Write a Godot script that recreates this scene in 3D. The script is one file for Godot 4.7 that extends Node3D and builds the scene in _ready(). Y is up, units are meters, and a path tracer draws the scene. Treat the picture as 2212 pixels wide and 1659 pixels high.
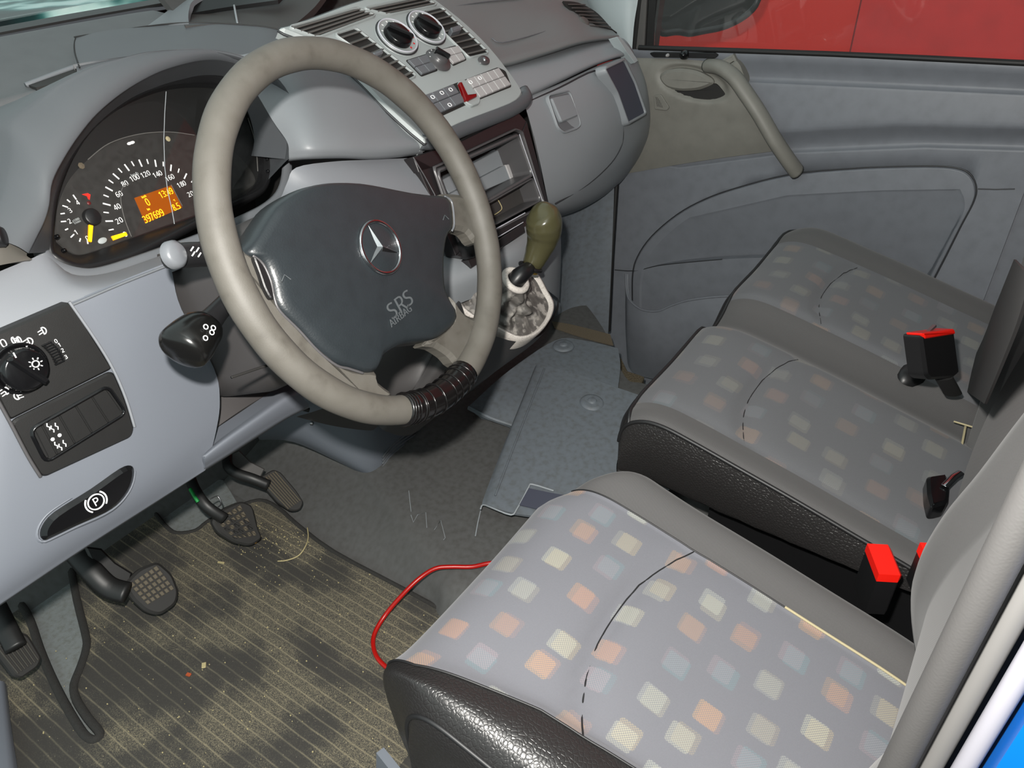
extends Node3D

var M := {}
var taken := {}

# ---------------------------------------------------------------- mesh building
class MB:
	var v := PackedVector3Array()
	var n := PackedVector3Array()
	var uv := PackedVector2Array()
	var ix := PackedInt32Array()

	# rows run away from the first edge, columns to its right; the face looks along row x column
	func grid(p: Array, cc := false, cr := false, mode := 0, us := 1.0) -> MB:
		var R: int = p.size()
		var C: int = p[0].size()
		var nn := []
		for r in R:
			var a := PackedVector3Array()
			a.resize(C)
			nn.append(a)
		var rr := R if cr else R - 1
		var c2 := C if cc else C - 1
		for r in rr:
			var r1 := (r + 1) % R
			for c in c2:
				var c1 := (c + 1) % C
				var f: Vector3 = (p[r1][c] - p[r][c1]).cross(p[r1][c1] - p[r][c])
				nn[r][c] += f
				nn[r][c1] += f
				nn[r1][c] += f
				nn[r1][c1] += f
		var b := v.size()
		var lu := 0.0
		var RR := R + 1 if cr else R
		var CC := C + 1 if cc else C
		var lr := PackedFloat32Array([0.0])
		var mc := C / 2
		for r in range(1, RR):
			lr.append(lr[r - 1] + (p[r % R][mc] - p[r - 1][mc]).length())
		var lc := PackedFloat32Array([0.0])
		var mr := R / 2
		for c in range(1, CC):
			lc.append(lc[c - 1] + (p[mr][c % C] - p[mr][c - 1]).length())
		for r in RR:
			for c in CC:
				var q: Vector3 = p[r % R][c % C]
				v.append(q)
				n.append((nn[r % R][c % C] as Vector3).normalized())
				if mode == 1:
					uv.append(Vector2(q.x, q.z) * us)
				elif mode == 2:
					uv.append(Vector2(q.z, -q.y) * us)
				else:
					uv.append(Vector2(lc[c], lr[r]) * us)
		for r in RR - 1:
			for c in CC - 1:
				var i := b + r * CC + c
				ix.append_array([i, i + 1, i + CC, i + 1, i + CC + 1, i + CC])
		return self

	func tri(a: Vector3, b: Vector3, c: Vector3) -> void:
		var f := (c - a).cross(b - a).normalized()
		var i := v.size()
		v.append_array([a, b, c])
		n.append_array([f, f, f])
		uv.append_array([Vector2(a.x, a.y), Vector2(b.x, b.y), Vector2(c.x, c.y)])
		ix.append_array([i, i + 1, i + 2])

	func quad(a: Vector3, b: Vector3, c: Vector3, d: Vector3) -> void:
		tri(a, b, c)
		tri(a, c, d)

	# outline in the local xy plane, extruded from z0 up to z1 (the face), with a chamfer round the face
	func plate(o: PackedVector2Array, z0: float, z1: float, bev := 0.0) -> MB:
		if Geometry2D.is_polygon_clockwise(o):
			o = o.duplicate()
			o.reverse()
		var k := o.size()
		var inn := PackedVector2Array()
		for i in k:
			var e0 := (o[i] - o[(i + k - 1) % k]).normalized()
			var e1 := (o[(i + 1) % k] - o[i]).normalized()
			var m := Vector2(-e0.y - e1.y, e0.x + e1.x)
			var l := maxf(m.length_squared() * 0.5, 0.35)
			inn.append(o[i] + m * (bev / l))
		var lo := []
		var hi := []
		var top := []
		for i in k:
			lo.append(Vector3(o[i].x, o[i].y, z0))
			hi.append(Vector3(o[i].x, o[i].y, z1 - bev))
			top.append(Vector3(inn[i].x, inn[i].y, z1))
		for i in k:
			var j := (i + 1) % k
			quad(lo[i], hi[i], hi[j], lo[j])
			if bev > 0.0:
				quad(hi[i], top[i], top[j], hi[j])
		var t := Geometry2D.triangulate_polygon(o)
		if t.is_empty():
			t = Geometry2D.triangulate_polygon(inn)
		if t.is_empty():
			var cc := Vector3.ZERO
			for q: Vector3 in top:
				cc += q / float(k)
			for i in k:
				tri(top[i], cc, top[(i + 1) % k])
		for i in range(0, t.size(), 3):
			var a: Vector3 = top[t[i]]
			var b: Vector3 = top[t[i + 1]]
			var c: Vector3 = top[t[i + 2]]
			if (c - a).cross(b - a).z < 0.0:
				tri(a, c, b)
			else:
				tri(a, b, c)
		return self

	func box(c: Vector3, s: Vector3, bev := 0.0) -> MB:
		var h := s * 0.5
		var m := MB.new()
		m.plate(PackedVector2Array([Vector2(-h.x, -h.y), Vector2(h.x, -h.y), Vector2(h.x, h.y), Vector2(-h.x, h.y)]), -h.z, h.z, bev)
		m.quad(Vector3(-h.x, -h.y, -h.z), Vector3(h.x, -h.y, -h.z), Vector3(h.x, h.y, -h.z), Vector3(-h.x, h.y, -h.z))
		return join(m, Transform3D(Basis(), c))

	func join(m: MB, t: Transform3D) -> MB:
		var b := v.size()
		for i in m.v.size():
			v.append(t * m.v[i])
			n.append((t.basis * m.n[i]).normalized())
			uv.append(m.uv[i])
		for i in m.ix:
			ix.append(b + i)
		return self

	func mesh() -> ArrayMesh:
		var a := []
		a.resize(Mesh.ARRAY_MAX)
		a[Mesh.ARRAY_VERTEX] = v
		a[Mesh.ARRAY_NORMAL] = n
		a[Mesh.ARRAY_TEX_UV] = uv
		a[Mesh.ARRAY_INDEX] = ix
		var am := ArrayMesh.new()
		am.add_surface_from_arrays(Mesh.PRIMITIVE_TRIANGLES, a)
		return am

# a smooth curve through the points
func cr(p: Array, per := 6, closed := false) -> Array:
	var o := []
	var k := p.size()
	var segs := k if closed else k - 1
	for i in segs:
		var a: Vector3 = p[(i + k - 1) % k] if closed else p[maxi(i - 1, 0)]
		var b: Vector3 = p[i]
		var c: Vector3 = p[(i + 1) % k]
		var d: Vector3 = p[(i + 2) % k] if closed else p[mini(i + 2, k - 1)]
		for s in per:
			var t := float(s) / per
			o.append(b.cubic_interpolate(c, a, d, t))
	if not closed:
		o.append(p[k - 1])
	return o

func cr2(p: Array, per := 6, closed := false) -> PackedVector2Array:
	var q := []
	for a: Vector2 in p:
		q.append(Vector3(a.x, a.y, 0))
	var o := PackedVector2Array()
	for a: Vector3 in cr(q, per, closed):
		o.append(Vector2(a.x, a.y))
	return o

# a smooth surface through a net of points
func net(rows: Array, pr := 5, pc := 5, cc := false, crw := false) -> Array:
	var a := []
	for r in rows:
		a.append(cr(r, pc, cc))
	var C: int = a[0].size()
	var cols := []
	for c in C:
		var col := []
		for r in a:
			col.append(r[c])
		cols.append(cr(col, pr, crw))
	var o := []
	for r in cols[0].size():
		var row := []
		for c in C:
			row.append(cols[c][r])
		o.append(row)
	return o

# the same net moved back along its normals, joined round the rim: a shell with thickness
func shell(p: Array, th: float, mode := 0, us := 1.0) -> MB:
	var R: int = p.size()
	var C: int = p[0].size()
	var m := MB.new()
	m.grid(p, false, false, mode, us)
	var back := []
	for r in R:
		var row := []
		for c in C:
			row.append(p[r][c] - m.n[r * C + c] * th)
		back.append(row)
	var rev := back.duplicate()
	rev.reverse()
	m.grid(rev, false, false, mode, us)
	m.grid([back[0], p[0]], false, false, mode, us)
	m.grid([p[R - 1], back[R - 1]], false, false, mode, us)
	var l := [[], []]
	var q := [[], []]
	for r in R:
		l[0].append(back[R - 1 - r][0])
		l[1].append(p[R - 1 - r][0])
		q[0].append(back[r][C - 1])
		q[1].append(p[r][C - 1])
	m.grid(l, false, false, mode, us)
	m.grid(q, false, false, mode, us)
	return m

# a tube along a path; rad is one radius or one for each point; squash flattens it along the up axis
func tube(path: Array, rad, sides := 10, closed := false, squash := 1.0, up := Vector3.ZERO) -> MB:
	var k := path.size()
	var rings := []
	var side := Vector3.ZERO
	for i in k:
		var a: Vector3 = path[(i + k - 1) % k] if closed else path[maxi(i - 1, 0)]
		var b: Vector3 = path[(i + 1) % k] if closed else path[mini(i + 1, k - 1)]
		var t := (b - a).normalized()
		if up != Vector3.ZERO:
			side = t.cross(up).normalized()
		elif side == Vector3.ZERO:
			side = t.cross(Vector3.UP if absf(t.y) < 0.9 else Vector3.RIGHT).normalized()
		else:
			side = (side - t * side.dot(t)).normalized()
		var w := side.cross(t)
		var r: float = rad[i] if rad is Array else rad
		var ring := []
		for s in sides:
			var g := TAU * s / sides
			ring.append(path[i] + side * (cos(g) * r) + w * (sin(g) * r * squash))
		rings.append(ring)
	if not closed:
		var f := []
		var l := []
		for s in sides:
			f.append(path[0])
			l.append(path[k - 1])
		rings.push_front(f)
		rings.append(l)
	return MB.new().grid(rings, true, closed)

# a profile of (radius, height) turned round the local z axis
func lathe(prof: Array, seg := 32, t := Transform3D()) -> MB:
	var rings := []
	for q: Vector2 in prof:
		var ring := []
		for s in seg:
			var g := TAU * s / seg
			ring.append(t * Vector3(cos(g) * q.x, sin(g) * q.x, q.y))
		rings.append(ring)
	return MB.new().grid(rings, true, false)

func rrect(w: float, h: float, r: float, per := 4, c := Vector2.ZERO) -> PackedVector2Array:
	var o := PackedVector2Array()
	for q in 4:
		var cx := (w * 0.5 - r) * (1 if q == 0 or q == 3 else -1)
		var cy := (h * 0.5 - r) * (1 if q < 2 else -1)
		for s in per + 1:
			var g := PI * 0.5 * (q + float(s) / per)
			o.append(c + Vector2(cx + cos(g) * r, cy + sin(g) * r))
	return o

# corners of an outline rounded by r
func rounded(p: Array, r: float, per := 4) -> PackedVector2Array:
	var o := PackedVector2Array()
	var k := p.size()
	for i in k:
		var b: Vector2 = p[i]
		var a: Vector2 = p[(i + k - 1) % k]
		var c: Vector2 = p[(i + 1) % k]
		var d := minf(r, minf((a - b).length(), (c - b).length()) * 0.45)
		var s := b + (a - b).normalized() * d
		var e := b + (c - b).normalized() * d
		for j in per + 1:
			var t := float(j) / per
			o.append(s.lerp(b, t).lerp(b.lerp(e, t), t))
	return o

# n points at equal steps round a closed outline, starting at its rightmost point
func around(p: PackedVector2Array, n: int) -> PackedVector2Array:
	if Geometry2D.is_polygon_clockwise(p):
		p = p.duplicate()
		p.reverse()
	var k := p.size()
	var st := 0
	for i in k:
		if p[i].x > p[st].x:
			st = i
	var ls := [0.0]
	for i in k:
		ls.append(ls[i] + (p[(st + i + 1) % k] - p[(st + i) % k]).length())
	var o := PackedVector2Array()
	var j := 0
	for i in n:
		var d: float = ls[k] * i / n
		while ls[j + 1] < d:
			j += 1
		o.append(p[(st + j) % k].lerp(p[(st + j + 1) % k], (d - ls[j]) / maxf(ls[j + 1] - ls[j], 1e-9)))
	return o

# a frame between two outlines: loops of [outline, height]
func ring(loops: Array, n := 64) -> MB:
	var rows := []
	for l in loops:
		var row := []
		for q in around(l[0], n):
			row.append(Vector3(q.x, q.y, l[1]))
		rows.append(row)
	return MB.new().grid(rows, true, false)

func grow(o: PackedVector2Array, d: float) -> PackedVector2Array:
	var r := Geometry2D.offset_polygon(o, d, Geometry2D.JOIN_ROUND)
	return r[0] if r.size() > 0 else o

# ---------------------------------------------------------------- things and parts
func numbered(called: String) -> String:
	var k: int = taken.get(called, 0)
	taken[called] = k + 1
	return called if k == 0 else "%s_%03d" % [called, k]

func thing(called: String, label: String, category: String, t := Transform3D(), group := "", kind := "") -> Node3D:
	var o := Node3D.new()
	o.name = numbered(called)
	add_child(o)
	o.transform = t
	o.set_meta("label", label)
	o.set_meta("category", category)
	if group:
		o.set_meta("group", group)
	if kind:
		o.set_meta("kind", kind)
	return o

func part(parent: Node, called: String, m, material: Material, label := "", t := Transform3D()) -> MeshInstance3D:
	var o := MeshInstance3D.new()
	o.name = called
	o.mesh = (m as MB).mesh() if m is MB else m
	o.material_override = material
	o.transform = t
	parent.add_child(o, true)
	if label:
		o.set_meta("label", label)
	return o

func solo(called: String, m, material: Material, label: String, category: String, t := Transform3D(), group := "", kind := "") -> MeshInstance3D:
	var o := part(self, numbered(called), m, material, label, t)
	o.set_meta("category", category)
	if group:
		o.set_meta("group", group)
	if kind:
		o.set_meta("kind", kind)
	return o

func text(parent: Node, called: String, s: String, h: float, at: Vector3, material: Material, turn := 0.0, serif := false, wide := 1.0) -> MeshInstance3D:
	var f := SystemFont.new()
	f.font_names = PackedStringArray(["Droid Serif" if serif else "Droid Sans"])
	var t := TextMesh.new()
	t.text = s
	t.font = f
	t.font_size = 32
	t.pixel_size = h / 24.0
	t.depth = 0.0004
	t.curve_step = 2.0
	return part(parent, called, t, material, "", Transform3D(Basis(Vector3(0, 0, 1), turn) * Basis.from_scale(Vector3(wide, 1, 1)), at))

# ---------------------------------------------------------------- materials
func noise(fr: float, cols := [], oct := 4, sd := 1, type := FastNoiseLite.TYPE_SIMPLEX_SMOOTH, size := 512) -> NoiseTexture2D:
	var f := FastNoiseLite.new()
	f.noise_type = type
	f.frequency = fr
	f.fractal_octaves = oct
	if type == FastNoiseLite.TYPE_CELLULAR:
		f.cellular_return_type = FastNoiseLite.RETURN_DISTANCE2_SUB
		f.fractal_type = FastNoiseLite.FRACTAL_NONE
	f.seed = sd
	var t := NoiseTexture2D.new()
	t.width = size
	t.height = size
	t.seamless = true
	t.noise = f
	if cols.size() > 0:
		var g := Gradient.new()
		g.offsets = PackedFloat32Array(cols.map(func(c): return c[0]))
		g.colors = PackedColorArray(cols.map(func(c): return c[1]))
		t.color_ramp = g
	return t

func mat(called: String, c: Color, rough := 0.6, metal := 0.0, spec := 0.5) -> StandardMaterial3D:
	var m := StandardMaterial3D.new()
	m.resource_name = called
	m.albedo_color = c
	m.roughness = rough
	m.metallic = metal
	m.metallic_specular = spec
	M[called] = m
	return m

# grain: relief of h centimetres from a noise, repeated sc times in a metre
func grain(m: StandardMaterial3D, tex: Texture2D, sc: float, h: float) -> StandardMaterial3D:
	m.uv1_triplanar = true
	m.uv1_scale = Vector3.ONE * sc
	m.heightmap_enabled = true
	m.heightmap_texture = tex
	m.heightmap_scale = h
	return m

func tint(m: StandardMaterial3D, tex: Texture2D, sc: float) -> StandardMaterial3D:
	m.uv1_triplanar = true
	m.uv1_scale = Vector3.ONE * sc
	m.albedo_texture = tex
	return m

func _ready() -> void:
	# camera
	var cam := Camera3D.new()
	cam.name = "camera"
	cam.fov = 53.37
	cam.near = 0.02
	cam.far = 60.0
	cam.transform = Transform3D(Vector3(0.5598, -0.0208, 0.8284), Vector3(0.4846, 0.8192, -0.3068), Vector3(-0.6722, 0.5732, 0.4686), Vector3(-0.9395, 1.0112, 0.516))
	add_child(cam)
	cam.make_current()
	# daylight of the workshop round the van
	var env := Environment.new()
	env.background_mode = Environment.BG_SKY
	var sky := Sky.new()
	var sm := ProceduralSkyMaterial.new()
	sm.sky_top_color = Color(0.84, 0.92, 0.92)
	sm.sky_horizon_color = Color(0.86, 0.93, 0.92)
	sm.ground_horizon_color = Color(0.42, 0.44, 0.45)
	sm.ground_bottom_color = Color(0.30, 0.31, 0.32)
	sm.sun_angle_max = 0.0
	sky.sky_material = sm
	env.sky = sky
	env.background_energy_multiplier = 1.0
	env.tonemap_mode = Environment.TONE_MAPPER_LINEAR
	env.tonemap_exposure = 1.0
	env.sdfgi_enabled = true
	env.ssao_enabled = true
	env.ssil_enabled = true
	var we := WorldEnvironment.new()
	we.name = "environment"
	we.environment = env
	add_child(we)
	# the flash of the camera, above and left of its lens
	var fl := OmniLight3D.new()
	fl.name = "camera_flash"
	fl.position = Vector3(-0.9263, 1.0626, 0.4721)
	fl.light_color = Color(1.0, 0.985, 0.96)
	fl.light_energy = 2.0
	fl.light_size = 0.006
	fl.omni_range = 12.0
	fl.omni_attenuation = 2.0
	fl.shadow_enabled = true
	add_child(fl)

	make_materials()
	shell_of_cab()
	floor_and_mat()
	seats()
	door()
	dashboard()
	instruments()
	centre_stack()
	steering()
	pedals()
	small_things()

func fabric_image(g0: Color, gain: float, sd: int) -> ImageTexture:
	# woven ground with scattered square dots in orange, sage and mauve, 0.3 m a side
	var N := 1024
	var im := Image.create(N, N, false, Image.FORMAT_RGB8)
	var rng := RandomNumberGenerator.new()
	rng.seed = sd
	for y in N:
		for x in N:
			var k := 0.965 + 0.07 * rng.randf()
			if ((x / 3) + (y / 3)) % 2 == 0:
				k *= 0.97
			im.set_pixel(x, y, Color(g0.r * k, g0.g * k, g0.b * k))
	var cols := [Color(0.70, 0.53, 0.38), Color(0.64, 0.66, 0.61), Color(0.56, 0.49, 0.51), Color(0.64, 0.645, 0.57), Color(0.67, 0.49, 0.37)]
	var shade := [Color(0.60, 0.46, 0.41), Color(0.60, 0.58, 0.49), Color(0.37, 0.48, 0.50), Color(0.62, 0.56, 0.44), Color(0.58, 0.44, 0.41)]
	var cells := 6
	var cs := N / cells
	for cy in cells:
		for cx in cells:
			var k := (cx * 2 + cy * 3 + (cx * cy) % 2) % 5
			var ox := cx * cs + (cs / 2 if cy % 2 else 0) + rng.randi_range(-34, 34)
			var oy := cy * cs + rng.randi_range(-34, 34) + 20
			var s := 86
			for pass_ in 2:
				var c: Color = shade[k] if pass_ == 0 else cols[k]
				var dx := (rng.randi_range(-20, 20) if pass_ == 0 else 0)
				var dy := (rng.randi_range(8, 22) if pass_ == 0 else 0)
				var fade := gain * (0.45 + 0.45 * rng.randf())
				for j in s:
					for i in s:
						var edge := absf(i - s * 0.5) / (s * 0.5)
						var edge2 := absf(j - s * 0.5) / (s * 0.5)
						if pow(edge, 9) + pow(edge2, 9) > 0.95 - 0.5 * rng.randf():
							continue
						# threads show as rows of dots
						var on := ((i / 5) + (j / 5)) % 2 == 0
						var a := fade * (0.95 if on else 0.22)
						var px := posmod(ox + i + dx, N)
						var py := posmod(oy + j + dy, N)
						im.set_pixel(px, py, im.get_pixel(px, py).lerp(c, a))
	return ImageTexture.create_from_image(im)

func twill_image(c: Color) -> ImageTexture:
	var N := 128
	var im := Image.create(N, N, false, Image.FORMAT_RGB8)
	var rng := RandomNumberGenerator.new()
	rng.seed = 3
	for y in N:
		for x in N:
			var d := posmod(x + y, 8)
			var k := 1.1 if d < 4 else 0.88
			k *= 0.95 + 0.1 * rng.randf()
			im.set_pixel(x, y, Color(c.r * k, c.g * k, c.b * k))
	return ImageTexture.create_from_image(im)

func mat_image() -> ImageTexture:
	# needle-felt mat: dark cords along the length, pale dust and sand caught in the grooves; 0.55 m wide, 0.75 m long
	var W := 1024
	var H := 1024
	var im := Image.create(W, H, false, Image.FORMAT_RGB8)
	var f := FastNoiseLite.new()
	f.seed = 11
	f.frequency = 0.004
	f.fractal_octaves = 4
	var w := FastNoiseLite.new()
	w.seed = 5
	w.frequency = 0.012
	var rng := RandomNumberGenerator.new()
	rng.seed = 9
	var cords := 34.0
	for y in H:
		for x in W:
			var wob := w.get_noise_2d(x * 0.3, y) * 2.0
			var p := fposmod((x + wob) * cords / W, 1.0)
			var groove := 1.0 - clampf(absf(p - 0.5) * cords * 0.0 + absf(p - 0.5) * 9.0, 0.0, 1.0)
			# sand lies thick towards the heel and thin under the pedals
			var dust := f.get_noise_2d(x, y) + 0.38 * (float(y) / H - 0.42) + 0.24 * (float(x) / W - 0.5)
			var d := smoothstep(-0.38, 0.3, dust)
			var c := Color(0.2, 0.195, 0.183)
			var sand := Color(0.56, 0.52, 0.42)
			var speck := 0.0
			var rr := rng.randf()
			if rr < 0.12 + 0.6 * d:
				speck = 0.7 * rng.randf() * (0.35 + d)
			var g := groove * (0.35 + 0.6 * smoothstep(-0.45, 0.25, dust + 0.35 * f.get_noise_2d(x * 3.0, y * 0.7)))
			var a := clampf(maxf(speck, g * (0.6 + 0.5 * rr)), 0.0, 0.9)
			if rng.randf() < 0.0006:
				a = 0.95
				sand = Color(0.75, 0.7, 0.6)
			im.set_pixel(x, y, c.lerp(sand, a))
	return ImageTexture.create_from_image(im)

func make_materials() -> void:
	var fine := noise(0.28, [], 2, 2)
	var pebble := noise(0.07, [[0.0, Color.BLACK], [0.25, Color(0.8, 0.8, 0.8)], [1.0, Color.WHITE]], 1, 4, FastNoiseLite.TYPE_CELLULAR)
	var blotch := noise(0.01, [[0.0, Color(0.92, 0.92, 0.92)], [0.5, Color(0.97, 0.97, 0.97)], [1.0, Color(1, 1, 1)]], 5, 6)
	var grime := noise(0.03, [[0.0, Color(0.85, 0.83, 0.79)], [0.45, Color(0.95, 0.945, 0.93)], [1.0, Color(1, 1, 1)]], 5, 8)
	grain(tint(mat("dash_dark", Color(0.31, 0.318, 0.325), 0.55), blotch, 6.0), fine, 6.0, 0.006)
	grain(mat("dash_grain", Color(0.295, 0.305, 0.318), 0.5), fine, 6.0, 0.006)
	grain(mat("pad_grain_lit", Color(0.43, 0.445, 0.448), 0.45), fine, 6.0, 0.006)  # same plastic as the hood, lightened to stand for daylight
	grain(mat("dash_mid", Color(0.375, 0.387, 0.402), 0.5), fine, 6.0, 0.005)
	grain(mat("wing_grey_lit", Color(0.43, 0.442, 0.455), 0.45), fine, 6.0, 0.006)  # grey lightened to carry the daylight sheen on the wing
	grain(mat("knee_grey", Color(0.37, 0.386, 0.415), 0.55), fine, 6.0, 0.004)
	grain(mat("strip_grey", Color(0.44, 0.45, 0.468), 0.55), fine, 10.0, 0.008)
	grain(mat("panel_silver", Color(0.565, 0.585, 0.585), 0.42), fine, 6.0, 0.002)
	grain(mat("stack_black", Color(0.13, 0.12, 0.125), 0.33), fine, 6.0, 0.002)
	grain(mat("slot_frame", Color(0.27, 0.265, 0.27), 0.35), fine, 6.0, 0.002)
	mat("tray_brown", Color(0.21, 0.20, 0.195), 0.6)
	mat("vent_tan", Color(0.33, 0.32, 0.30), 0.5)
	mat("joint_dark", Color(0.17, 0.175, 0.185), 0.5)
	mat("cubby_blue", Color(0.24, 0.25, 0.30), 0.6)
	grain(mat("shroud_brown", Color(0.235, 0.225, 0.225), 0.55), fine, 6.0, 0.004)
	mat("red_dim", Color(0.35, 0.08, 0.08), 0.5)
	mat("airbag_text", Color(0.27, 0.285, 0.295), 0.5)
	grain(tint(mat("black_matt", Color(0.075, 0.073, 0.072), 0.5), blotch, 8.0), fine, 8.0, 0.006)
	mat("black_stalk", Color(0.055, 0.054, 0.052), 0.22)
	mat("duct_grey", Color(0.47, 0.485, 0.50), 0.6)
	mat("red_glass", Color(0.42, 0.03, 0.035), 0.15)
	mat("green_paint", Color(0.05, 0.5, 0.22), 0.5)
	mat("chip_red", Color(0.62, 0.28, 0.14), 0.7)
	mat("steel_dull", Color(0.34, 0.335, 0.33), 0.5, 0.4)
	mat("seal_grey2", Color(0.235, 0.233, 0.23), 0.5)
	tint(mat("teal_reflection", Color(1, 1, 1), 0.5), noise(0.012, [[0.0, Color(0.01, 0.05, 0.06)], [0.5, Color(0.05, 0.20, 0.20)], [0.66, Color(0.2, 0.4, 0.39)], [0.8, Color(0.72, 0.85, 0.83)], [1.0, Color(0.9, 0.95, 0.93)]], 4, 51), 0.7)  # windscreen reflections painted as teal and white streaks
	tint(mat("pedal_worn2", Color(0.26, 0.25, 0.235), 0.75), grime, 20.0)
	mat("vane", Color(0.33, 0.32, 0.31), 0.5)
	mat("dark_inside", Color(0.09, 0.085, 0.08), 0.7)
	grain(mat("black_plastic", Color(0.075, 0.075, 0.08), 0.4), fine, 6.0, 0.003)
	mat("black_gloss", Color(0.05, 0.05, 0.055), 0.18)
	mat("knob_black", Color(0.04, 0.04, 0.045), 0.25)
	mat("button_grey", Color(0.36, 0.37, 0.385), 0.3)
	mat("button_pale", Color(0.62, 0.61, 0.61), 0.3)
	mat("print_white", Color(0.9, 0.9, 0.9), 0.6)
	mat("print_grey", Color(0.62, 0.64, 0.64), 0.6)
	mat("print_red", Color(0.75, 0.08, 0.1), 0.5)
	mat("chrome", Color(0.78, 0.78, 0.79), 0.12, 1.0)
	mat("steel", Color(0.55, 0.55, 0.56), 0.35, 0.9)
	grain(tint(mat("rim_cover", Color(0.315, 0.305, 0.287), 0.62), noise(0.012, [[0.0, Color(0.78, 0.77, 0.75)], [0.35, Color(0.93, 0.925, 0.91)], [1.0, Color(1, 1, 1)]], 5, 8), 5.0), fine, 5.0, 0.008)
	grain(tint(mat("airbag", Color(0.13, 0.148, 0.16), 0.37), blotch, 9.0), pebble, 9.0, 0.008)
	mat("tape", Color(0.055, 0.05, 0.05), 0.22)
	grain(mat("vinyl", Color(0.135, 0.13, 0.13), 0.36), noise(0.05, [[0.0, Color.BLACK], [0.2, Color(0.8, 0.8, 0.8)], [1.0, Color.WHITE]], 1, 14, FastNoiseLite.TYPE_CELLULAR), 9.0, 0.045)
	var cloth := mat("fabric", Color(1, 1, 1), 0.9)
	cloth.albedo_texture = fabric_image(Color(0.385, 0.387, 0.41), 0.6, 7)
	cloth.uv1_scale = Vector3.ONE / 0.3
	cloth.rim_enabled = true
	cloth.rim = 0.25
	var cp := mat("fabric_dimmed", Color(1, 1, 1), 0.9)  # same cloth as the driver seat, darkened for the weaker flash
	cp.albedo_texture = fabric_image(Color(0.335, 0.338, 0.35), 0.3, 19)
	cp.uv1_scale = Vector3.ONE / 0.34
	cp.uv1_offset = Vector3(0.3, 0.15, 0)
	cp.rim_enabled = true
	cp.rim = 0.2
	var tw := mat("twill", Color(1, 1, 1), 0.92)
	tw.albedo_texture = twill_image(Color(0.285, 0.28, 0.28))
	tw.uv1_scale = Vector3.ONE * 36.0
	tw.rim_enabled = true
	tw.rim = 0.2
	mat("thread", Color(0.62, 0.58, 0.46), 0.8)
	mat("piping", Color(0.09, 0.09, 0.095), 0.5)
	grain(tint(mat("door_grey", Color(0.43, 0.445, 0.47), 0.55), blotch, 5.0), fine, 5.0, 0.008)
	grain(tint(mat("door_dirty", Color(0.46, 0.455, 0.43), 0.55), blotch, 5.0), fine, 5.0, 0.008)
	grain(tint(mat("floor_rubber", Color(0.325, 0.325, 0.325), 0.7), noise(0.03, [[0.0, Color(0.84, 0.83, 0.81)], [0.5, Color(0.94, 0.94, 0.93)], [1.0, Color(1, 1, 1)]], 6, 21), 4.0), noise(0.35, [], 2, 22), 4.0, 0.02)
	grain(tint(mat("cover_grey", Color(0.39, 0.415, 0.445), 0.6), grime, 4.0), fine, 4.0, 0.006)
	grain(mat("heater_grey", Color(0.36, 0.38, 0.41), 0.6), fine, 6.0, 0.005)
	var fm := mat("foot_mat", Color(1, 1, 1), 0.95)
	fm.albedo_texture = mat_image()
	grain(tint(mat("mat_edge", Color(0.17, 0.165, 0.16), 0.95), grime, 8.0), noise(0.2, [], 2, 22), 8.0, 0.1)
	grain(tint(mat("carpet_pale", Color(0.45, 0.47, 0.475), 0.9), grime, 6.0), noise(0.2, [], 2, 22), 6.0, 0.06)
	mat("pedal_rubber", Color(0.14, 0.135, 0.13), 0.7)
	tint(mat("pedal_worn", Color(0.36, 0.33, 0.28), 0.75), grime, 20.0)
	mat("pedal_steel", Color(0.13, 0.13, 0.13), 0.45, 0.3)
	mat("seal", Color(0.06, 0.06, 0.06), 0.6)
	grain(mat("seal_grey", Color(0.30, 0.295, 0.29), 0.6), fine, 14.0, 0.01)
	grain(mat("pillar_rubber", Color(0.15, 0.148, 0.147), 0.55), fine, 6.0, 0.006)
	grain(mat("glove_grey", Color(0.515, 0.53, 0.545), 0.48), fine, 6.0, 0.005)  # grey raised to stand for daylight and flash reach on the glovebox side
	mat("pillar_edge", Color(0.34, 0.34, 0.36), 0.35)
	mat("pillar_paint", Color(0.62, 0.62, 0.63), 0.35)
	mat("pillar_trim", Color(0.66, 0.70, 0.71), 0.6)
	mat("blue_paint", Color(0.0, 0.22, 0.45), 0.3)
	mat("silver_strip", Color(0.70, 0.70, 0.73), 0.35)
	tint(mat("red_hazed", Color(0.86, 0.17, 0.16), 0.8), blotch, 1.5)  # duller red holds the haze of reflections on the window glass
	mat("red_clear", Color(0.86, 0.13, 0.06), 0.5)  # same wall, coloured as if seen without the glass haze
	mat("red_plastic", Color(0.85, 0.10, 0.06), 0.35)
	mat("red_cable", Color(0.62, 0.06, 0.035), 0.35)
	mat("belt", Color(0.03, 0.03, 0.033), 0.7)
	mat("brass", Color(0.75, 0.62, 0.32), 0.3, 0.9)
	mat("olive", Color(0.27, 0.26, 0.18), 0.22)
	tint(mat("boot_leather", Color(0.62, 0.61, 0.60), 0.6), noise(0.014, [[0.0, Color(0.42, 0.41, 0.4)], [0.55, Color(0.55, 0.54, 0.53)], [0.68, Color(0.95, 0.94, 0.92)], [1.0, Color(1.0, 0.98, 0.96)]], 5, 31), 6.0)
	tint(mat("boot_edge", Color(0.76, 0.74, 0.72), 0.8), noise(0.05, [[0.0, Color(0.4, 0.39, 0.37)], [0.3, Color(0.95, 0.94, 0.93)], [1.0, Color(1, 1, 1)]], 3, 33), 10.0)
	tint(mat("dirt", Color(0.36, 0.325, 0.27), 0.95), grime, 20.0)
	mat("straw", Color(0.66, 0.61, 0.45), 0.8)
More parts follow.
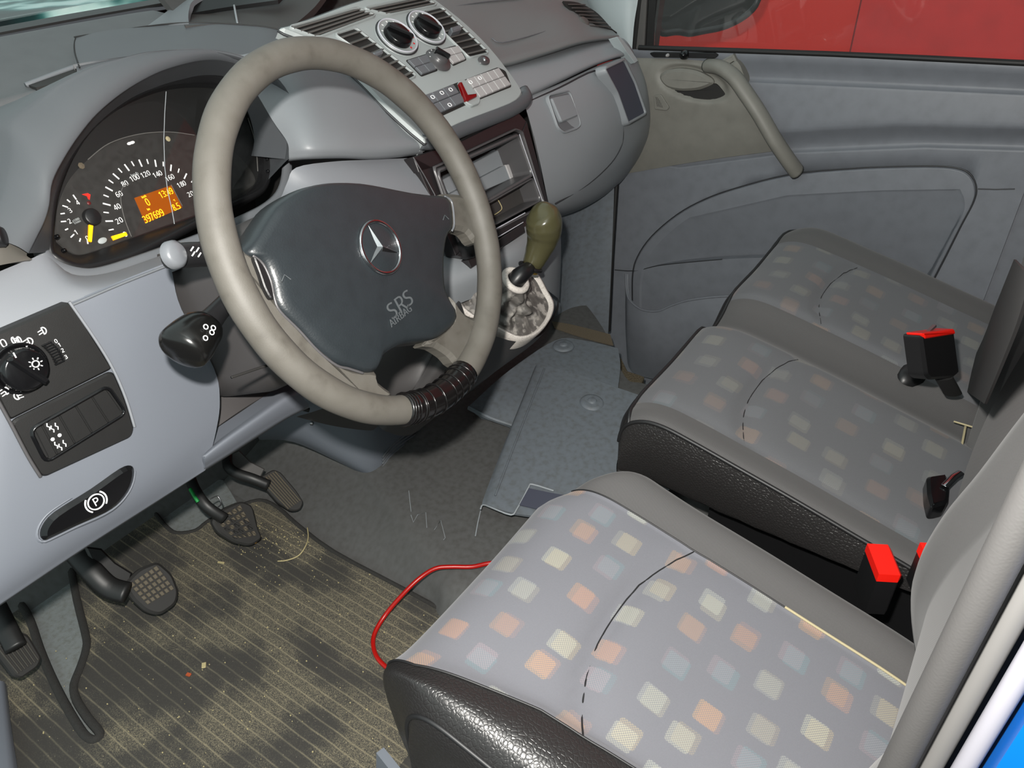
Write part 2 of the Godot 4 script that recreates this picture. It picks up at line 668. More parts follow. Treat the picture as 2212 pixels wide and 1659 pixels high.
	tint(mat("sill_dirt", Color(0.42, 0.39, 0.33), 0.9), noise(0.06, [[0.0, Color(0.5, 0.46, 0.4)], [0.5, Color(0.85, 0.82, 0.76)], [1.0, Color(1, 1, 1)]], 4, 61), 6.0)
	mat("chip_orange", Color(0.78, 0.55, 0.22), 0.7)
	mat("torn_edge", Color(0.55, 0.57, 0.585), 0.7)
	var gl := mat("glass", Color(0.9, 0.97, 0.96, 0.03), 0.02)
	gl.transparency = BaseMaterial3D.TRANSPARENCY_ALPHA
	var gl2 := mat("lens", Color(0.12, 0.12, 0.12, 0.03), 0.03)
	gl2.transparency = BaseMaterial3D.TRANSPARENCY_ALPHA
	var e := mat("needle", Color(1.0, 0.72, 0.0), 0.5)
	e.emission_enabled = true
	e.emission = Color(1.0, 0.68, 0.0)
	e.emission_energy_multiplier = 0.55
	var er := mat("red_lamp", Color(0.9, 0.15, 0.1), 0.5)
	er.emission_enabled = true
	er.emission = Color(1.0, 0.1, 0.06)
	er.emission_energy_multiplier = 0.5
	var lc := mat("lcd", Color(0.38, 0.16, 0.0), 0.4)
	lc.emission_enabled = true
	lc.emission = Color(0.85, 0.44, 0.0)
	lc.emission_energy_multiplier = 0.4
	var ld := mat("lcd_digit", Color(1.0, 0.75, 0.12), 0.4)
	ld.emission_enabled = true
	ld.emission = Color(1.0, 0.72, 0.1)
	ld.emission_energy_multiplier = 0.9
	mat("dial_line", Color(0.36, 0.355, 0.345), 0.6)
	mat("dial_black", Color(0.075, 0.075, 0.073), 0.5)
	tint(mat("dial", Color(0.165, 0.162, 0.158), 0.55), noise(0.02, [[0.0, Color(0.8, 0.79, 0.77)], [0.5, Color(0.95, 0.95, 0.94)], [1.0, Color(1.15, 1.12, 1.08)]], 6, 41), 8.0)
	mat("mirror_glass", Color(0.8, 0.8, 0.8), 0.02, 1.0)

func V(x: float, y: float, z: float) -> Vector3:
	return Vector3(x, y, z)

func slab(called: String, c: Vector3, s: Vector3, m: Material, label: String, category: String) -> void:
	solo(called, MB.new().box(c, s), m, label, category, Transform3D(), "", "structure")

func shell_of_cab() -> void:
	slab("ceiling", V(0.0, 1.48, 0.55), V(1.62, 0.06, 1.5), M.pillar_trim, "pale roof lining over the cab, unseen and added to block sky light", "ceiling")  # unseen roof, put in to keep sky light out of the cab
	slab("wall_back", V(0.0, 0.7, 1.25), V(1.62, 1.56, 0.06), M.door_grey, "grey bulkhead behind the seats, unseen and added to block sky light", "bulkhead")  # unseen bulkhead, put in to block sky light from behind


func floor_and_mat() -> void:
	slab("floor", V(-0.285, -0.03, 0.05), V(1.25, 0.06, 1.9), M.floor_rubber, "grey rubber floor of the van cab", "floor")
	slab("floor_step", V(0.57, -0.28, 0.1), V(0.46, 0.06, 1.0), M.dirt, "dirty step well beside the passenger door", "floor")
	# raised floor in the middle with its soft ridge
	var rows := []
	for q in [[-0.60, -0.216], [-0.58, -0.215], [-0.45, -0.2], [-0.35, -0.208], [-0.21, -0.258], [-0.07, -0.308], [0.0, -0.33], [0.3, -0.335], [0.6, -0.335]]:
		var z: float = q[0]
		var x: float = q[1]
		var xr := lerpf(0.60, 0.335, smoothstep(-0.28, -0.12, z))
		rows.append([V(minf(-0.35, x - 0.06), 0.0, z), V(minf(-0.335, x - 0.045), 0.006, z), V(x - 0.024, 0.040, z), V(x, 0.056, z), V(x + 0.03, 0.061, z), V(x + 0.07, 0.0625, z), V(x + 0.13, 0.0625, z), V(x + 0.22, 0.0625, z), V(lerpf(x + 0.22, xr, 0.5), 0.062, z), V(xr - 0.05, 0.061, z), V(xr, 0.058, z)])
	solo("tunnel_carpet", shell(net(rows, 4, 5), 0.012), M.floor_rubber, "dark grey raised floor lining with a soft ridge beside the mat", "floor lining")
	var sc := thing("floor_scratches", "thin white zigzag scratches on the grey floor lining", "scratch", Transform3D())
	part(sc, "scratch", tube([Vector3(-0.2084, 0.0645, -0.2273), Vector3(-0.247, 0.0645, -0.1892)], 0.0007, 5), M.torn_edge)
	part(sc, "scratch", tube([Vector3(-0.2532, 0.0645, -0.1841), Vector3(-0.2648, 0.0645, -0.169), Vector3(-0.247, 0.0645, -0.1745), Vector3(-0.2347, 0.0645, -0.1659), Vector3(-0.2624, 0.0645, -0.1411)], 0.0006, 5), M.torn_edge)
	part(sc, "scratch", tube([Vector3(-0.2597, 0.0645, -0.127), Vector3(-0.2356, 0.0645, -0.1321), Vector3(-0.2638, 0.0645, -0.0999), Vector3(-0.2688, 0.0645, -0.0999)], 0.0006, 5), M.torn_edge)
	part(sc, "scratch", tube([Vector3(-0.1724, 0.0665, -0.0909), Vector3(-0.2078, 0.0665, -0.0731), Vector3(-0.2343, 0.0665, -0.0586)], 0.0012, 5), M.torn_edge)
	# toe board and lining in front of the pedals
	var tb := [[V(-0.9, 0.0, -0.58), V(0.9, 0.0, -0.58)], [V(-0.9, 0.03, -0.64), V(0.9, 0.03, -0.64)], [V(-0.9, 0.3, -0.82), V(0.9, 0.3, -0.82)], [V(-0.9, 0.78, -0.9), V(0.9, 0.78, -0.9)]]
	tb.reverse()
	solo("wall_front", shell(net(tb, 5, 4), 0.02), M.floor_rubber, "dark grey lined bulkhead in front of the pedals", "bulkhead", Transform3D(), "", "structure")
	# the felt mat with its cut-outs
	var o := PackedVector2Array([Vector2(-0.3722, -0.1192), Vector2(-0.3522, -0.0002), Vector2(-0.3542, 0.1232), Vector2(-0.3582, 0.2793), Vector2(-0.3465, 0.385), Vector2(-0.336, 0.446), Vector2(-0.3415, 0.4911), Vector2(-0.3867, 0.5156), Vector2(-0.4313, 0.527), Vector2(-0.4588, 0.5268), Vector2(-0.4814, 0.5511), Vector2(-0.4812, 0.5826), Vector2(-0.4729, 0.6222), Vector2(-0.4648, 0.6595), Vector2(-0.5203, 0.678), Vector2(-0.622, 0.6586), Vector2(-0.6641, 0.566), Vector2(-0.6975, 0.4839), Vector2(-0.7114, 0.4585), Vector2(-0.7349, 0.4346), Vector2(-0.7585, 0.4136), Vector2(-0.7694, 0.3891), Vector2(-0.7767, 0.3475), Vector2(-0.7805, 0.3105), Vector2(-0.7907, 0.3087), Vector2(-0.794, 0.3236), Vector2(-0.792, 0.3453), Vector2(-0.7829, 0.3963), Vector2(-0.769, 0.4578), Vector2(-0.752, 0.5206), Vector2(-0.7318, 0.5849), Vector2(-0.7216, 0.6368), Vector2(-0.8093, 0.655), Vector2(-0.8809, 0.6002), Vector2(-0.9574, 0.3378), Vector2(-0.8915, 0.0566), Vector2(-0.6861, -0.2524)])
	var mt := thing("foot_mat", "dark corded floor mat with sandy dust under the pedals", "floor mat", Transform3D(Vector3(1, 0, 0), Vector3(0, 0, -1), Vector3(0, 1, 0), Vector3(0, 0, 0)))
	M.foot_mat.uv1_scale = Vector3(1.0 / 0.55, -1.0 / 0.75, 1)
	M.foot_mat.uv1_offset = Vector3(0.88 / 0.55, 0.68 / 0.75, 0)
	part(mt, "felt", MB.new().plate(o, 0.0005, 0.012, 0.001), M.foot_mat)
	var b1 := []
	for i in range(1, 14):
		b1.append(Vector3(o[i].x, o[i].y, 0.0115))
	part(mt, "edge_binding", tube(cr(b1, 3), 0.004, 7), M.mat_edge)
	var b2 := []
	for i in range(15, 32):
		b2.append(Vector3(o[i].x, o[i].y, 0.0115))
	part(mt, "edge_binding", tube(cr(b2, 3), 0.0065, 7), M.mat_edge)
	var gp := PackedVector2Array([Vector2(-0.6296, 0.6954), Vector2(-0.6617, 0.5758), Vector2(-0.7033, 0.4734), Vector2(-0.7568, 0.422), Vector2(-0.7702, 0.3873), Vector2(-0.7797, 0.3113), Vector2(-0.7917, 0.3123), Vector2(-0.7988, 0.328), Vector2(-0.7852, 0.4102), Vector2(-0.7575, 0.5104), Vector2(-0.7196, 0.6648)])
	solo("carpet_strip", MB.new().plate(grow(gp, 0.004), 0.0006, 0.004, 0.001), M.carpet_pale, "pale grey carpet showing through the long cut-out of the mat", "carpet", Transform3D(Vector3(1, 0, 0), Vector3(0, 0, -1), Vector3(0, 1, 0), Vector3(0, 0, 0)))
	var gq := PackedVector2Array([Vector2(-0.432, 0.6967), Vector2(-0.4687, 0.6325), Vector2(-0.4785, 0.5905), Vector2(-0.4787, 0.5587), Vector2(-0.456, 0.5342), Vector2(-0.4282, 0.5344), Vector2(-0.3687, 0.5276), Vector2(-0.3404, 0.6035), Vector2(-0.3718, 0.6774)])
	solo("carpet_strip", MB.new().plate(grow(gq, 0.004), 0.0006, 0.004, 0.001), M.carpet_pale, "pale grey carpet patch in the mat notch left of the brake pedal", "carpet", Transform3D(Vector3(1, 0, 0), Vector3(0, 0, -1), Vector3(0, 1, 0), Vector3(0, 0, 0)))
	# sand grains and chips of bark on the mat
	var rng := RandomNumberGenerator.new()
	rng.seed = 4
	var sand := MB.new()
	for i in 420:
		var near := i < 150
		var x := -0.40 + rng.randfn() * 0.03 if near else rng.randf_range(-0.84, -0.36)
		var z := -0.40 + rng.randfn() * 0.045 if near else rng.randf_range(-0.5, 0.1)
		if x > -0.352:
			continue
		var s := rng.randf_range(0.0004, 0.0012)
		sand.box(V(x, 0.0122 + s * 0.4, z), V(s * 1.4, s, s * 1.7), s * 0.2)
	var sg := solo("sand_grains", sand, M.straw, "pale sand grains scattered over the dark mat", "sand")
	sg.set_meta("kind", "stuff")

func seat_profile(low: bool) -> Array:
	var p := [V(0, 0.262, 0.19), V(0, 0.263, 0.158), V(0, 0.285, 0.141), V(0, 0.318, 0.1385), V(0, 0.345, 0.148), V(0, 0.362, 0.175), V(0, 0.366, 0.21), V(0, 0.358, 0.26), V(0, 0.345, 0.32), V(0, 0.327, 0.40), V(0, 0.307, 0.48), V(0, 0.287, 0.56), V(0, 0.272, 0.60), V(0, 0.245, 0.64)]
	if low:
		p[0] = V(0, 0.16, 0.19)
		p[1] = V(0, 0.21, 0.158)
		p[2] = V(0, 0.27, 0.143)
	return p

# cols: [x, height over the profile]; seam(x) is where the cross seam runs; front(x) pushes the front edge back
func cushion(cols: Array, low: bool, seam: Callable, front: Callable, shift: Callable, ins: Array) -> Array:
	var per := 6
	var cp := []
	for c in cols:
		cp.append(V(c[0], c[1], 0))
	cp = cr(cp, per)
	var rows := []
	for q: Vector3 in cr(seat_profile(low), 7):
		var row := []
		for i in cp.size():
			var c: Vector3 = cp[i]
			var fade := clampf(1.0 - (q.z - 0.13) / 0.22, 0.0, 1.0)
			var x: float = c.x + shift.call(i / float(per), q.z)
			var z: float = q.z + front.call(c.x) * fade * fade
			var y := q.y + c.y
			if q.y > 0.28 and q.z > 0.15:
				for s in ins:
					if c.x > s[0] and c.x < s[1]:
						var e := (z - float(seam.call(c.x))) / 0.010
						var w: float = sin(PI * (c.x - s[0]) / (s[1] - s[0]))
						y -= 0.0085 * exp(-e * e) * sqrt(maxf(w, 0.0))
						y += 0.004 * exp(-pow(absf(e) / 4.5 - 1.0, 2.0) * 2.0) * w
			y = maxf(y, 0.1) if low else maxf(y, 0.255)
			row.append(V(x, y, z))
		rows.append(row)
	return rows

func cut(rows: Array, c0: int, c1: int, r0 := 0, r1 := -1) -> Array:
	var o := []
	for r in range(r0, rows.size() if r1 < 0 else r1 + 1):
		o.append(rows[r].slice(c0, c1 + 1))
	return o

func flip_rows(rows: Array) -> Array:
	var o := rows.duplicate()
	o.reverse()
	return o

func line_on(rows: Array, c: int, r0: int, r1: int, up := 0.0015) -> Array:
	var o := []
	for r in range(r0, r1):
		o.append(rows[r][c] + Vector3(0, up, 0))
	return o

func seam_line(rows: Array, x0: float, x1: float, seam: Callable, up := 0.001) -> Array:
	var o := []
	for i in 25:
		var x := lerpf(x0, x1, i / 24.0)
		var z: float = seam.call(x)
		var best: Vector3 = rows[0][0]
		var bd := 9.0
		for r in rows:
			for p: Vector3 in r:
				var d := Vector2(p.x - x, p.z - z).length()
				if d < bd and p.y > 0.28:
					bd = d
					best = p
		o.append(V(x, best.y + up, z))
	return o

func backrest(par: Node, x0: float, x1: float, prof: Array, dish: Array, mid: Material, side: Material) -> void:
	# level loops: the front face dished, the sides rounded
	var rows := []
	for q in prof:
		var y: float = q[0]
		var z: float = q[1]
		var loop := []
		var w := x1 - x0
		for i in 25:
			var t := i / 24.0
			var x := lerpf(x0, x1, t)
			var e := minf(t, 1.0 - t) * w
			var dz := 0.05 * pow(1.0 - clampf(e / 0.05, 0.0, 1.0), 2.4)
			for d in dish:
				var u := (x - float(d[0])) / float(d[1])
				dz += 0.018 * smoothstep(1.0, 0.75, absf(u))
			loop.append(V(x, y, z + dz))
		for i in 13:
			var t := i / 12.0
			var x := lerpf(x1, x0, t)
			loop.append(V(x, y, z + float(q[2]) - 0.03 * pow(absf(t * 2.0 - 1.0), 4.0)))
		rows.append(loop)
	var sm := net(rows, 4, 1, false)
	var cap := []
	for q: Vector3 in sm[sm.size() - 1]:
		cap.append(V(lerpf(q.x, (x0 + x1) * 0.5, 0.12), q.y + 0.012, lerpf(q.z, sm[sm.size() - 1][12].z + 0.045, 0.5)))
	var mid2 := []
	for q: Vector3 in cap:
		mid2.append(V((x0 + x1) * 0.5, q.y + 0.004, sm[sm.size() - 1][12].z + 0.045))
	sm.append(cap)
	sm.append(mid2)
	part(par, "backrest", MB.new().grid(sm, true, false), side)

func seats() -> void:
	# ------------------------------------------------ driver's seat
	var d := thing("driver_seat", "nearest seat, patterned grey cloth with a black vinyl side bolster", "car seat")
	var dc := [[-0.652, -0.24], [-0.664, -0.12], [-0.669, -0.032], [-0.657, 0.006], [-0.633, 0.020], [-0.598, 0.012], [-0.57, 0.0], [-0.455, -0.004], [-0.345, 0.0], [-0.322, 0.002], [-0.302, 0.016], [-0.280, 0.017], [-0.260, -0.006], [-0.252, -0.05], [-0.25, -0.24]]
	var dseam := func(x: float) -> float: return 0.300 + 0.036 * pow(absf((x + 0.452) / 0.13), 2.2)
	var dfront := func(x: float) -> float:
		var a := clampf((-0.59 - x) / 0.075, 0.0, 1.0)
		var b := clampf((x + 0.36) / 0.105, 0.0, 1.0)
		return 0.060 * a * a + 0.115 * pow(b, 1.6)
	var dshift := func(k: float, z: float) -> float:
		var w := exp(-pow((k - 5.0) / 1.2, 2.0))
		return w * (-0.034 * clampf((0.30 - z) / 0.12, 0.0, 1.0) + 0.012 * clampf((z - 0.3) / 0.12, 0.0, 1.0))
	var g := cushion(dc, true, dseam, dfront, dshift, [[-0.6, -0.321]])
	var R: int = g.size() - 1
	part(d, "cushion_centre", MB.new().grid(flip_rows(cut(g, 30, 54)), false, false, 1), M.fabric)
	part(d, "side_bolster", MB.new().grid(flip_rows(cut(g, 54, 84)), false, false, 1), M.twill, "plain charcoal cloth bolster")
	part(d, "side_bolster", MB.new().grid(flip_rows(cut(g, 0, 30)), false, false, 1), M.vinyl, "black grained vinyl bolster")
	part(d, "seam", tube(line_on(g, 30, 16, R - 10), 0.0012, 6), M.piping)
	part(d, "seam", tube(line_on(g, 54, 30, R - 10, 0.0006), 0.0010, 6), M.piping)
	part(d, "seam", tube(seam_line(g, -0.592, -0.322, dseam, 0.0003), 0.0009, 6), M.piping)
	part(d, "seam", tube(line_on(g, 54, R - 24, R - 5, 0.001), 0.0016, 6), M.thread, "frayed pale thread")
	part(d, "seam", tube([Vector3(-0.3115, 0.283, 0.5821), Vector3(-0.3684, 0.283, 0.584), Vector3(-0.4239, 0.283, 0.585), Vector3(-0.4888, 0.283, 0.5872)], 0.002, 6), M.thread, "frayed pale thread")
	part(d, "piping", tube(line_on(g, 16, 4, R - 12, 0.001), 0.0026, 8), M.piping)
	backrest(d, -0.655, -0.256, [[0.22, 0.64, 0.10], [0.29, 0.60, 0.12], [0.33, 0.578, 0.13], [0.39, 0.557, 0.14], [0.44, 0.548, 0.14], [0.5, 0.552, 0.14], [0.56, 0.564, 0.13], [0.64, 0.578, 0.12], [0.8, 0.61, 0.11], [0.9, 0.64, 0.09]], [[-0.455, 0.13]], M.twill, M.twill)
	part(d, "side_trim", shell(net([[V(-0.66, 0.215, 0.13), V(-0.69, 0.205, 0.3), V(-0.69, 0.2, 0.62)], [V(-0.668, 0.14, 0.135), V(-0.7, 0.12, 0.3), V(-0.7, 0.12, 0.62)], [V(-0.66, 0.03, 0.19), V(-0.69, 0.02, 0.3), V(-0.69, 0.02, 0.62)]], 4, 4), 0.01), M.heater_grey)
	part(d, "seat_base", MB.new().box(V(-0.455, 0.09, 0.42), V(0.34, 0.18, 0.36), 0.01), M.black_plastic)
	# ------------------------------------------------ passenger bench
	var p := thing("passenger_bench", "double passenger bench with two patterned grey cloth seats", "car seat")
	var pc := [[-0.12, -0.13], [-0.15, -0.11], [-0.160, -0.05], [-0.154, -0.004], [-0.138, 0.004], [-0.112, 0.0], [-0.08, 0.003], [0.02, 0.0], [0.12, 0.003], [0.148, -0.006], [0.178, -0.024], [0.205, -0.03], [0.235, -0.022], [0.262, -0.006], [0.29, 0.003], [0.39, 0.0], [0.48, 0.004], [0.512, 0.005], [0.545, 0.014], [0.58, 0.012], [0.610, -0.012], [0.62, -0.05], [0.6, -0.13]]
	var pseam := func(x: float) -> float:
		var c := 0.02 if x < 0.2 else 0.388
		return 0.286 + 0.03 * pow(absf((x - c) / 0.125), 2.2)
	var pfront := func(x: float) -> float:
		var a := clampf((-0.10 - x) / 0.06, 0.0, 1.0)
		var b := clampf((x - 0.52) / 0.1, 0.0, 1.0)
		return 0.02 * a * a + 0.06 * b * b
	var none := func(_k: float, _z: float) -> float: return 0.0
	var h := cushion(pc, false, pseam, pfront, none, [[-0.112, 0.148], [0.262, 0.512]])
	R = h.size() - 1
	var ft := 30
	part(p, "cushion_centre", MB.new().grid(flip_rows(cut(h, 30, 54, ft)), false, false, 1), M.fabric_dimmed, "patterned seat panel beside the driver")
	part(p, "cushion_centre", MB.new().grid(flip_rows(cut(h, 78, 102, ft)), false, false, 1), M.fabric_dimmed, "patterned seat panel beside the door")
	part(p, "cushion_border", MB.new().grid(flip_rows(cut(h, 18, 30, ft)), false, false, 1), M.twill)
	part(p, "cushion_border", MB.new().grid(flip_rows(cut(h, 54, 78, ft)), false, false, 1), M.twill, "sunken plain strip between the two seats")
	part(p, "cushion_border", MB.new().grid(flip_rows(cut(h, 102, 132, ft)), false, false, 1), M.twill)
	part(p, "cushion_side", MB.new().grid(flip_rows(cut(h, 0, 18)), false, false, 1), M.vinyl, "black vinyl flank")
	part(p, "cushion_front", MB.new().grid(flip_rows(cut(h, 18, 132, 0, ft)), false, false, 1), M.vinyl)
	part(p, "piping", tube(line_on(h, 18, 20, R - 8, 0.001), 0.003, 8), M.piping)
	var fl := []
	for c in range(18, 125, 3):
		fl.append(h[ft][c] + Vector3(0, 0.001, -0.001))
	part(p, "piping", tube(fl, 0.0028, 8), M.piping)
	part(p, "seam", tube(seam_line(h, -0.105, 0.14, pseam, 0.0003), 0.0007, 6), M.piping)
	part(p, "seam", tube(seam_line(h, 0.27, 0.505, pseam, 0.0003), 0.0007, 6), M.piping)
	part(p, "seam", tube([Vector3(0.1894, 0.285, 0.562), Vector3(0.1366, 0.285, 0.5647), Vector3(0.0767, 0.285, 0.5659), Vector3(0.0304, 0.285, 0.5644)], 0.0018, 6), M.thread, "frayed pale thread")
	part(p, "seam", tube([Vector3(0.1803, 0.291, 0.5451), Vector3(0.1803, 0.291, 0.5703), Vector3(0.1882, 0.291, 0.5909)], 0.0014, 6), M.thread, "frayed pale thread")
	part(p, "seam", tube([Vector3(0.5688, 0.29, 0.5602), Vector3(0.538, 0.29, 0.5586), Vector3(0.4994, 0.29, 0.558)], 0.0018, 6), M.thread, "frayed pale thread")
	backrest(p, -0.13, 0.62, [[0.2, 0.578, 0.12], [0.26, 0.572, 0.13], [0.34, 0.568, 0.13], [0.42, 0.562, 0.14], [0.5, 0.562, 0.14], [0.6, 0.572, 0.13], [0.7, 0.59, 0.12], [0.85, 0.62, 0.1]], [[0.03, 0.12], [0.39, 0.12]], M.twill, M.twill)
	part(p, "seat_base", MB.new().box(V(0.22, 0.145, 0.44), V(0.62, 0.16, 0.32), 0.01), M.black_plastic)

func poly_dist(q: Vector2, o: PackedVector2Array) -> float:
	# distance to the outline, negative inside
	var d := 9.0
	var k := o.size()
	for i in k:
		d = minf(d, (q - Geometry2D.get_closest_point_to_segment(q, o[i], o[(i + 1) % k])).length())
	return -d if Geometry2D.is_point_in_polygon(q, o) else d

func along(p: Array, u: float) -> float:
	# height of a line of points at u
	for i in p.size() - 1:
		if u <= p[i + 1].x or i == p.size() - 2:
			var t: float = (u - p[i].x) / (p[i + 1].x - p[i].x)
			return lerpf(p[i].y, p[i + 1].y, clampf(t, -0.6, 1.6))
	return p[0].y

func door() -> void:
	var dr := thing("passenger_door", "closed grey passenger door with grab handle and map pocket", "car door", Transform3D(Vector3(0, 0, 1), Vector3(0, 1, 0), Vector3(-1, 0, 0), Vector3(0.755, 0, 0)))
	var belt := [Vector2(-0.2524, 0.6379), Vector2(0.133, 0.6632), Vector2(0.4594, 0.68)]
	var c1 := [Vector2(-0.0877, 0.5933), Vector2(-0.0056, 0.5999), Vector2(0.2313, 0.6176), Vector2(0.4737, 0.6351)]
	var c2 := [Vector2(-0.07, 0.4697), Vector2(0.0689, 0.5119), Vector2(0.289, 0.5579), Vector2(0.4907, 0.5817)]
	var c3 := [Vector2(-0.0626, 0.4181), Vector2(0.0973, 0.4668), Vector2(0.3419, 0.518), Vector2(0.5043, 0.5389)]
	var shelf := [Vector2(-0.2297, 0.2049), Vector2(-0.1367, 0.2747), Vector2(0.0943, 0.375), Vector2(0.2791, 0.4202), Vector2(0.4519, 0.4553)]
	var rim := cr([Vector3(-0.2416, -0.0724, 0), Vector3(-0.2497, 0.0122, 0), Vector3(-0.2543, 0.0873, 0), Vector3(-0.2438, 0.1396, 0), Vector3(-0.2102, 0.2031, 0), Vector3(-0.1488, 0.2745, 0), Vector3(-0.0839, 0.3265, 0), Vector3(-0.0111, 0.3687, 0), Vector3(0.0964, 0.4186, 0), Vector3(0.2247, 0.4557, 0), Vector3(0.3513, 0.4826, 0), Vector3(0.408, 0.4888, 0), Vector3(0.435, 0.4799, 0), Vector3(0.4514, 0.4571, 0), Vector3(0.4547, 0.4295, 0), Vector3(0.4476, 0.3796, 0), Vector3(0.4397, 0.317, 0), Vector3(0.4256, 0.2053, 0), Vector3(0.4159, 0.0603, 0)], 4)
	var ins := PackedVector2Array()
	for q: Vector3 in rim:
		ins.append(Vector2(q.x, q.y))
	ins.append_array(PackedVector2Array([Vector2(0.3114, -0.1676), Vector2(-0.0402, -0.3122)]))
	var rows := []
	var NC := 110
	# bands between the crease lines: [part of the way down, depth towards the cabin]
	var prof := [[[0.0, 0.032], [0.12, 0.033], [0.3, 0.029], [0.55, 0.022], [0.8, 0.0185], [0.92, 0.020], [0.98, 0.027]],
		[[0.0, 0.0285], [0.06, 0.0290], [0.3, 0.031], [0.6, 0.0325], [0.8, 0.0335], [0.92, 0.0335]],
		[[0.0, 0.0325], [0.1, 0.030], [0.25, 0.0245], [0.45, 0.018], [0.65, 0.0135], [0.82, 0.012], [0.92, 0.0135], [0.97, 0.018]],
		[[0.0, 0.0205], [0.004, 0.021], [0.05, 0.0205]]]
	for k in 40:
		prof[3].append([0.09 + 0.91 * k / 39.0, 0.020])
	for b in 4:
		for q in prof[b]:
			var row := []
			for c in NC:
				var u := lerpf(-0.345, 0.53, c / float(NC - 1))
				var ys := [along(belt, u) + 0.003, along(c1, u), along(c2, u), along(c3, u), -0.26]
				var v := lerpf(ys[b], ys[b + 1], q[0])
				var d: float = q[1]
				if b == 3:
					var e := poly_dist(Vector2(u, v), ins)
					if e < 0.02:
						d -= 0.045 * smoothstep(-0.010, -0.020, e)
				row.append(Vector3(u, v, d))
			rows.append(row)
	part(dr, "door_panel", shell(rows, 0.02), M.door_grey)
	# the big inset panel: rim, upper band, crease, sloping field
	var a := []
	var b2 := []
	var b3 := []
	var c4 := []
	var d5 := []
	var e6 := []
	var mid := [Vector2(0.2377, 0.1755)][0] as Vector2
	for i in rim.size():
		var q: Vector3 = rim[i]
		var n := (Vector2(q.x, q.y) - mid).normalized()
		var fall := clampf(i / 20.0, 0.0, 1.0) * clampf((rim.size() - 1 - i) / 18.0, 0.0, 1.0)
		var y2: float = lerpf(q.y - 0.012, along(shelf, q.x) if q.x < 0.44 else q.y - 0.03, fall)
		y2 = minf(y2, q.y - 0.012)
		a.append(Vector3(q.x, q.y, 0.013))
		b2.append(Vector3(q.x - n.x * 0.0025, q.y - n.y * 0.0025, 0.0222))
		b3.append(Vector3(q.x - n.x * 0.005, q.y - n.y * 0.005, 0.0232))
		c4.append(Vector3(lerpf(q.x, mid.x, 0.05), y2, 0.0240))
		d5.append(Vector3(lerpf(q.x, mid.x, 0.07), y2 - 0.006, 0.0205))
		e6.append(Vector3(lerpf(q.x, mid.x, 0.25), minf(y2 - 0.05, lerpf(y2, -0.1, 0.5)), -0.022))
	var f7 := []
	for q: Vector3 in e6:
		f7.append(Vector3(q.x, -0.12, -0.02))
	part(dr, "inset_panel", MB.new().grid(flip_rows([f7, e6, e6, d5, c4, c4, b3, b2, a])), M.door_grey, "recessed curved door panel")
	part(dr, "joint_line", tube(rim.map(func(q): return q + Vector3(0, 0.0010, 0.0205)), 0.0017, 6), M.joint_dark)
	# the grimy upper trim with switch slot and door opener
	var tr := net([
		[Vector3(-0.3431, 0.6255, 0.012), Vector3(-0.2795, 0.6355, 0.012), Vector3(-0.2071, 0.6424, 0.012), Vector3(-0.1324, 0.6477, 0.012), Vector3(-0.0588, 0.652, 0.012), Vector3(-0.0449, 0.6524, 0.012)],
		[Vector3(-0.3289, 0.6015, 0.036), Vector3(-0.2712, 0.6095, 0.036), Vector3(-0.1936, 0.6177, 0.036), Vector3(-0.1188, 0.6199, 0.036), Vector3(-0.0581, 0.6134, 0.036), Vector3(-0.0377, 0.6249, 0.036)],
		[Vector3(-0.3205, 0.5433, 0.045), Vector3(-0.2736, 0.5511, 0.045), Vector3(-0.1831, 0.5574, 0.045), Vector3(-0.0969, 0.5614, 0.045), Vector3(-0.0216, 0.5557, 0.045), Vector3(-0.0077, 0.5699, 0.045)],
		[Vector3(-0.3183, 0.4682, 0.04), Vector3(-0.2822, 0.4757, 0.04), Vector3(-0.1785, 0.4929, 0.04), Vector3(-0.0815, 0.511, 0.04), Vector3(0.0182, 0.5117, 0.04), Vector3(0.0306, 0.5213, 0.04)],
		[Vector3(-0.3162, 0.3856, 0.034), Vector3(-0.2979, 0.3944, 0.034), Vector3(-0.175, 0.4348, 0.034), Vector3(-0.0565, 0.4686, 0.034), Vector3(0.0561, 0.4894, 0.034), Vector3(0.0649, 0.4957, 0.034)],
		[Vector3(-0.3185, 0.3392, 0.024), Vector3(-0.3061, 0.3461, 0.024), Vector3(-0.175, 0.3925, 0.024), Vector3(-0.0552, 0.4316, 0.024), Vector3(0.0742, 0.4707, 0.024), Vector3(0.0828, 0.4781, 0.024)]], 12, 12)
	var rc: Vector2 = [Vector2(-0.1373, 0.5863)][0]
	for r in tr.size():
		for c in tr[r].size():
			var q: Vector3 = tr[r][c]
			var e := Vector2((q.x - rc.x) / 0.088, (q.y - rc.y + 0.10 * (q.x - rc.x)) / 0.036).length()
			q.z -= 0.010 * smoothstep(1.0, 0.78, e)
			tr[r][c] = q
	part(dr, "pull_trim", shell(tr, 0.012), M.door_dirty, "grimy olive-grey upper trim")
	part(dr, "opener_shade", MB.new().plate(cr2([Vector2(-0.2006, 0.5639), Vector2(-0.1853, 0.5667), Vector2(-0.1578, 0.5681), Vector2(-0.1239, 0.5741), Vector2(-0.0981, 0.5878), Vector2(-0.0857, 0.5893), Vector2(-0.0671, 0.5752), Vector2(-0.0482, 0.5594), Vector2(-0.0705, 0.5555), Vector2(-0.1127, 0.554), Vector2(-0.1506, 0.5531), Vector2(-0.1839, 0.5539)], 3, true), 0.012, 0.0375, 0.001), M.dark_inside, "dark plate painting the shade in the opener recess")  # shade of the recess painted as a dark plate
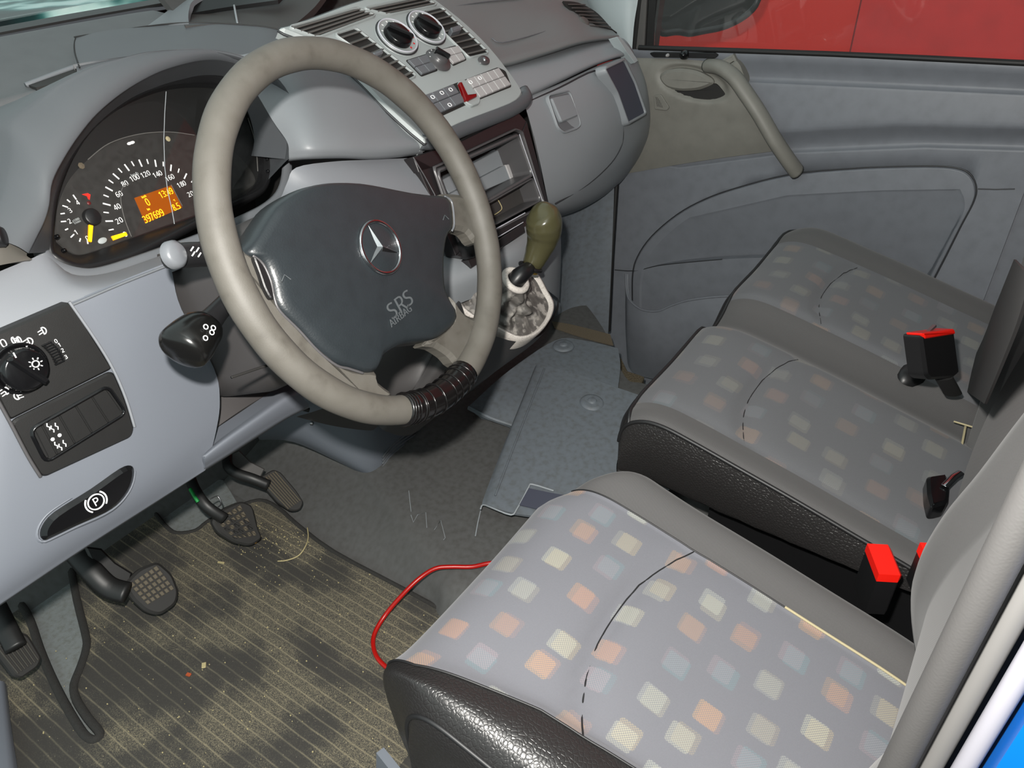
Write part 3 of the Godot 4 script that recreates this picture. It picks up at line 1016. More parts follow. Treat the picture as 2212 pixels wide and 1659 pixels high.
	part(dr, "door_opener", MB.new().plate(cr2([Vector2(-0.2182, 0.5894), Vector2(-0.2041, 0.6046), Vector2(-0.1721, 0.6128), Vector2(-0.1345, 0.6121), Vector2(-0.1016, 0.6025), Vector2(-0.0919, 0.5922), Vector2(-0.1042, 0.5822), Vector2(-0.1295, 0.5724), Vector2(-0.1669, 0.5668), Vector2(-0.2006, 0.5707)], 4, true), 0.022, 0.043, 0.006), M.door_dirty)
	part(dr, "switch_slot", MB.new().plate(rounded([Vector2(-0.2479, 0.6359), Vector2(-0.2404, 0.6395), Vector2(-0.0976, 0.6515), Vector2(-0.0889, 0.6478), Vector2(-0.0961, 0.6406), Vector2(-0.2371, 0.6284)], 0.004), 0.02, 0.037, 0.001), M.black_plastic)
	part(dr, "switch", lathe([Vector2(0, 0.012), Vector2(0.008, 0.010), Vector2(0.0105, 0.0)], 14), M.black_gloss, "", Transform3D(Basis(), [Vector3(-0.1649, 0.6414, 0.036)][0]))
	part(dr, "lock_pin", lathe([Vector2(0, 0.010), Vector2(0.003, 0.008), Vector2(0.004, 0.0)], 10), M.button_pale, "", Transform3D(Basis(), [Vector3(-0.2032, 0.6367, 0.036)][0]))
	part(dr, "speaker_grille", MB.new().plate(rounded([Vector2(-0.2238, 0.5519), Vector2(-0.2061, 0.5561), Vector2(-0.1833, 0.53), Vector2(-0.1893, 0.5231), Vector2(-0.2187, 0.5222)], 0.004), 0.034, 0.049, 0.001), M.door_dirty)
	var dots := MB.new()
	for j in 8:
		for i in 7:
			var q: Vector3 = [Vector3(-0.2184, 0.5489, 0.0492)][0] + Vector3(0.0022 * i + 0.0008 * j, -0.0026 * j - 0.0002 * i, 0)
			if i < 3 + j * 0.6:
				dots.join(lathe([Vector2(0, 0.0002), Vector2(0.0008, 0.0)], 6), Transform3D(Basis(), q))
	part(dr, "grille_holes", dots, M.dark_inside)
	# grab handle
	var gb := cr([Vector3(-0.1113, 0.6233, 0.03), Vector3(-0.077, 0.6271, 0.05), Vector3(-0.0414, 0.615, 0.062), Vector3(-0.0103, 0.5887, 0.068), Vector3(0.0259, 0.552, 0.07), Vector3(0.0641, 0.5042, 0.066), Vector3(0.0943, 0.4641, 0.052), Vector3(0.1158, 0.4319, 0.032)], 5)
	part(dr, "grab_handle", tube(gb, 0.0185, 14, false, 0.8), M.door_dirty, "curved grab handle")
	part(dr, "handle_cap", MB.new().plate(rounded([Vector2(-0.0755, 0.6208), Vector2(-0.0466, 0.644), Vector2(-0.0361, 0.6342), Vector2(-0.0238, 0.6126), Vector2(-0.0159, 0.5885), Vector2(-0.0261, 0.5891), Vector2(-0.0497, 0.605)], 0.004), 0.012, 0.05, 0.004), M.door_dirty)
	part(dr, "sill_ledge", MB.new().plate(rounded([Vector2(-0.0812, 0.617), Vector2(-0.105, 0.6239), Vector2(-0.0562, 0.6546), Vector2(-0.0461, 0.641)], 0.003), 0.012, 0.046, 0.004), M.door_dirty)
	# rear joint line and lower strip of the panel
	part(dr, "joint_line", tube([Vector3(0.4543, 0.4568, 0.0205), Vector3(0.483, 0.4614, 0.0205), Vector3(0.5134, 0.4682, 0.0205)], 0.0012, 6), M.joint_dark)
	part(dr, "pocket_backing", shell(net([[Vector3(-0.2469, 0.0986, 0.022), Vector3(-0.1863, 0.129, 0.022), Vector3(-0.1133, 0.1568, 0.022), Vector3(-0.0212, 0.1889, 0.022), Vector3(0.0868, 0.2208, 0.022)], [Vector3(-0.2344, -0.0592, 0.022), Vector3(-0.1715, -0.0252, 0.022), Vector3(-0.0959, 0.0078, 0.022), Vector3(-0.0008, 0.0462, 0.022), Vector3(0.1105, 0.0849, 0.022)], [Vector3(-0.2174, -0.2376, 0.022), Vector3(-0.1541, -0.2063, 0.022), Vector3(-0.0749, -0.1726, 0.022), Vector3(0.0248, -0.1332, 0.022), Vector3(0.1406, -0.0882, 0.022)]], 3, 4), 0.02), M.door_grey)
	part(dr, "joint_line", tube(cr([Vector3(-0.3059, 0.0861, 0.0225), Vector3(-0.2467, 0.0989, 0.0225), Vector3(-0.1861, 0.1293, 0.0225), Vector3(-0.1131, 0.157, 0.0225), Vector3(-0.0211, 0.1891, 0.0225)], 3), 0.0012, 6), M.joint_dark)
	# map pocket
	var pk := net([
		[Vector3(-0.269, 0.0868, 0.03), Vector3(-0.2528, 0.0573, 0.055), Vector3(-0.232, 0.0409, 0.075), Vector3(-0.1884, 0.0358, 0.095), Vector3(-0.1417, 0.0468, 0.1), Vector3(-0.1065, 0.0731, 0.1), Vector3(-0.0608, 0.102, 0.1), Vector3(0.0171, 0.1345, 0.1), Vector3(0.1024, 0.1589, 0.1)],
		[Vector3(-0.2667, 0.0352, 0.03), Vector3(-0.2484, 0.0124, 0.06), Vector3(-0.2257, -0.0108, 0.085), Vector3(-0.1726, -0.015, 0.105), Vector3(-0.1258, -0.0031, 0.11), Vector3(-0.0844, 0.025, 0.11), Vector3(-0.0385, 0.0526, 0.11), Vector3(0.0288, 0.0799, 0.11), Vector3(0.1147, 0.1064, 0.11)],
		[Vector3(-0.2607, -0.0487, 0.03), Vector3(-0.2423, -0.0717, 0.06), Vector3(-0.2196, -0.0906, 0.08), Vector3(-0.1659, -0.091, 0.1), Vector3(-0.1142, -0.0777, 0.105), Vector3(-0.0721, -0.0491, 0.105), Vector3(-0.0307, -0.0281, 0.105), Vector3(0.038, 0.0019, 0.105), Vector3(0.1256, 0.0313, 0.105)],
		[Vector3(-0.2537, -0.1569, 0.02), Vector3(-0.239, -0.1797, 0.04), Vector3(-0.2139, -0.1874, 0.06), Vector3(-0.1683, -0.1837, 0.07), Vector3(-0.1209, -0.1739, 0.07), Vector3(-0.0764, -0.1499, 0.07), Vector3(-0.033, -0.1296, 0.07), Vector3(0.0389, -0.1004, 0.07), Vector3(0.1299, -0.0672, 0.07)]], 6, 5)
	part(dr, "map_pocket", shell(pk, 0.006), M.door_grey)
	part(dr, "pocket_rim", tube(pk[0], 0.0028, 8), M.door_grey)
	part(dr, "trim_clip", lathe([Vector2(0, 0.006), Vector2(0.005, 0.006), Vector2(0.006, 0.003), Vector2(0.010, 0.002), Vector2(0.011, 0.0)], 16), M.door_grey, "", Transform3D(Basis(), [Vector3(-0.1061, 0.0682, 0.012)][0]))
	# window seal, frame and pane
	part(dr, "window_seal", tube([Vector3(-0.277, 0.6438, 0.03), Vector3(-0.239, 0.6464, 0.03), Vector3(-0.0453, 0.6593, 0.03), Vector3(0.1394, 0.671, 0.03), Vector3(0.3039, 0.68, 0.03), Vector3(0.4928, 0.6892, 0.03)], 0.0055, 8), M.seal, "black rubber window seal")
	part(dr, "window_frame", MB.new().plate(PackedVector2Array([Vector2(-0.2772, 0.6318), Vector2(-0.2795, 0.7342), Vector2(-0.2811, 0.7882), Vector2(-0.252, 0.7896), Vector2(-0.251, 0.7361), Vector2(-0.2567, 0.6338)]), -0.03, 0.0, 0.004), M.seal)
	part(dr, "window_frame", MB.new().plate(PackedVector2Array([Vector2(-0.3001, 0.6314), Vector2(-0.2948, 0.7346), Vector2(-0.2927, 0.7887), Vector2(-0.2796, 0.7894), Vector2(-0.2792, 0.7356), Vector2(-0.2771, 0.6336)]), -0.03, 0.006, 0.004), M.seal_grey)
	part(dr, "window_frame", MB.new().plate(PackedVector2Array([Vector2(-0.3176, 0.6326), Vector2(-0.3035, 0.7347), Vector2(-0.3013, 0.7889), Vector2(-0.2881, 0.7895), Vector2(-0.2902, 0.7355), Vector2(-0.2954, 0.6328)]), -0.03, 0.012, 0.004), M.seal)
	part(dr, "window_pane", MB.new().plate(PackedVector2Array([Vector2(-0.2541, 0.6319), Vector2(0.5209, 0.6811), Vector2(0.3816, 1.094), Vector2(-0.2777, 1.1305)]), -0.004, 0.0), M.glass)
	# rear edge: seal and pillar
	part(dr, "door_seal", tube(cr([Vector3(0.513, 0.5152, 0.012), Vector3(0.512, 0.4652, 0.012), Vector3(0.5066, 0.4065, 0.012), Vector3(0.5005, 0.3467, 0.012), Vector3(0.4946, 0.2521, 0.012), Vector3(0.4889, 0.1154, 0.012)], 3), 0.008, 8), M.seal)
	# pillars
	var bp := thing("passenger_pillar", "grey pillar behind the passenger door with a blue painted edge", "pillar", Transform3D(Vector3(0, 0, 1), Vector3(0, 1, 0), Vector3(-1, 0, 0), Vector3(0.755, 0, 0)))
	part(bp, "trim", shell(net([[Vector3(0.5028, 0.5291, 0), Vector3(0.527, 0.5332, 0), Vector3(0.5685, 0.5401, 0)], [Vector3(0.516, 0.4232, 0), Vector3(0.5525, 0.4308, 0), Vector3(0.6019, 0.4412, 0)], [Vector3(0.5096, 0.2827, 0), Vector3(0.5559, 0.2949, 0), Vector3(0.6434, 0.3181, 0)], [Vector3(0.5117, 0.0929, 0), Vector3(0.561, 0.1097, 0), Vector3(0.698, 0.1563, 0)]], 4, 3), 0.02), M.door_grey)
	part(bp, "painted_edge", tube([Vector3(0.5236, 0.4793, 0.004), Vector3(0.5163, 0.372, 0.004), Vector3(0.5102, 0.2825, 0.004), Vector3(0.5048, 0.1514, 0.004)], 0.004, 6), M.blue_paint)
	var ap := net([[Vector3(0.8, 0.7741, -0.4961), Vector3(0.76, 0.781, -0.4415), Vector3(0.73, 0.7872, -0.3806), Vector3(0.72, 0.7913, -0.3194), Vector3(0.74, 0.7904, -0.291)], [Vector3(0.8, 0.7179, -0.4619), Vector3(0.76, 0.7256, -0.4236), Vector3(0.735, 0.7321, -0.3746), Vector3(0.725, 0.737, -0.3181), Vector3(0.74, 0.7366, -0.2942)], [Vector3(0.78, 0.6743, -0.4203), Vector3(0.75, 0.6812, -0.3907), Vector3(0.735, 0.6861, -0.3568), Vector3(0.725, 0.691, -0.3148), Vector3(0.735, 0.6908, -0.2971)], [Vector3(0.76, 0.6222, -0.3663), Vector3(0.745, 0.6264, -0.3501), Vector3(0.735, 0.6304, -0.3274), Vector3(0.73, 0.6332, -0.3074), Vector3(0.735, 0.6332, -0.2984)], [Vector3(0.75, 0.5755, -0.3435), Vector3(0.74, 0.5787, -0.3325), Vector3(0.735, 0.5813, -0.3181), Vector3(0.735, 0.5823, -0.3098), Vector3(0.735, 0.5833, -0.3004)]], 5, 5)
	solo("pillar_trim", shell(ap, 0.012), M.pillar_trim, "pale windscreen pillar trim above the dashboard end", "pillar trim")
	# the exterior mirror seen through the window
	var mr := thing("door_mirror", "black exterior door mirror outside the passenger window", "mirror", Transform3D())
	var mo := cr2([Vector2(-0.1512, 0.0088), Vector2(-0.0538, 0.0212), Vector2(0.0751, 0.013), Vector2(0.1441, -0.0209), Vector2(0.1409, -0.0507), Vector2(0.1282, -0.0741), Vector2(0.0907, -0.0957), Vector2(0.0388, -0.1098), Vector2(-0.0138, -0.1134), Vector2(-0.0553, -0.1158), Vector2(-0.0895, -0.1087), Vector2(-0.138, -0.1064), Vector2(-0.1557, -0.0673)], 3, true)
	var mt := Transform3D(Vector3(0.8336, 0, 0.5524), Vector3(0.0277, 0.9987, -0.0418), Vector3(-0.5517, 0.0502, 0.8325), Vector3(0.98, 0.75, -0.22))
	var hl := [[grow(mo, -0.016), -0.002], [grow(mo, -0.013), 0.006], [grow(mo, -0.004), 0.008], [mo, 0.002], [grow(mo, -0.004), -0.03], [grow(mo, -0.03), -0.075], [grow(mo, -0.07), -0.1]]
	part(mr, "housing", ring(hl, 60), M.black_plastic, "", mt)
	part(mr, "mirror_glass", MB.new().plate(grow(mo, -0.0145), -0.004, 0.001, 0.0), M.mirror_glass, "", mt)
	part(mr, "arm", tube([V(0.80, 0.66, -0.33), V(0.84, 0.67, -0.32), V(0.89, 0.69, -0.31), V(0.95, 0.73, -0.28)], 0.025, 12, false, 0.6), M.black_plastic)
	# what stands outside
	slab("wall_right", V(2.3, 1.0, 2.35), V(0.06, 3.4, 5.0), M.red_hazed, "red wall outside the passenger window, duller tone painted for glass haze", "wall")
	slab("wall_right_front", V(2.32, 1.0, -1.4), V(0.06, 3.4, 2.48), M.red_clear, "same red wall beside the door mirror, painted without the glass haze", "wall")
	slab("wall_for_mirror", V(3.0, 0.6, 5.2), V(4.6, 3.6, 0.08), M.tray_brown, "unseen dark wall behind the van, added for the door mirror to reflect", "wall")  # added out of view so the mirror glass reflects something dark

func dashboard() -> void:
	var d := thing("dashboard", "grey two-tone van dashboard with glovebox and instrument hood", "dashboard")
	part(d, "light_block", MB.new().box(V(-0.08, 0.58, -0.66), V(1.5, 0.26, 0.30)), M.dark_inside)  # unseen dark box added inside the dash to block light
	part(d, "light_block", MB.new().box(V(0.23, 0.49, -0.44), V(0.84, 0.26, 0.2)), M.dark_inside)  # second box added to block the view through the radio gaps
	# flat top under the windscreen
	var top := []
	for q in [[-0.625, 0.82], [-0.605, 0.828], [-0.59, 0.829], [-0.52, 0.815], [-0.455, 0.799], [-0.435, 0.794], [-0.432, 0.76]]:
		top.append([V(-0.86, q[1] - 0.01, q[0]), V(-0.6, q[1], q[0]), V(-0.4, q[1] + 0.002, q[0]), V(-0.27, q[1] + 0.002, q[0]), V(-0.2 + 0.25 * (q[0] + 0.5), q[1] + 0.001, q[0])])
	part(d, "top_pad", shell(net(top, 4, 4), 0.02), M.dash_dark)
	# raised cover in front of the hood
	var cov := net([[Vector3(-0.3948, 0.8299, -0.515), Vector3(-0.3542, 0.8323, -0.51), Vector3(-0.2843, 0.8283, -0.5), Vector3(-0.2445, 0.827, -0.475), Vector3(-0.2005, 0.8206, -0.44), Vector3(-0.1708, 0.8137, -0.41), Vector3(-0.138, 0.7964, -0.38)],
		[Vector3(-0.4109, 0.8249, -0.495), Vector3(-0.3756, 0.8255, -0.48), Vector3(-0.3112, 0.8214, -0.465), Vector3(-0.2737, 0.8185, -0.44), Vector3(-0.228, 0.8113, -0.41), Vector3(-0.1998, 0.8045, -0.38), Vector3(-0.1678, 0.7895, -0.355)],
		[Vector3(-0.4445, 0.8095, -0.44), Vector3(-0.4125, 0.8106, -0.43), Vector3(-0.354, 0.809, -0.41), Vector3(-0.3158, 0.805, -0.39), Vector3(-0.2698, 0.7956, -0.365), Vector3(-0.2357, 0.7855, -0.345), Vector3(-0.209, 0.7707, -0.325)],
		[Vector3(-0.4406, 0.8009, -0.45), Vector3(-0.4096, 0.801, -0.44), Vector3(-0.3441, 0.7963, -0.43), Vector3(-0.3046, 0.7919, -0.41), Vector3(-0.2532, 0.7806, -0.39), Vector3(-0.2176, 0.7699, -0.37), Vector3(-0.1895, 0.7543, -0.35)]], 4, 4)
	part(d, "top_cover", shell(cov, 0.012), M.dash_grain)
	part(d, "joint_line", tube(cr([Vector3(-0.4418, 0.8124, -0.437), Vector3(-0.4192, 0.8215, -0.48), Vector3(-0.3962, 0.8293, -0.512), Vector3(-0.3839, 0.8309, -0.514), Vector3(-0.284, 0.8291, -0.5), Vector3(-0.2444, 0.8275, -0.475), Vector3(-0.2004, 0.8212, -0.44), Vector3(-0.1707, 0.8142, -0.41), Vector3(-0.1455, 0.8009, -0.385)], 4), 0.0009, 6), M.seal)
	# tray on top with its fin
	part(d, "tray_floor", shell(net([[Vector3(-0.2015, 0.8587, -0.62), Vector3(-0.0794, 0.8505, -0.62), Vector3(0.0182, 0.848, -0.58), Vector3(0.0426, 0.8427, -0.5)], [Vector3(-0.2222, 0.8297, -0.55), Vector3(-0.1429, 0.8246, -0.55), Vector3(-0.0799, 0.8242, -0.52), Vector3(-0.042, 0.8199, -0.46)], [Vector3(-0.2667, 0.8274, -0.47), Vector3(-0.2191, 0.8235, -0.455), Vector3(-0.1783, 0.8152, -0.42), Vector3(-0.1554, 0.8097, -0.4)]], 4, 4), 0.01), M.tray_brown, "dark open tray on the dashboard top")
	part(d, "tray_fin", shell(net([[Vector3(-0.29, 0.827, -0.52), Vector3(-0.2528, 0.8283, -0.55), Vector3(-0.2072, 0.8327, -0.58), Vector3(-0.1673, 0.8371, -0.6), Vector3(-0.1161, 0.8452, -0.62)], [Vector3(-0.2809, 0.8277, -0.5), Vector3(-0.2473, 0.8309, -0.52), Vector3(-0.2123, 0.8359, -0.545), Vector3(-0.1866, 0.8422, -0.56), Vector3(-0.1376, 0.8482, -0.58)], [Vector3(-0.2547, 0.8277, -0.478), Vector3(-0.2375, 0.8327, -0.5), Vector3(-0.2157, 0.8377, -0.525), Vector3(-0.1964, 0.8436, -0.54), Vector3(-0.1514, 0.8487, -0.56)]], 5, 5), 0.006), M.dash_mid, "pale curved fin of the tray")
	part(d, "tray_mat", shell(net([[Vector3(-0.1729, 0.852, -0.57), Vector3(-0.117, 0.8549, -0.55), Vector3(-0.035, 0.8517, -0.5)], [Vector3(-0.2033, 0.8289, -0.54), Vector3(-0.1483, 0.8311, -0.52), Vector3(-0.1028, 0.8369, -0.47)]], 2, 4), 0.006), M.black_plastic)
	part(d, "tray_wire", tube([Vector3(-0.1431, 0.8316, -0.52), Vector3(-0.1937, 0.8208, -0.455)], 0.0016, 6), M.torn_edge)
	# side defrost slit with vanes
	var sl := part(d, "defrost_slit", shell(net([[Vector3(-0.498, 0.8028, -0.452), Vector3(-0.46, 0.8074, -0.45), Vector3(-0.4195, 0.8117, -0.447), Vector3(-0.39, 0.8111, -0.44)], [Vector3(-0.4988, 0.8025, -0.435), Vector3(-0.4616, 0.8038, -0.43), Vector3(-0.4254, 0.8084, -0.425), Vector3(-0.3928, 0.811, -0.43)]], 2, 4), 0.004), M.dark_inside)
	for i in 9:
		var t := i / 8.0
		var a: Vector3 = (Vector3(-0.4902, 0.802, -0.449)).lerp(Vector3(-0.3974, 0.811, -0.444), t)
		part(sl, "vane", tube([a, a + V(0.008, -0.001, 0.016)], 0.0012, 5), M.vane)
	part(d, "slit_rim", tube(cr([Vector3(-0.4996, 0.8028, -0.455), Vector3(-0.4568, 0.8083, -0.455), Vector3(-0.4161, 0.8126, -0.452), Vector3(-0.3899, 0.8127, -0.445), Vector3(-0.3785, 0.8105, -0.43)], 3), 0.003, 7), M.dash_mid)
	# ---------------------------------------------------------------- hood over the instruments
	var rim := [Vector3(-0.6525, 0.7108, -0.2337), Vector3(-0.6371, 0.7201, -0.2408), Vector3(-0.6219, 0.7294, -0.2479), Vector3(-0.6092, 0.7399, -0.2552), Vector3(-0.5938, 0.7561, -0.2658), Vector3(-0.5708, 0.7704, -0.2766), Vector3(-0.5422, 0.7844, -0.2881), Vector3(-0.5105, 0.7968, -0.2993), Vector3(-0.4708, 0.8071, -0.3107), Vector3(-0.4297, 0.8137, -0.3203), Vector3(-0.3944, 0.8159, -0.3269), Vector3(-0.3483, 0.8141, -0.333), Vector3(-0.3134, 0.8064, -0.3344), Vector3(-0.2847, 0.7909, -0.3309), Vector3(-0.2661, 0.7656, -0.3209), Vector3(-0.2645, 0.738, -0.307), Vector3(-0.2781, 0.7082, -0.2897), Vector3(-0.2965, 0.6883, -0.2768)]
	var inn := [Vector3(-0.6085, 0.6785, -0.2953), Vector3(-0.6037, 0.6836, -0.2987), Vector3(-0.5962, 0.6924, -0.3043), Vector3(-0.5877, 0.7032, -0.3111), Vector3(-0.5697, 0.7225, -0.3237), Vector3(-0.5453, 0.7403, -0.3366), Vector3(-0.5101, 0.7578, -0.3509), Vector3(-0.4708, 0.7718, -0.364), Vector3(-0.4243, 0.7816, -0.3761), Vector3(-0.3799, 0.7846, -0.3845), Vector3(-0.3431, 0.7839, -0.3898), Vector3(-0.3098, 0.7812, -0.3935), Vector3(-0.2754, 0.7718, -0.394), Vector3(-0.2538, 0.7548, -0.3886), Vector3(-0.2513, 0.7286, -0.3756), Vector3(-0.2621, 0.6936, -0.3561), Vector3(-0.2802, 0.6635, -0.338), Vector3(-0.2948, 0.6502, -0.329)]
	var outr := [Vector3(-0.683, 0.7286, -0.26), Vector3(-0.6608, 0.7387, -0.28), Vector3(-0.6378, 0.7497, -0.3), Vector3(-0.618, 0.7629, -0.32), Vector3(-0.6001, 0.7837, -0.33), Vector3(-0.5881, 0.8009, -0.34), Vector3(-0.5529, 0.8127, -0.345), Vector3(-0.5249, 0.8221, -0.345), Vector3(-0.4866, 0.8291, -0.345), Vector3(-0.4482, 0.8302, -0.345), Vector3(-0.414, 0.8296, -0.345), Vector3(-0.3611, 0.823, -0.34), Vector3(-0.3214, 0.8131, -0.335), Vector3(-0.2883, 0.7982, -0.32), Vector3(-0.2707, 0.7748, -0.3), Vector3(-0.2671, 0.7445, -0.285), Vector3(-0.2765, 0.7109, -0.27), Vector3(-0.2928, 0.6892, -0.265)]
	var far := []
	for i in outr.size():
		var q: Vector3 = outr[i]
		far.append(V(q.x - 0.02 * (1.0 - i / 17.0), minf(q.y - 0.01, 0.79), q.z - 0.09))
	var mid := []
	var mid2 := []
	for i in rim.size():
		var w: Vector3 = (outr[i] - rim[i])
		mid.append(rim[i] + w * 0.25 + V(0, 0.006, 0.006))
		mid2.append(rim[i] + w * 0.65 + V(0, 0.008, 0.004))
	var rin := []
	for i in rim.size():
		rin.append((rim[i] as Vector3).lerp(inn[i], 0.12) + V(0, -0.001, -0.002))
	part(d, "hood", MB.new().grid(net([inn, rin, rim, mid, mid2, outr, far], 4, 4)), M.dash_grain, "hood over the instruments")
	# vent end on the far left
	part(d, "vent_end", shell(net([[Vector3(-0.6651, 0.7603, -0.27), Vector3(-0.6592, 0.7504, -0.265), Vector3(-0.6538, 0.7387, -0.26), Vector3(-0.645, 0.7053, -0.25)], [Vector3(-0.6831, 0.74, -0.25), Vector3(-0.6758, 0.7339, -0.245), Vector3(-0.6684, 0.7277, -0.24), Vector3(-0.65, 0.7041, -0.245)], [Vector3(-0.7007, 0.7087, -0.24), Vector3(-0.6907, 0.7094, -0.235), Vector3(-0.6796, 0.7097, -0.232), Vector3(-0.6478, 0.7001, -0.242)]], 4, 4), 0.01), M.vent_tan, "brownish vent end panel")
	part(d, "vent_wheel", lathe([Vector2(0, 0.004), Vector2(0.008, 0.004), Vector2(0.0095, 0.002), Vector2(0.0095, -0.004)], 20, Transform3D(Basis(V(0, 1, 0), 0.9), Vector3(-0.6685, 0.7323, -0.236))), M.black_plastic)
	# ---------------------------------------------------------------- pale strip under the instruments
	var st := [[Vector3(-0.7043, 0.7, -0.24), Vector3(-0.6779, 0.7, -0.243), Vector3(-0.6504, 0.6992, -0.246), Vector3(-0.6314, 0.6954, -0.25), Vector3(-0.6169, 0.6703, -0.245), Vector3(-0.5839, 0.6572, -0.245), Vector3(-0.5303, 0.6522, -0.245), Vector3(-0.4706, 0.6488, -0.245), Vector3(-0.4103, 0.6495, -0.245), Vector3(-0.3514, 0.6533, -0.248), Vector3(-0.3265, 0.672, -0.25), Vector3(-0.3117, 0.6881, -0.245), Vector3(-0.2561, 0.6809, -0.237), Vector3(-0.1933, 0.6659, -0.232), Vector3(-0.1096, 0.645, -0.228)],
		[Vector3(-0.7229, 0.684, -0.215), Vector3(-0.6979, 0.6832, -0.217), Vector3(-0.6671, 0.6812, -0.22), Vector3(-0.6417, 0.6792, -0.222), Vector3(-0.6173, 0.6675, -0.218), Vector3(-0.5815, 0.6607, -0.218), Vector3(-0.533, 0.658, -0.218), Vector3(-0.4841, 0.6565, -0.216), Vector3(-0.4258, 0.6558, -0.216), Vector3(-0.3617, 0.654, -0.218), Vector3(-0.319, 0.6572, -0.22), Vector3(-0.2798, 0.6589, -0.218), Vector3(-0.2269, 0.6508, -0.212), Vector3(-0.1741, 0.6396, -0.208), Vector3(-0.1133, 0.6214, -0.204)],
		[Vector3(-0.7376, 0.6671, -0.199), Vector3(-0.7135, 0.6671, -0.199), Vector3(-0.6494, 0.6657, -0.199), Vector3(-0.6298, 0.6652, -0.199), Vector3(-0.6104, 0.6645, -0.199), Vector3(-0.5747, 0.6634, -0.199), Vector3(-0.5316, 0.6624, -0.198), Vector3(-0.4908, 0.6601, -0.198), Vector3(-0.4345, 0.6577, -0.197), Vector3(-0.3661, 0.6514, -0.196), Vector3(-0.3064, 0.6427, -0.195), Vector3(-0.2427, 0.6275, -0.193), Vector3(-0.1907, 0.6155, -0.191), Vector3(-0.1506, 0.6054, -0.188), Vector3(-0.1132, 0.5956, -0.185)]]
	part(d, "pale_strip", shell(net(st, 4, 4), 0.01), M.strip_grey, "pale textured strip")
	# trim under the instruments
	part(d, "cluster_trim", tube(cr([Vector3(-0.6187, 0.6839, -0.2875), Vector3(-0.6175, 0.6761, -0.2837), Vector3(-0.614, 0.6682, -0.2802), Vector3(-0.603, 0.6576, -0.2765), Vector3(-0.5863, 0.6483, -0.2743), Vector3(-0.5644, 0.6432, -0.275), Vector3(-0.5295, 0.639, -0.2782), Vector3(-0.4852, 0.6344, -0.2827), Vector3(-0.437, 0.6299, -0.2878), Vector3(-0.3748, 0.6266, -0.2956), Vector3(-0.3216, 0.6265, -0.3037), Vector3(-0.2868, 0.6344, -0.3131), Vector3(-0.2614, 0.6533, -0.3266), Vector3(-0.2486, 0.6735, -0.3388)], 4), 0.008, 8, false, 0.6), M.dash_mid)
	# ---------------------------------------------------------------- padded wing between hood and centre stack
	var wing := [[Vector3(-0.2792, 0.8002, -0.37), Vector3(-0.2106, 0.8001, -0.36), Vector3(-0.1473, 0.7851, -0.35), Vector3(-0.11, 0.7576, -0.32), Vector3(-0.0846, 0.7264, -0.29)],
		[Vector3(-0.2936, 0.7705, -0.32), Vector3(-0.2533, 0.7694, -0.295), Vector3(-0.2047, 0.7556, -0.285), Vector3(-0.1493, 0.7318, -0.27), Vector3(-0.1011, 0.7021, -0.255)],
		[Vector3(-0.3014, 0.7373, -0.285), Vector3(-0.2811, 0.7392, -0.252), Vector3(-0.2357, 0.7281, -0.243), Vector3(-0.1755, 0.7078, -0.237), Vector3(-0.1073, 0.6813, -0.228)],
		[Vector3(-0.3078, 0.7177, -0.258), Vector3(-0.2948, 0.7182, -0.232), Vector3(-0.2527, 0.7084, -0.222), Vector3(-0.1914, 0.6901, -0.217), Vector3(-0.1094, 0.6711, -0.212)],
		[Vector3(-0.3109, 0.7039, -0.255), Vector3(-0.2975, 0.7056, -0.229), Vector3(-0.256, 0.6955, -0.219), Vector3(-0.1933, 0.6759, -0.215), Vector3(-0.1079, 0.6602, -0.211)],
		[Vector3(-0.3074, 0.6922, -0.262), Vector3(-0.2899, 0.6932, -0.24), Vector3(-0.2472, 0.6838, -0.23), Vector3(-0.1832, 0.6647, -0.226), Vector3(-0.0944, 0.6465, -0.222)],
		[Vector3(-0.2778, 0.6782, -0.3), Vector3(-0.2466, 0.6734, -0.29), Vector3(-0.2005, 0.6631, -0.28), Vector3(-0.1381, 0.6454, -0.27), Vector3(-0.0507, 0.6291, -0.26)]]
	part(d, "padded_wing", MB.new().grid(net(wing, 5, 5)), M.wing_grey_lit)
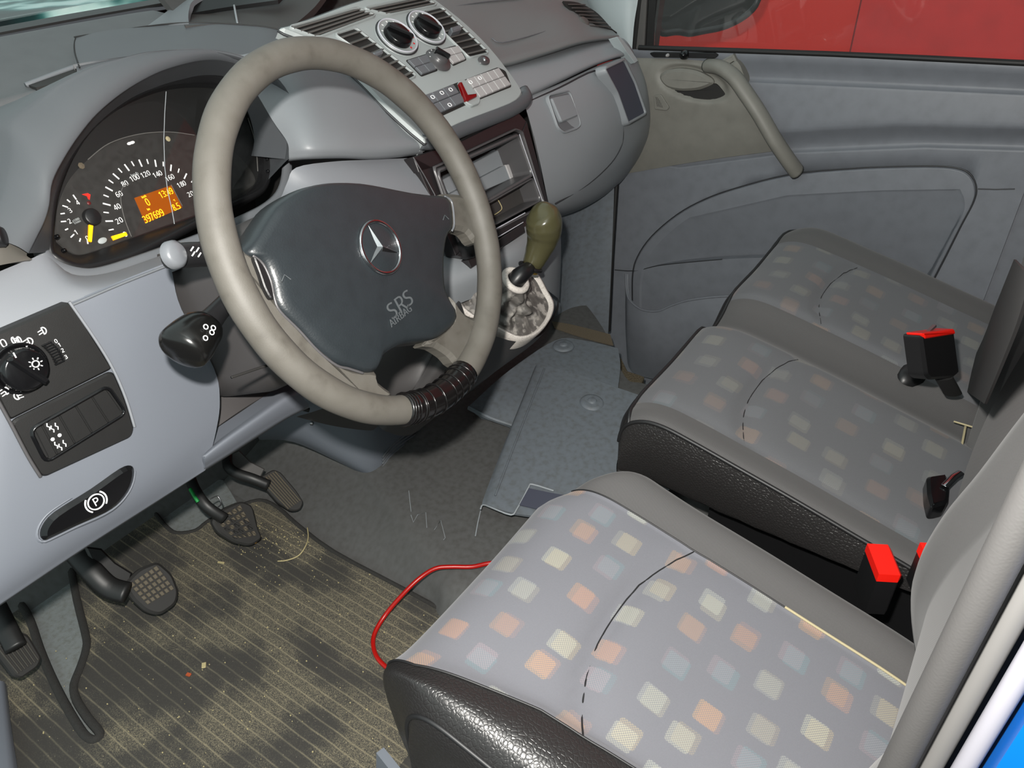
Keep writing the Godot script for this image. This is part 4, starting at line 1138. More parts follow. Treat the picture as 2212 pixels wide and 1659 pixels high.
	# ---------------------------------------------------------------- knee panel
	var kn := [[Vector3(-0.7379, 0.6618, -0.2112), Vector3(-0.7123, 0.6665, -0.2019), Vector3(-0.649, 0.6658, -0.1997), Vector3(-0.5946, 0.6651, -0.1996), Vector3(-0.5395, 0.6633, -0.1992)],
		[Vector3(-0.7431, 0.6573, -0.2041), Vector3(-0.7171, 0.6622, -0.1959), Vector3(-0.6539, 0.6588, -0.1942), Vector3(-0.5997, 0.658, -0.194), Vector3(-0.5416, 0.6524, -0.1948)],
		[Vector3(-0.7653, 0.6179, -0.1916), Vector3(-0.7404, 0.6215, -0.1821), Vector3(-0.6787, 0.6149, -0.1797), Vector3(-0.6135, 0.612, -0.1791), Vector3(-0.5491, 0.6154, -0.1849)],
		[Vector3(-0.7958, 0.5605, -0.1774), Vector3(-0.7692, 0.567, -0.1685), Vector3(-0.7058, 0.5627, -0.1666), Vector3(-0.6282, 0.5623, -0.1665), Vector3(-0.5415, 0.541, -0.1691)],
		[Vector3(-0.8226, 0.5084, -0.1663), Vector3(-0.7961, 0.5141, -0.1573), Vector3(-0.7282, 0.5093, -0.1542), Vector3(-0.6457, 0.508, -0.1539), Vector3(-0.5514, 0.5051, -0.1595)],
		[Vector3(-0.8436, 0.4639, -0.1609), Vector3(-0.8164, 0.4712, -0.1512), Vector3(-0.735, 0.4723, -0.1494), Vector3(-0.654, 0.4713, -0.1492), Vector3(-0.5712, 0.4749, -0.153)],
		[Vector3(-0.8524, 0.4374, -0.1655), Vector3(-0.825, 0.4451, -0.1549), Vector3(-0.742, 0.4457, -0.154), Vector3(-0.6607, 0.4435, -0.1535), Vector3(-0.5937, 0.4424, -0.1523)],
		[Vector3(-0.8531, 0.4209, -0.1784), Vector3(-0.8257, 0.4314, -0.1642), Vector3(-0.7412, 0.4322, -0.1634), Vector3(-0.6597, 0.4302, -0.163), Vector3(-0.5949, 0.4312, -0.1601)],
		[Vector3(-0.8455, 0.3693, -0.239), Vector3(-0.8161, 0.3828, -0.2214), Vector3(-0.7243, 0.3827, -0.2214), Vector3(-0.6358, 0.3806, -0.2209), Vector3(-0.564, 0.3792, -0.2206)]]
	part(d, "knee_panel", shell(net(kn, 5, 6), 0.006), M.knee_grey, "pale blue-grey knee panel")
	part(d, "joint_line", tube(cr([Vector3(-0.7407, 0.662, -0.2051), Vector3(-0.7146, 0.6649, -0.1985), Vector3(-0.6516, 0.6641, -0.1963), Vector3(-0.5973, 0.6636, -0.1962), Vector3(-0.5408, 0.6612, -0.1967)], 4), 0.0014, 6), M.dash_mid)
	var low := [[Vector3(-0.5903, 0.4578, -0.1555), Vector3(-0.5645, 0.4629, -0.1546), Vector3(-0.5194, 0.4652, -0.1551), Vector3(-0.4776, 0.4659, -0.1573), Vector3(-0.4452, 0.4621, -0.1605)],
		[Vector3(-0.5947, 0.4625, -0.1463), Vector3(-0.5699, 0.466, -0.145), Vector3(-0.525, 0.4673, -0.1453), Vector3(-0.4819, 0.4669, -0.1472), Vector3(-0.4484, 0.4622, -0.1503)],
		[Vector3(-0.5974, 0.4585, -0.1444), Vector3(-0.572, 0.4603, -0.1428), Vector3(-0.5272, 0.4614, -0.143), Vector3(-0.4817, 0.4594, -0.1446), Vector3(-0.4478, 0.4512, -0.148)],
		[Vector3(-0.5974, 0.4467, -0.1491), Vector3(-0.5698, 0.4471, -0.1471), Vector3(-0.5248, 0.4469, -0.1471), Vector3(-0.4779, 0.4433, -0.1484), Vector3(-0.4409, 0.4357, -0.1508)],
		[Vector3(-0.5953, 0.4315, -0.1602), Vector3(-0.5653, 0.4318, -0.1582), Vector3(-0.5185, 0.4307, -0.158), Vector3(-0.4704, 0.4274, -0.1593), Vector3(-0.4318, 0.4197, -0.1617)],
		[Vector3(-0.5645, 0.3796, -0.2207), Vector3(-0.5308, 0.3783, -0.2204), Vector3(-0.4796, 0.3771, -0.2202), Vector3(-0.4284, 0.3752, -0.2198), Vector3(-0.3892, 0.37, -0.2187)]]
	part(d, "lower_lip", shell(net(low, 4, 5), 0.005), M.knee_grey)
	part(d, "lip_floor", shell(net([[Vector3(-0.5558, 0.4541, -0.1854), Vector3(-0.5142, 0.455, -0.1856), Vector3(-0.4699, 0.4559, -0.1858), Vector3(-0.424, 0.4541, -0.1854)], [Vector3(-0.5898, 0.4554, -0.1571), Vector3(-0.5499, 0.4585, -0.1577), Vector3(-0.4928, 0.4609, -0.1582), Vector3(-0.4431, 0.4589, -0.1619)]], 3, 4), 0.004), M.knee_grey)
	# ---------------------------------------------------------------- passenger side
	var pad := [[Vector3(0.253, 0.8346, -0.47), Vector3(0.408, 0.8336, -0.47), Vector3(0.5709, 0.8172, -0.47), Vector3(0.672, 0.7817, -0.44), Vector3(0.6893, 0.7457, -0.4)],
		[Vector3(0.1993, 0.7972, -0.42), Vector3(0.3426, 0.7886, -0.425), Vector3(0.4934, 0.7729, -0.42), Vector3(0.5999, 0.7493, -0.385), Vector3(0.6587, 0.7145, -0.355)],
		[Vector3(0.1835, 0.7642, -0.365), Vector3(0.2928, 0.7529, -0.37), Vector3(0.425, 0.7478, -0.365), Vector3(0.5428, 0.7342, -0.34), Vector3(0.6573, 0.6969, -0.325)],
		[Vector3(0.1733, 0.7337, -0.315), Vector3(0.2561, 0.7246, -0.32), Vector3(0.3632, 0.7209, -0.315), Vector3(0.4931, 0.7192, -0.3), Vector3(0.6482, 0.6841, -0.297)],
		[Vector3(0.1602, 0.7214, -0.285), Vector3(0.2233, 0.7143, -0.283), Vector3(0.3399, 0.7105, -0.28), Vector3(0.4685, 0.7069, -0.275), Vector3(0.6282, 0.6852, -0.28)],
		[Vector3(0.1729, 0.7087, -0.285), Vector3(0.2285, 0.7019, -0.283), Vector3(0.3432, 0.6995, -0.28), Vector3(0.4746, 0.6965, -0.276), Vector3(0.6417, 0.6755, -0.282)],
		[Vector3(0.2353, 0.6902, -0.33), Vector3(0.2825, 0.686, -0.32), Vector3(0.3997, 0.6841, -0.315), Vector3(0.5354, 0.6812, -0.31), Vector3(0.6975, 0.6618, -0.31)]]
	part(d, "airbag_pad", MB.new().grid(net(pad, 5, 5)), M.pad_grain_lit, "padded dashboard top on the passenger side")
	part(d, "joint_line", tube(cr([Vector3(0.1905, 0.7861, -0.409), Vector3(0.3082, 0.7817, -0.411), Vector3(0.4597, 0.7696, -0.409)], 4), 0.0012, 6), M.dash_mid)
	part(d, "joint_line", tube(cr([Vector3(0.2495, 0.7379, -0.338), Vector3(0.2621, 0.7293, -0.324), Vector3(0.3596, 0.7256, -0.323), Vector3(0.4411, 0.7256, -0.322), Vector3(0.4828, 0.7289, -0.325), Vector3(0.5026, 0.7351, -0.338), Vector3(0.5174, 0.7433, -0.36)], 4), 0.0011, 6), M.dash_mid)
	var band := [[Vector3(0.2404, 0.6991, -0.31), Vector3(0.3802, 0.6912, -0.305), Vector3(0.5174, 0.6878, -0.3), Vector3(0.6629, 0.6727, -0.295), Vector3(0.6952, 0.6597, -0.295)],
		[Vector3(0.2034, 0.6953, -0.27), Vector3(0.3337, 0.6886, -0.27), Vector3(0.4669, 0.6861, -0.265), Vector3(0.6159, 0.6744, -0.262), Vector3(0.6738, 0.6577, -0.275)],
		[Vector3(0.1959, 0.6778, -0.25), Vector3(0.3144, 0.6768, -0.25), Vector3(0.452, 0.6769, -0.248), Vector3(0.5982, 0.6681, -0.246), Vector3(0.6632, 0.6479, -0.26)],
		[Vector3(0.208, 0.6567, -0.243), Vector3(0.3212, 0.6594, -0.242), Vector3(0.4572, 0.6641, -0.239), Vector3(0.5714, 0.6584, -0.239), Vector3(0.6575, 0.6384, -0.252)],
		[Vector3(0.2639, 0.637, -0.28), Vector3(0.3845, 0.6392, -0.28), Vector3(0.524, 0.6448, -0.275), Vector3(0.6338, 0.641, -0.27), Vector3(0.6954, 0.6267, -0.27)]]
	part(d, "middle_band", MB.new().grid(net(band, 5, 5)), M.glove_grey)
	var face := [[Vector3(0.2158, 0.6489, -0.26), Vector3(0.3463, 0.6464, -0.258), Vector3(0.4816, 0.6508, -0.255), Vector3(0.5709, 0.6491, -0.252), Vector3(0.6398, 0.6419, -0.25), Vector3(0.6969, 0.6167, -0.262)],
		[Vector3(0.2049, 0.6512, -0.243), Vector3(0.3214, 0.6513, -0.241), Vector3(0.4543, 0.6554, -0.238), Vector3(0.5478, 0.6522, -0.238), Vector3(0.6352, 0.6379, -0.243), Vector3(0.6962, 0.6134, -0.258)],
		[Vector3(0.1925, 0.6134, -0.218), Vector3(0.3043, 0.6089, -0.215), Vector3(0.4485, 0.6119, -0.212), Vector3(0.5568, 0.6049, -0.216), Vector3(0.6624, 0.5846, -0.23), Vector3(0.729, 0.56, -0.25)],
		[Vector3(0.1914, 0.5633, -0.202), Vector3(0.3067, 0.5538, -0.197), Vector3(0.4554, 0.5577, -0.196), Vector3(0.5895, 0.5421, -0.206), Vector3(0.6944, 0.517, -0.226), Vector3(0.7643, 0.4895, -0.25)],
		[Vector3(0.2023, 0.5085, -0.196), Vector3(0.3081, 0.4956, -0.191), Vector3(0.4467, 0.4947, -0.195), Vector3(0.5848, 0.488, -0.206), Vector3(0.6934, 0.4705, -0.226), Vector3(0.7609, 0.4414, -0.25)],
		[Vector3(0.2286, 0.459, -0.203), Vector3(0.3245, 0.4479, -0.199), Vector3(0.4489, 0.4418, -0.204), Vector3(0.5654, 0.4389, -0.215), Vector3(0.6911, 0.4353, -0.236), Vector3(0.7465, 0.4112, -0.255)],
		[Vector3(0.2879, 0.4126, -0.235), Vector3(0.3941, 0.3939, -0.232), Vector3(0.5101, 0.3855, -0.234), Vector3(0.6218, 0.3842, -0.246), Vector3(0.7339, 0.3922, -0.262), Vector3(0.7692, 0.378, -0.272)],
		[Vector3(0.4309, 0.3347, -0.32), Vector3(0.5514, 0.3143, -0.32), Vector3(0.677, 0.3064, -0.32), Vector3(0.7745, 0.3157, -0.32), Vector3(0.8412, 0.3456, -0.31), Vector3(0.8364, 0.3488, -0.3)]]
	part(d, "passenger_panel", MB.new().grid(net(face, 5, 5)), M.glove_grey)
	var lid := part(d, "glovebox_lid", tube(cr([Vector3(0.2084, 0.6474, -0.2415), Vector3(0.319, 0.6495, -0.2395), Vector3(0.448, 0.6542, -0.2365), Vector3(0.458, 0.6337, -0.2245), Vector3(0.4728, 0.6157, -0.216), Vector3(0.4898, 0.5852, -0.2075), Vector3(0.5034, 0.5552, -0.201), Vector3(0.5129, 0.5248, -0.1985), Vector3(0.5083, 0.4971, -0.1985), Vector3(0.4657, 0.4732, -0.1985), Vector3(0.3656, 0.4598, -0.1965), Vector3(0.2446, 0.46, -0.1985)], 4), 0.0017, 7), M.joint_dark, "joint round the glovebox lid")
	part(lid, "joint_line", tube(cr([Vector3(0.2113, 0.4749, -0.1985), Vector3(0.1869, 0.5727, -0.203), Vector3(0.209, 0.6436, -0.24)], 4), 0.0014, 6), M.joint_dark)
	var gh := thing("glovebox_handle", "rectangular grey glovebox handle in its shallow recess", "handle", Transform3D(Vector3(0.9994, -0.0134, -0.0306), Vector3(0, 0.9162, -0.4007), Vector3(0.0334, 0.4005, 0.9157), Vector3(0.309, 0.6146, -0.2189)))
	var ho := rounded([Vector2(-0.0429, 0.0349), Vector2(0.031, 0.0272), Vector2(0.0325, -0.0351), Vector2(0.0159, -0.0379), Vector2(-0.0283, -0.0345), Vector2(-0.0435, -0.0212)], 0.007)
	part(gh, "recess", ring([[grow(ho, -0.006), -0.006], [grow(ho, -0.0015), -0.004], [grow(ho, 0.0), 0.0035], [grow(ho, 0.0025), 0.003], [grow(ho, 0.003), -0.004]], 48), M.glove_grey)
	part(gh, "recess_floor", MB.new().plate(grow(ho, -0.002), -0.012, 0.0008), M.dash_mid)
	part(gh, "flap", MB.new().plate(rounded([Vector2(-0.0427, 0.0301), Vector2(0.0247, 0.0228), Vector2(0.029, -0.0189), Vector2(-0.0349, -0.0163)], 0.006), -0.004, 0.007, 0.0025), M.glove_grey)
	var cb := thing("dash_cubby", "narrow open pocket at the passenger end of the dashboard", "storage pocket", Transform3D(Vector3(0.9907, -0.0406, -0.13), Vector3(0, 0.9545, -0.2983), Vector3(0.1362, 0.2956, 0.9456), Vector3(0.5662, 0.5922, -0.2166)))
	var co := rounded([Vector2(-0.1204, 0.0632), Vector2(-0.0096, 0.0625), Vector2(0.0274, 0.0099), Vector2(0.0537, -0.0571), Vector2(-0.0577, -0.0526), Vector2(-0.0816, 0.0122)], 0.004)
	part(cb, "frame", ring([[grow(co, -0.003), -0.012], [grow(co, -0.001), 0.006], [co, 0.009], [grow(co, 0.005), 0.008], [grow(co, 0.0065), -0.012]], 56), M.glove_grey)
	part(cb, "pocket_floor", MB.new().plate(grow(co, -0.001), -0.02, 0.0045), M.cubby_blue)
	part(cb, "slot", MB.new().plate(rounded([Vector2(-0.0298, 0.1099), Vector2(-0.0124, 0.1075), Vector2(0.029, 0.0792), Vector2(0.0634, 0.0488), Vector2(0.0418, 0.0477), Vector2(0.0046, 0.0765)], 0.002), -0.01, 0.009, 0.001), M.pillar_trim)
	# side vent at the passenger end
	var sv := thing("side_vent", "small dark air vent at the passenger end of the dashboard", "air vent")
	part(sv, "well", shell(net([[Vector3(0.5515, 0.7548, -0.372), Vector3(0.5956, 0.7463, -0.36), Vector3(0.6397, 0.7252, -0.345), Vector3(0.663, 0.7045, -0.333)], [Vector3(0.5439, 0.7337, -0.345), Vector3(0.5762, 0.728, -0.335), Vector3(0.634, 0.7042, -0.324), Vector3(0.6705, 0.688, -0.318)], [Vector3(0.5403, 0.7124, -0.314), Vector3(0.5744, 0.7075, -0.308), Vector3(0.6427, 0.6932, -0.308), Vector3(0.6662, 0.6825, -0.303)]], 4, 4), 0.004), M.dark_inside)
	for i in 7:
		var t := i / 6.0
		var a: Vector3 = (Vector3(0.5536, 0.7466, -0.362)).lerp(Vector3(0.5506, 0.7121, -0.309), t)
		var b: Vector3 = (Vector3(0.6053, 0.7402, -0.352)).lerp(Vector3(0.6401, 0.6954, -0.309), t)
		part(sv, "vane", tube([a + V(0, 0.002, 0.002), b + V(0, 0.002, 0.002)], 0.0022, 6, false, 0.5), M.vane)
	part(sv, "vent_wheel", lathe([Vector2(0, 0.003), Vector2(0.01, 0.003), Vector2(0.012, 0)], 18, Transform3D(Basis(V(1, 0, 0), -0.9), Vector3(0.5467, 0.7215, -0.318))), M.vane)
	# ---------------------------------------------------------------- lower console
	var con := thing("lower_console", "grey lower console below the radio slot with heater housing", "console")
	part(con, "console_face", MB.new().grid(net([[Vector3(-0.1754, 0.5168, -0.2), Vector3(-0.1009, 0.5044, -0.19), Vector3(-0.0179, 0.4886, -0.18), Vector3(0.0688, 0.4749, -0.175), Vector3(0.1319, 0.4664, -0.178), Vector3(0.239, 0.4412, -0.2), Vector3(0.3472, 0.382, -0.26)],
		[Vector3(-0.2053, 0.5134, -0.175), Vector3(-0.1329, 0.502, -0.165), Vector3(-0.0528, 0.4842, -0.155), Vector3(0.0345, 0.4723, -0.152), Vector3(0.1158, 0.4525, -0.158), Vector3(0.2401, 0.4167, -0.19), Vector3(0.367, 0.3436, -0.26)],
		[Vector3(-0.218, 0.4886, -0.15), Vector3(-0.1556, 0.4845, -0.14), Vector3(-0.0814, 0.4708, -0.135), Vector3(0.0085, 0.4509, -0.135), Vector3(0.1029, 0.4164, -0.145), Vector3(0.225, 0.3672, -0.18), Vector3(0.3729, 0.2765, -0.26)],
		[Vector3(-0.2051, 0.4392, -0.14), Vector3(-0.1431, 0.441, -0.14), Vector3(-0.0777, 0.4269, -0.14), Vector3(0.0212, 0.3889, -0.145), Vector3(0.1107, 0.3564, -0.15), Vector3(0.2184, 0.2792, -0.18), Vector3(0.3679, 0.1757, -0.26)]], 5, 5)), M.glove_grey)
	part(con, "lever_housing", MB.new().grid(net([[Vector3(-0.2459, 0.3945, -0.23), Vector3(-0.2046, 0.4027, -0.19), Vector3(-0.1504, 0.4056, -0.16), Vector3(-0.149, 0.4547, -0.13), Vector3(-0.1859, 0.4545, -0.085), Vector3(-0.1515, 0.4166, -0.07), Vector3(-0.0691, 0.3586, -0.075), Vector3(0.0082, 0.3259, -0.085), Vector3(0.0787, 0.3102, -0.105), Vector3(0.1559, 0.2914, -0.14), Vector3(0.2274, 0.275, -0.18)],
		[Vector3(-0.2728, 0.3593, -0.24), Vector3(-0.2225, 0.3537, -0.2), Vector3(-0.1593, 0.3729, -0.17), Vector3(-0.1511, 0.4091, -0.15), Vector3(-0.1734, 0.401, -0.12), Vector3(-0.1427, 0.3686, -0.105), Vector3(-0.0753, 0.3248, -0.1), Vector3(0.0022, 0.2933, -0.11), Vector3(0.0634, 0.2804, -0.125), Vector3(0.1355, 0.2658, -0.15), Vector3(0.236, 0.2252, -0.19)],
		[Vector3(-0.3042, 0.305, -0.27), Vector3(-0.263, 0.3024, -0.23), Vector3(-0.2198, 0.3025, -0.19), Vector3(-0.2068, 0.3165, -0.18), Vector3(-0.2027, 0.3107, -0.165), Vector3(-0.1706, 0.2861, -0.155), Vector3(-0.1293, 0.2629, -0.15), Vector3(-0.0838, 0.2512, -0.155), Vector3(-0.0289, 0.2392, -0.165), Vector3(0.0434, 0.2199, -0.185), Vector3(0.1274, 0.1867, -0.21)],
		[Vector3(-0.3341, 0.2721, -0.33), Vector3(-0.297, 0.2456, -0.29), Vector3(-0.2467, 0.2151, -0.26), Vector3(-0.2389, 0.224, -0.25), Vector3(-0.2389, 0.2205, -0.235), Vector3(-0.2184, 0.201, -0.225), Vector3(-0.196, 0.188, -0.22), Vector3(-0.1602, 0.1773, -0.225), Vector3(-0.1103, 0.1645, -0.235), Vector3(-0.0453, 0.1407, -0.25), Vector3(0.0157, 0.1173, -0.27)]], 6, 5)), M.shroud_brown, "dark brown-grey lever housing")
	part(con, "heater_box", MB.new().grid(net([[Vector3(-0.3509, 0.2857, -0.44), Vector3(-0.2956, 0.2599, -0.42), Vector3(-0.2413, 0.2362, -0.37), Vector3(-0.2031, 0.2061, -0.335), Vector3(-0.1498, 0.1551, -0.325), Vector3(-0.051, 0.1103, -0.335), Vector3(0.063, 0.0531, -0.36)],
		[Vector3(-0.3406, 0.222, -0.45), Vector3(-0.2895, 0.2012, -0.42), Vector3(-0.2392, 0.1651, -0.365), Vector3(-0.2006, 0.1217, -0.33), Vector3(-0.1563, 0.0897, -0.32), Vector3(-0.0646, 0.0572, -0.33), Vector3(0.0576, 0.0067, -0.36)],
		[Vector3(-0.323, 0.1679, -0.47), Vector3(-0.281, 0.1547, -0.43), Vector3(-0.2401, 0.1061, -0.365), Vector3(-0.2109, 0.0674, -0.33), Vector3(-0.1786, 0.0364, -0.32), Vector3(-0.1187, 0.0196, -0.325), Vector3(0.0528, -0.0349, -0.36)],
		[Vector3(-0.3089, 0.1368, -0.49), Vector3(-0.2657, 0.1192, -0.45), Vector3(-0.226, 0.0721, -0.38), Vector3(-0.1953, 0.031, -0.345), Vector3(-0.1626, 0.0015, -0.335), Vector3(-0.0997, -0.0161, -0.34), Vector3(0.0819, -0.0765, -0.38)]], 5, 5)), M.heater_grey, "blue-grey heater housing")
	for i in 5:
		var o := i * 5.0
		part(con, "vent_rib", tube(cr([Vector3(-0.1836, 0.0568, -0.317), Vector3(-0.1496, 0.0611, -0.322), Vector3(-0.0923, 0.0546, -0.325), Vector3(-0.0198, 0.0342, -0.333), Vector3(0.0451, 0.0156, -0.343)].map(func(q): return q + V(0.0015 * i, 0.007 * i - 0.004, 0.0015)), 4), 0.0018, 6), M.button_grey)
	part(con, "perforation", tube([Vector3(-0.286, 0.2383, -0.385), Vector3(-0.274, 0.2292, -0.374)], 0.004, 6), M.dark_inside)
	part(con, "screw", lathe([Vector2(0, 0.004), Vector2(0.003, 0.003), Vector2(0.004, 0)], 12, Transform3D(Basis(), Vector3(-0.2675, 0.1926, -0.384))), M.steel)
	# passenger footwell: kick panel and side
	var kp := [Vector3(0.4324, 0.411, -0.33), Vector3(0.5227, 0.3822, -0.33), Vector3(0.5988, 0.3802, -0.3), Vector3(0.6378, 0.3872, -0.275)]
	var kq := [Vector3(0.4346, 0.2335, -0.33), Vector3(0.5309, 0.194, -0.33), Vector3(0.5971, 0.1956, -0.29), Vector3(0.6211, 0.199, -0.262)]
	var kr := [Vector3(0.4563, 0.0183, -0.335), Vector3(0.5234, -0.0225, -0.32), Vector3(0.5787, -0.0452, -0.275), Vector3(0.6033, -0.0441, -0.25)]
	solo("kick_panel", shell(net([kp, kq, kr], 4, 5), 0.012), M.cover_grey, "smooth blue-grey kick panel in the passenger footwell", "panel")
	solo("door_gap", tube([Vector3(0.6706, 0.3889, -0.285), Vector3(0.6609, 0.289, -0.281), Vector3(0.6416, 0.1631, -0.272), Vector3(0.6193, -0.0308, -0.258)], 0.006, 8), M.seal, "black strip standing in for the dark gap between kick panel and passenger door", "seal")  # dark tube added where only the unlit door gap shows
	solo("dirt_heap", shell(net([[Vector3(0.4363, 0.07, -0.3206), Vector3(0.4475, 0.07, -0.2777), Vector3(0.4543, 0.07, -0.2178), Vector3(0.4577, 0.07, -0.1724)], [Vector3(0.4195, 0.066, -0.3023), Vector3(0.4183, 0.066, -0.2476), Vector3(0.4208, 0.066, -0.1928), Vector3(0.4257, 0.066, -0.1467)]], 4, 5), 0.003), M.dirt, "brown dirt along the foot of the kick panel", "dirt")

func instruments() -> void:
	var c := thing("instrument_cluster", "lit instrument cluster with speedometer and orange odometer display", "instrument cluster", Transform3D(Vector3(0.9885, 0, -0.1514), Vector3(-0.0682, 0.8929, -0.445), Vector3(0.1352, 0.4502, 0.8826), Vector3(-0.46, 0.6556, -0.32)))
	var face := cr2([Vector2(-0.1322, 0.0287), Vector2(-0.1204, 0.0455), Vector2(-0.1004, 0.0675), Vector2(-0.0641, 0.0946), Vector2(-0.0273, 0.114), Vector2(0.0123, 0.1269), Vector2(0.0536, 0.1332), Vector2(0.1009, 0.1345), Vector2(0.1481, 0.1269), Vector2(0.1861, 0.1131), Vector2(0.205, 0.0863), Vector2(0.2001, 0.0513), Vector2(0.1875, 0.025), Vector2(0.1653, -0.0014), Vector2(0.1389, -0.0135), Vector2(0.1021, -0.015), Vector2(0.0425, -0.0119), Vector2(-0.0557, -0.0025), Vector2(-0.1135, 0.0032), Vector2(-0.1268, 0.0109), Vector2(-0.1315, 0.0218)], 3, true)
	part(c, "dial_face", MB.new().plate(face, -0.01, -0.0005), M.dial_black)
	part(c, "scale_plate", MB.new().plate(cr2([Vector2(-0.1302, 0.0306), Vector2(-0.12, 0.0453), Vector2(-0.0992, 0.0643), Vector2(-0.0749, 0.0799), Vector2(-0.0436, 0.0911), Vector2(-0.009, 0.0984), Vector2(0.0335, 0.0974), Vector2(0.0741, 0.0888), Vector2(0.1122, 0.0725), Vector2(0.1427, 0.0472), Vector2(0.1568, 0.0203), Vector2(0.1567, -0.0051), Vector2(0.1319, -0.0109), Vector2(0.0959, -0.012), Vector2(0.0436, -0.0104), Vector2(-0.055, -0.0016), Vector2(-0.1129, 0.0041), Vector2(-0.125, 0.0118), Vector2(-0.1303, 0.0235)], 3, true), -0.0005, 0.0), M.dial)
	var bz := cr2([Vector2(-0.1499, 0.022), Vector2(-0.1312, 0.0461), Vector2(-0.1096, 0.0696), Vector2(-0.0762, 0.095), Vector2(-0.0381, 0.1161), Vector2(0.0026, 0.1305), Vector2(0.047, 0.1393), Vector2(0.0958, 0.1426), Vector2(0.1545, 0.1364), Vector2(0.1993, 0.1202), Vector2(0.2149, 0.0887), Vector2(0.2031, 0.0426), Vector2(0.1855, 0.0079), Vector2(0.1682, -0.0099), Vector2(0.1411, -0.0203), Vector2(0.0858, -0.0186), Vector2(0.0273, -0.0196), Vector2(-0.0638, -0.0208), Vector2(-0.0972, -0.0167), Vector2(-0.1256, -0.0104), Vector2(-0.1392, -0.0019), Vector2(-0.1475, 0.0101)], 3, true)
	part(c, "bezel", ring([[face, -0.004], [face, 0.002], [grow(bz, -0.004), 0.014], [bz, 0.015], [grow(bz, 0.005), 0.012], [grow(bz, 0.006), -0.01]], 120), M.black_plastic, "black bezel")
	part(c, "lens", MB.new().plate(grow(face, 0.001), 0.006, 0.008), M.lens)
	# clips and reset pins on the bezel
	for q in [Vector3(-0.1365, 0.0303, 0.015), Vector3(-0.1391, 0.0152, 0.015), Vector3(0.1788, 0.0124, 0.015), Vector3(0.1691, -0.0018, 0.015), Vector3(0.1857, 0.0268, 0.015)]:
		part(c, "reset_pin", lathe([Vector2(0, 0.004), Vector2(0.002, 0.0035), Vector2(0.0025, 0)], 10, Transform3D(Basis(), q)), M.black_gloss)
	# crescent plate edges of the dial
	part(c, "dial_edge", tube(cr([Vector3(-0.0444, 0.091, 0.0012), Vector3(-0.0091, 0.0992, 0.0012), Vector3(0.0329, 0.0977, 0.0012), Vector3(0.0731, 0.0886, 0.0012), Vector3(0.1051, 0.0748, 0.0012)], 5), 0.0006, 5), M.dial_line)
	part(c, "dial_edge", tube(cr([Vector3(-0.0524, -0.0007, 0.0012), Vector3(-0.0474, 0.0183, 0.0012), Vector3(-0.0397, 0.0356, 0.0012), Vector3(-0.0312, 0.0469, 0.0012), Vector3(-0.0237, 0.0516, 0.0012), Vector3(-0.016, 0.0512, 0.0012)], 5), 0.0005, 5), M.dial_line)
	part(c, "dial_edge", tube([Vector3(0.0338, 0.0327, 0.0012), Vector3(0.031, 0.0054, 0.0012)], 0.0004, 5), M.dial_line)
	part(c, "dial_edge", tube(cr([Vector3(0.2014, 0.0704, 0.0012), Vector3(0.1897, 0.0373, 0.0012), Vector3(0.1677, 0.0041, 0.0012)], 4), 0.0007, 5), M.dial_line)
	# speedometer scale
	var r0 := 0.0712
	var marks := MB.new()
	for i in 24:
		var g := 3.0683 - 0.2817 * 0.5 * i
		var l := 0.0085 if i % 2 == 0 else 0.0058
		var a := r0 * 1.03
		var mk := MB.new().box(Vector3(a - l * 0.5, 0, 0.0005), Vector3(l, 0.0016 if i % 2 == 0 else 0.0013, 0.0006))
		marks.join(mk, Transform3D(Basis(Vector3(0, 0, 1), g), Vector3.ZERO))
	part(c, "scale_marks", marks, M.print_white, "white speedometer marks")
	for i in 11:
		var g := 3.0683 - 0.2817 * i
		var rr := 0.0555 if i >= 5 else 0.0575
		text(c, "numeral", str(i * 20), 0.0060, Vector3(cos(g) * rr, sin(g) * rr, 0.0006), M.print_white, -0.0)
	text(c, "numeral", "km/h", 0.0034, [Vector3(-0.0024, 0.0588, 0.0006)][0], M.print_grey)
	# needles
	var sp: Array = [Vector3(-0.0759, 0.0061, 0.004), Vector3(-0.0578, 0.0042, 0.004)]
	part(c, "needle", needle(sp[0], sp[1], 0.0024), M.needle, "yellow speedometer needle")
	var tn: Array = [Vector3(-0.0892, 0.0276, 0.004), Vector3(-0.1013, 0.013, 0.004)]
	part(c, "needle", needle(tn[0], tn[1], 0.0022), M.needle, "yellow rev counter needle")
	part(c, "needle_cap", lathe([Vector2(0, 0.006), Vector2(0.008, 0.0055), Vector2(0.0095, 0.004), Vector2(0.0098, 0)], 24, Transform3D(Basis(), [Vector3(-0.0812, 0.035, 0.0005)][0])), M.black_plastic)
	# rev counter
	var tm := MB.new()
	var tk: Array = [Vector3(-0.1027, 0.0118, 0.0006), Vector3(-0.1003, 0.0159, 0.0006), Vector3(-0.1093, 0.0175, 0.0006), Vector3(-0.1062, 0.0201, 0.0006), Vector3(-0.115, 0.025, 0.0006), Vector3(-0.1097, 0.0266, 0.0006), Vector3(-0.1154, 0.034, 0.0006), Vector3(-0.1118, 0.0341, 0.0006), Vector3(-0.1139, 0.0432, 0.0006), Vector3(-0.1087, 0.0416, 0.0006), Vector3(-0.1091, 0.0505, 0.0006), Vector3(-0.1047, 0.0494, 0.0006), Vector3(-0.1017, 0.0574, 0.0006), Vector3(-0.0975, 0.0536, 0.0006), Vector3(-0.0931, 0.0612, 0.0006), Vector3(-0.0918, 0.0575, 0.0006), Vector3(-0.0839, 0.0633, 0.0006), Vector3(-0.0838, 0.0577, 0.0006)]
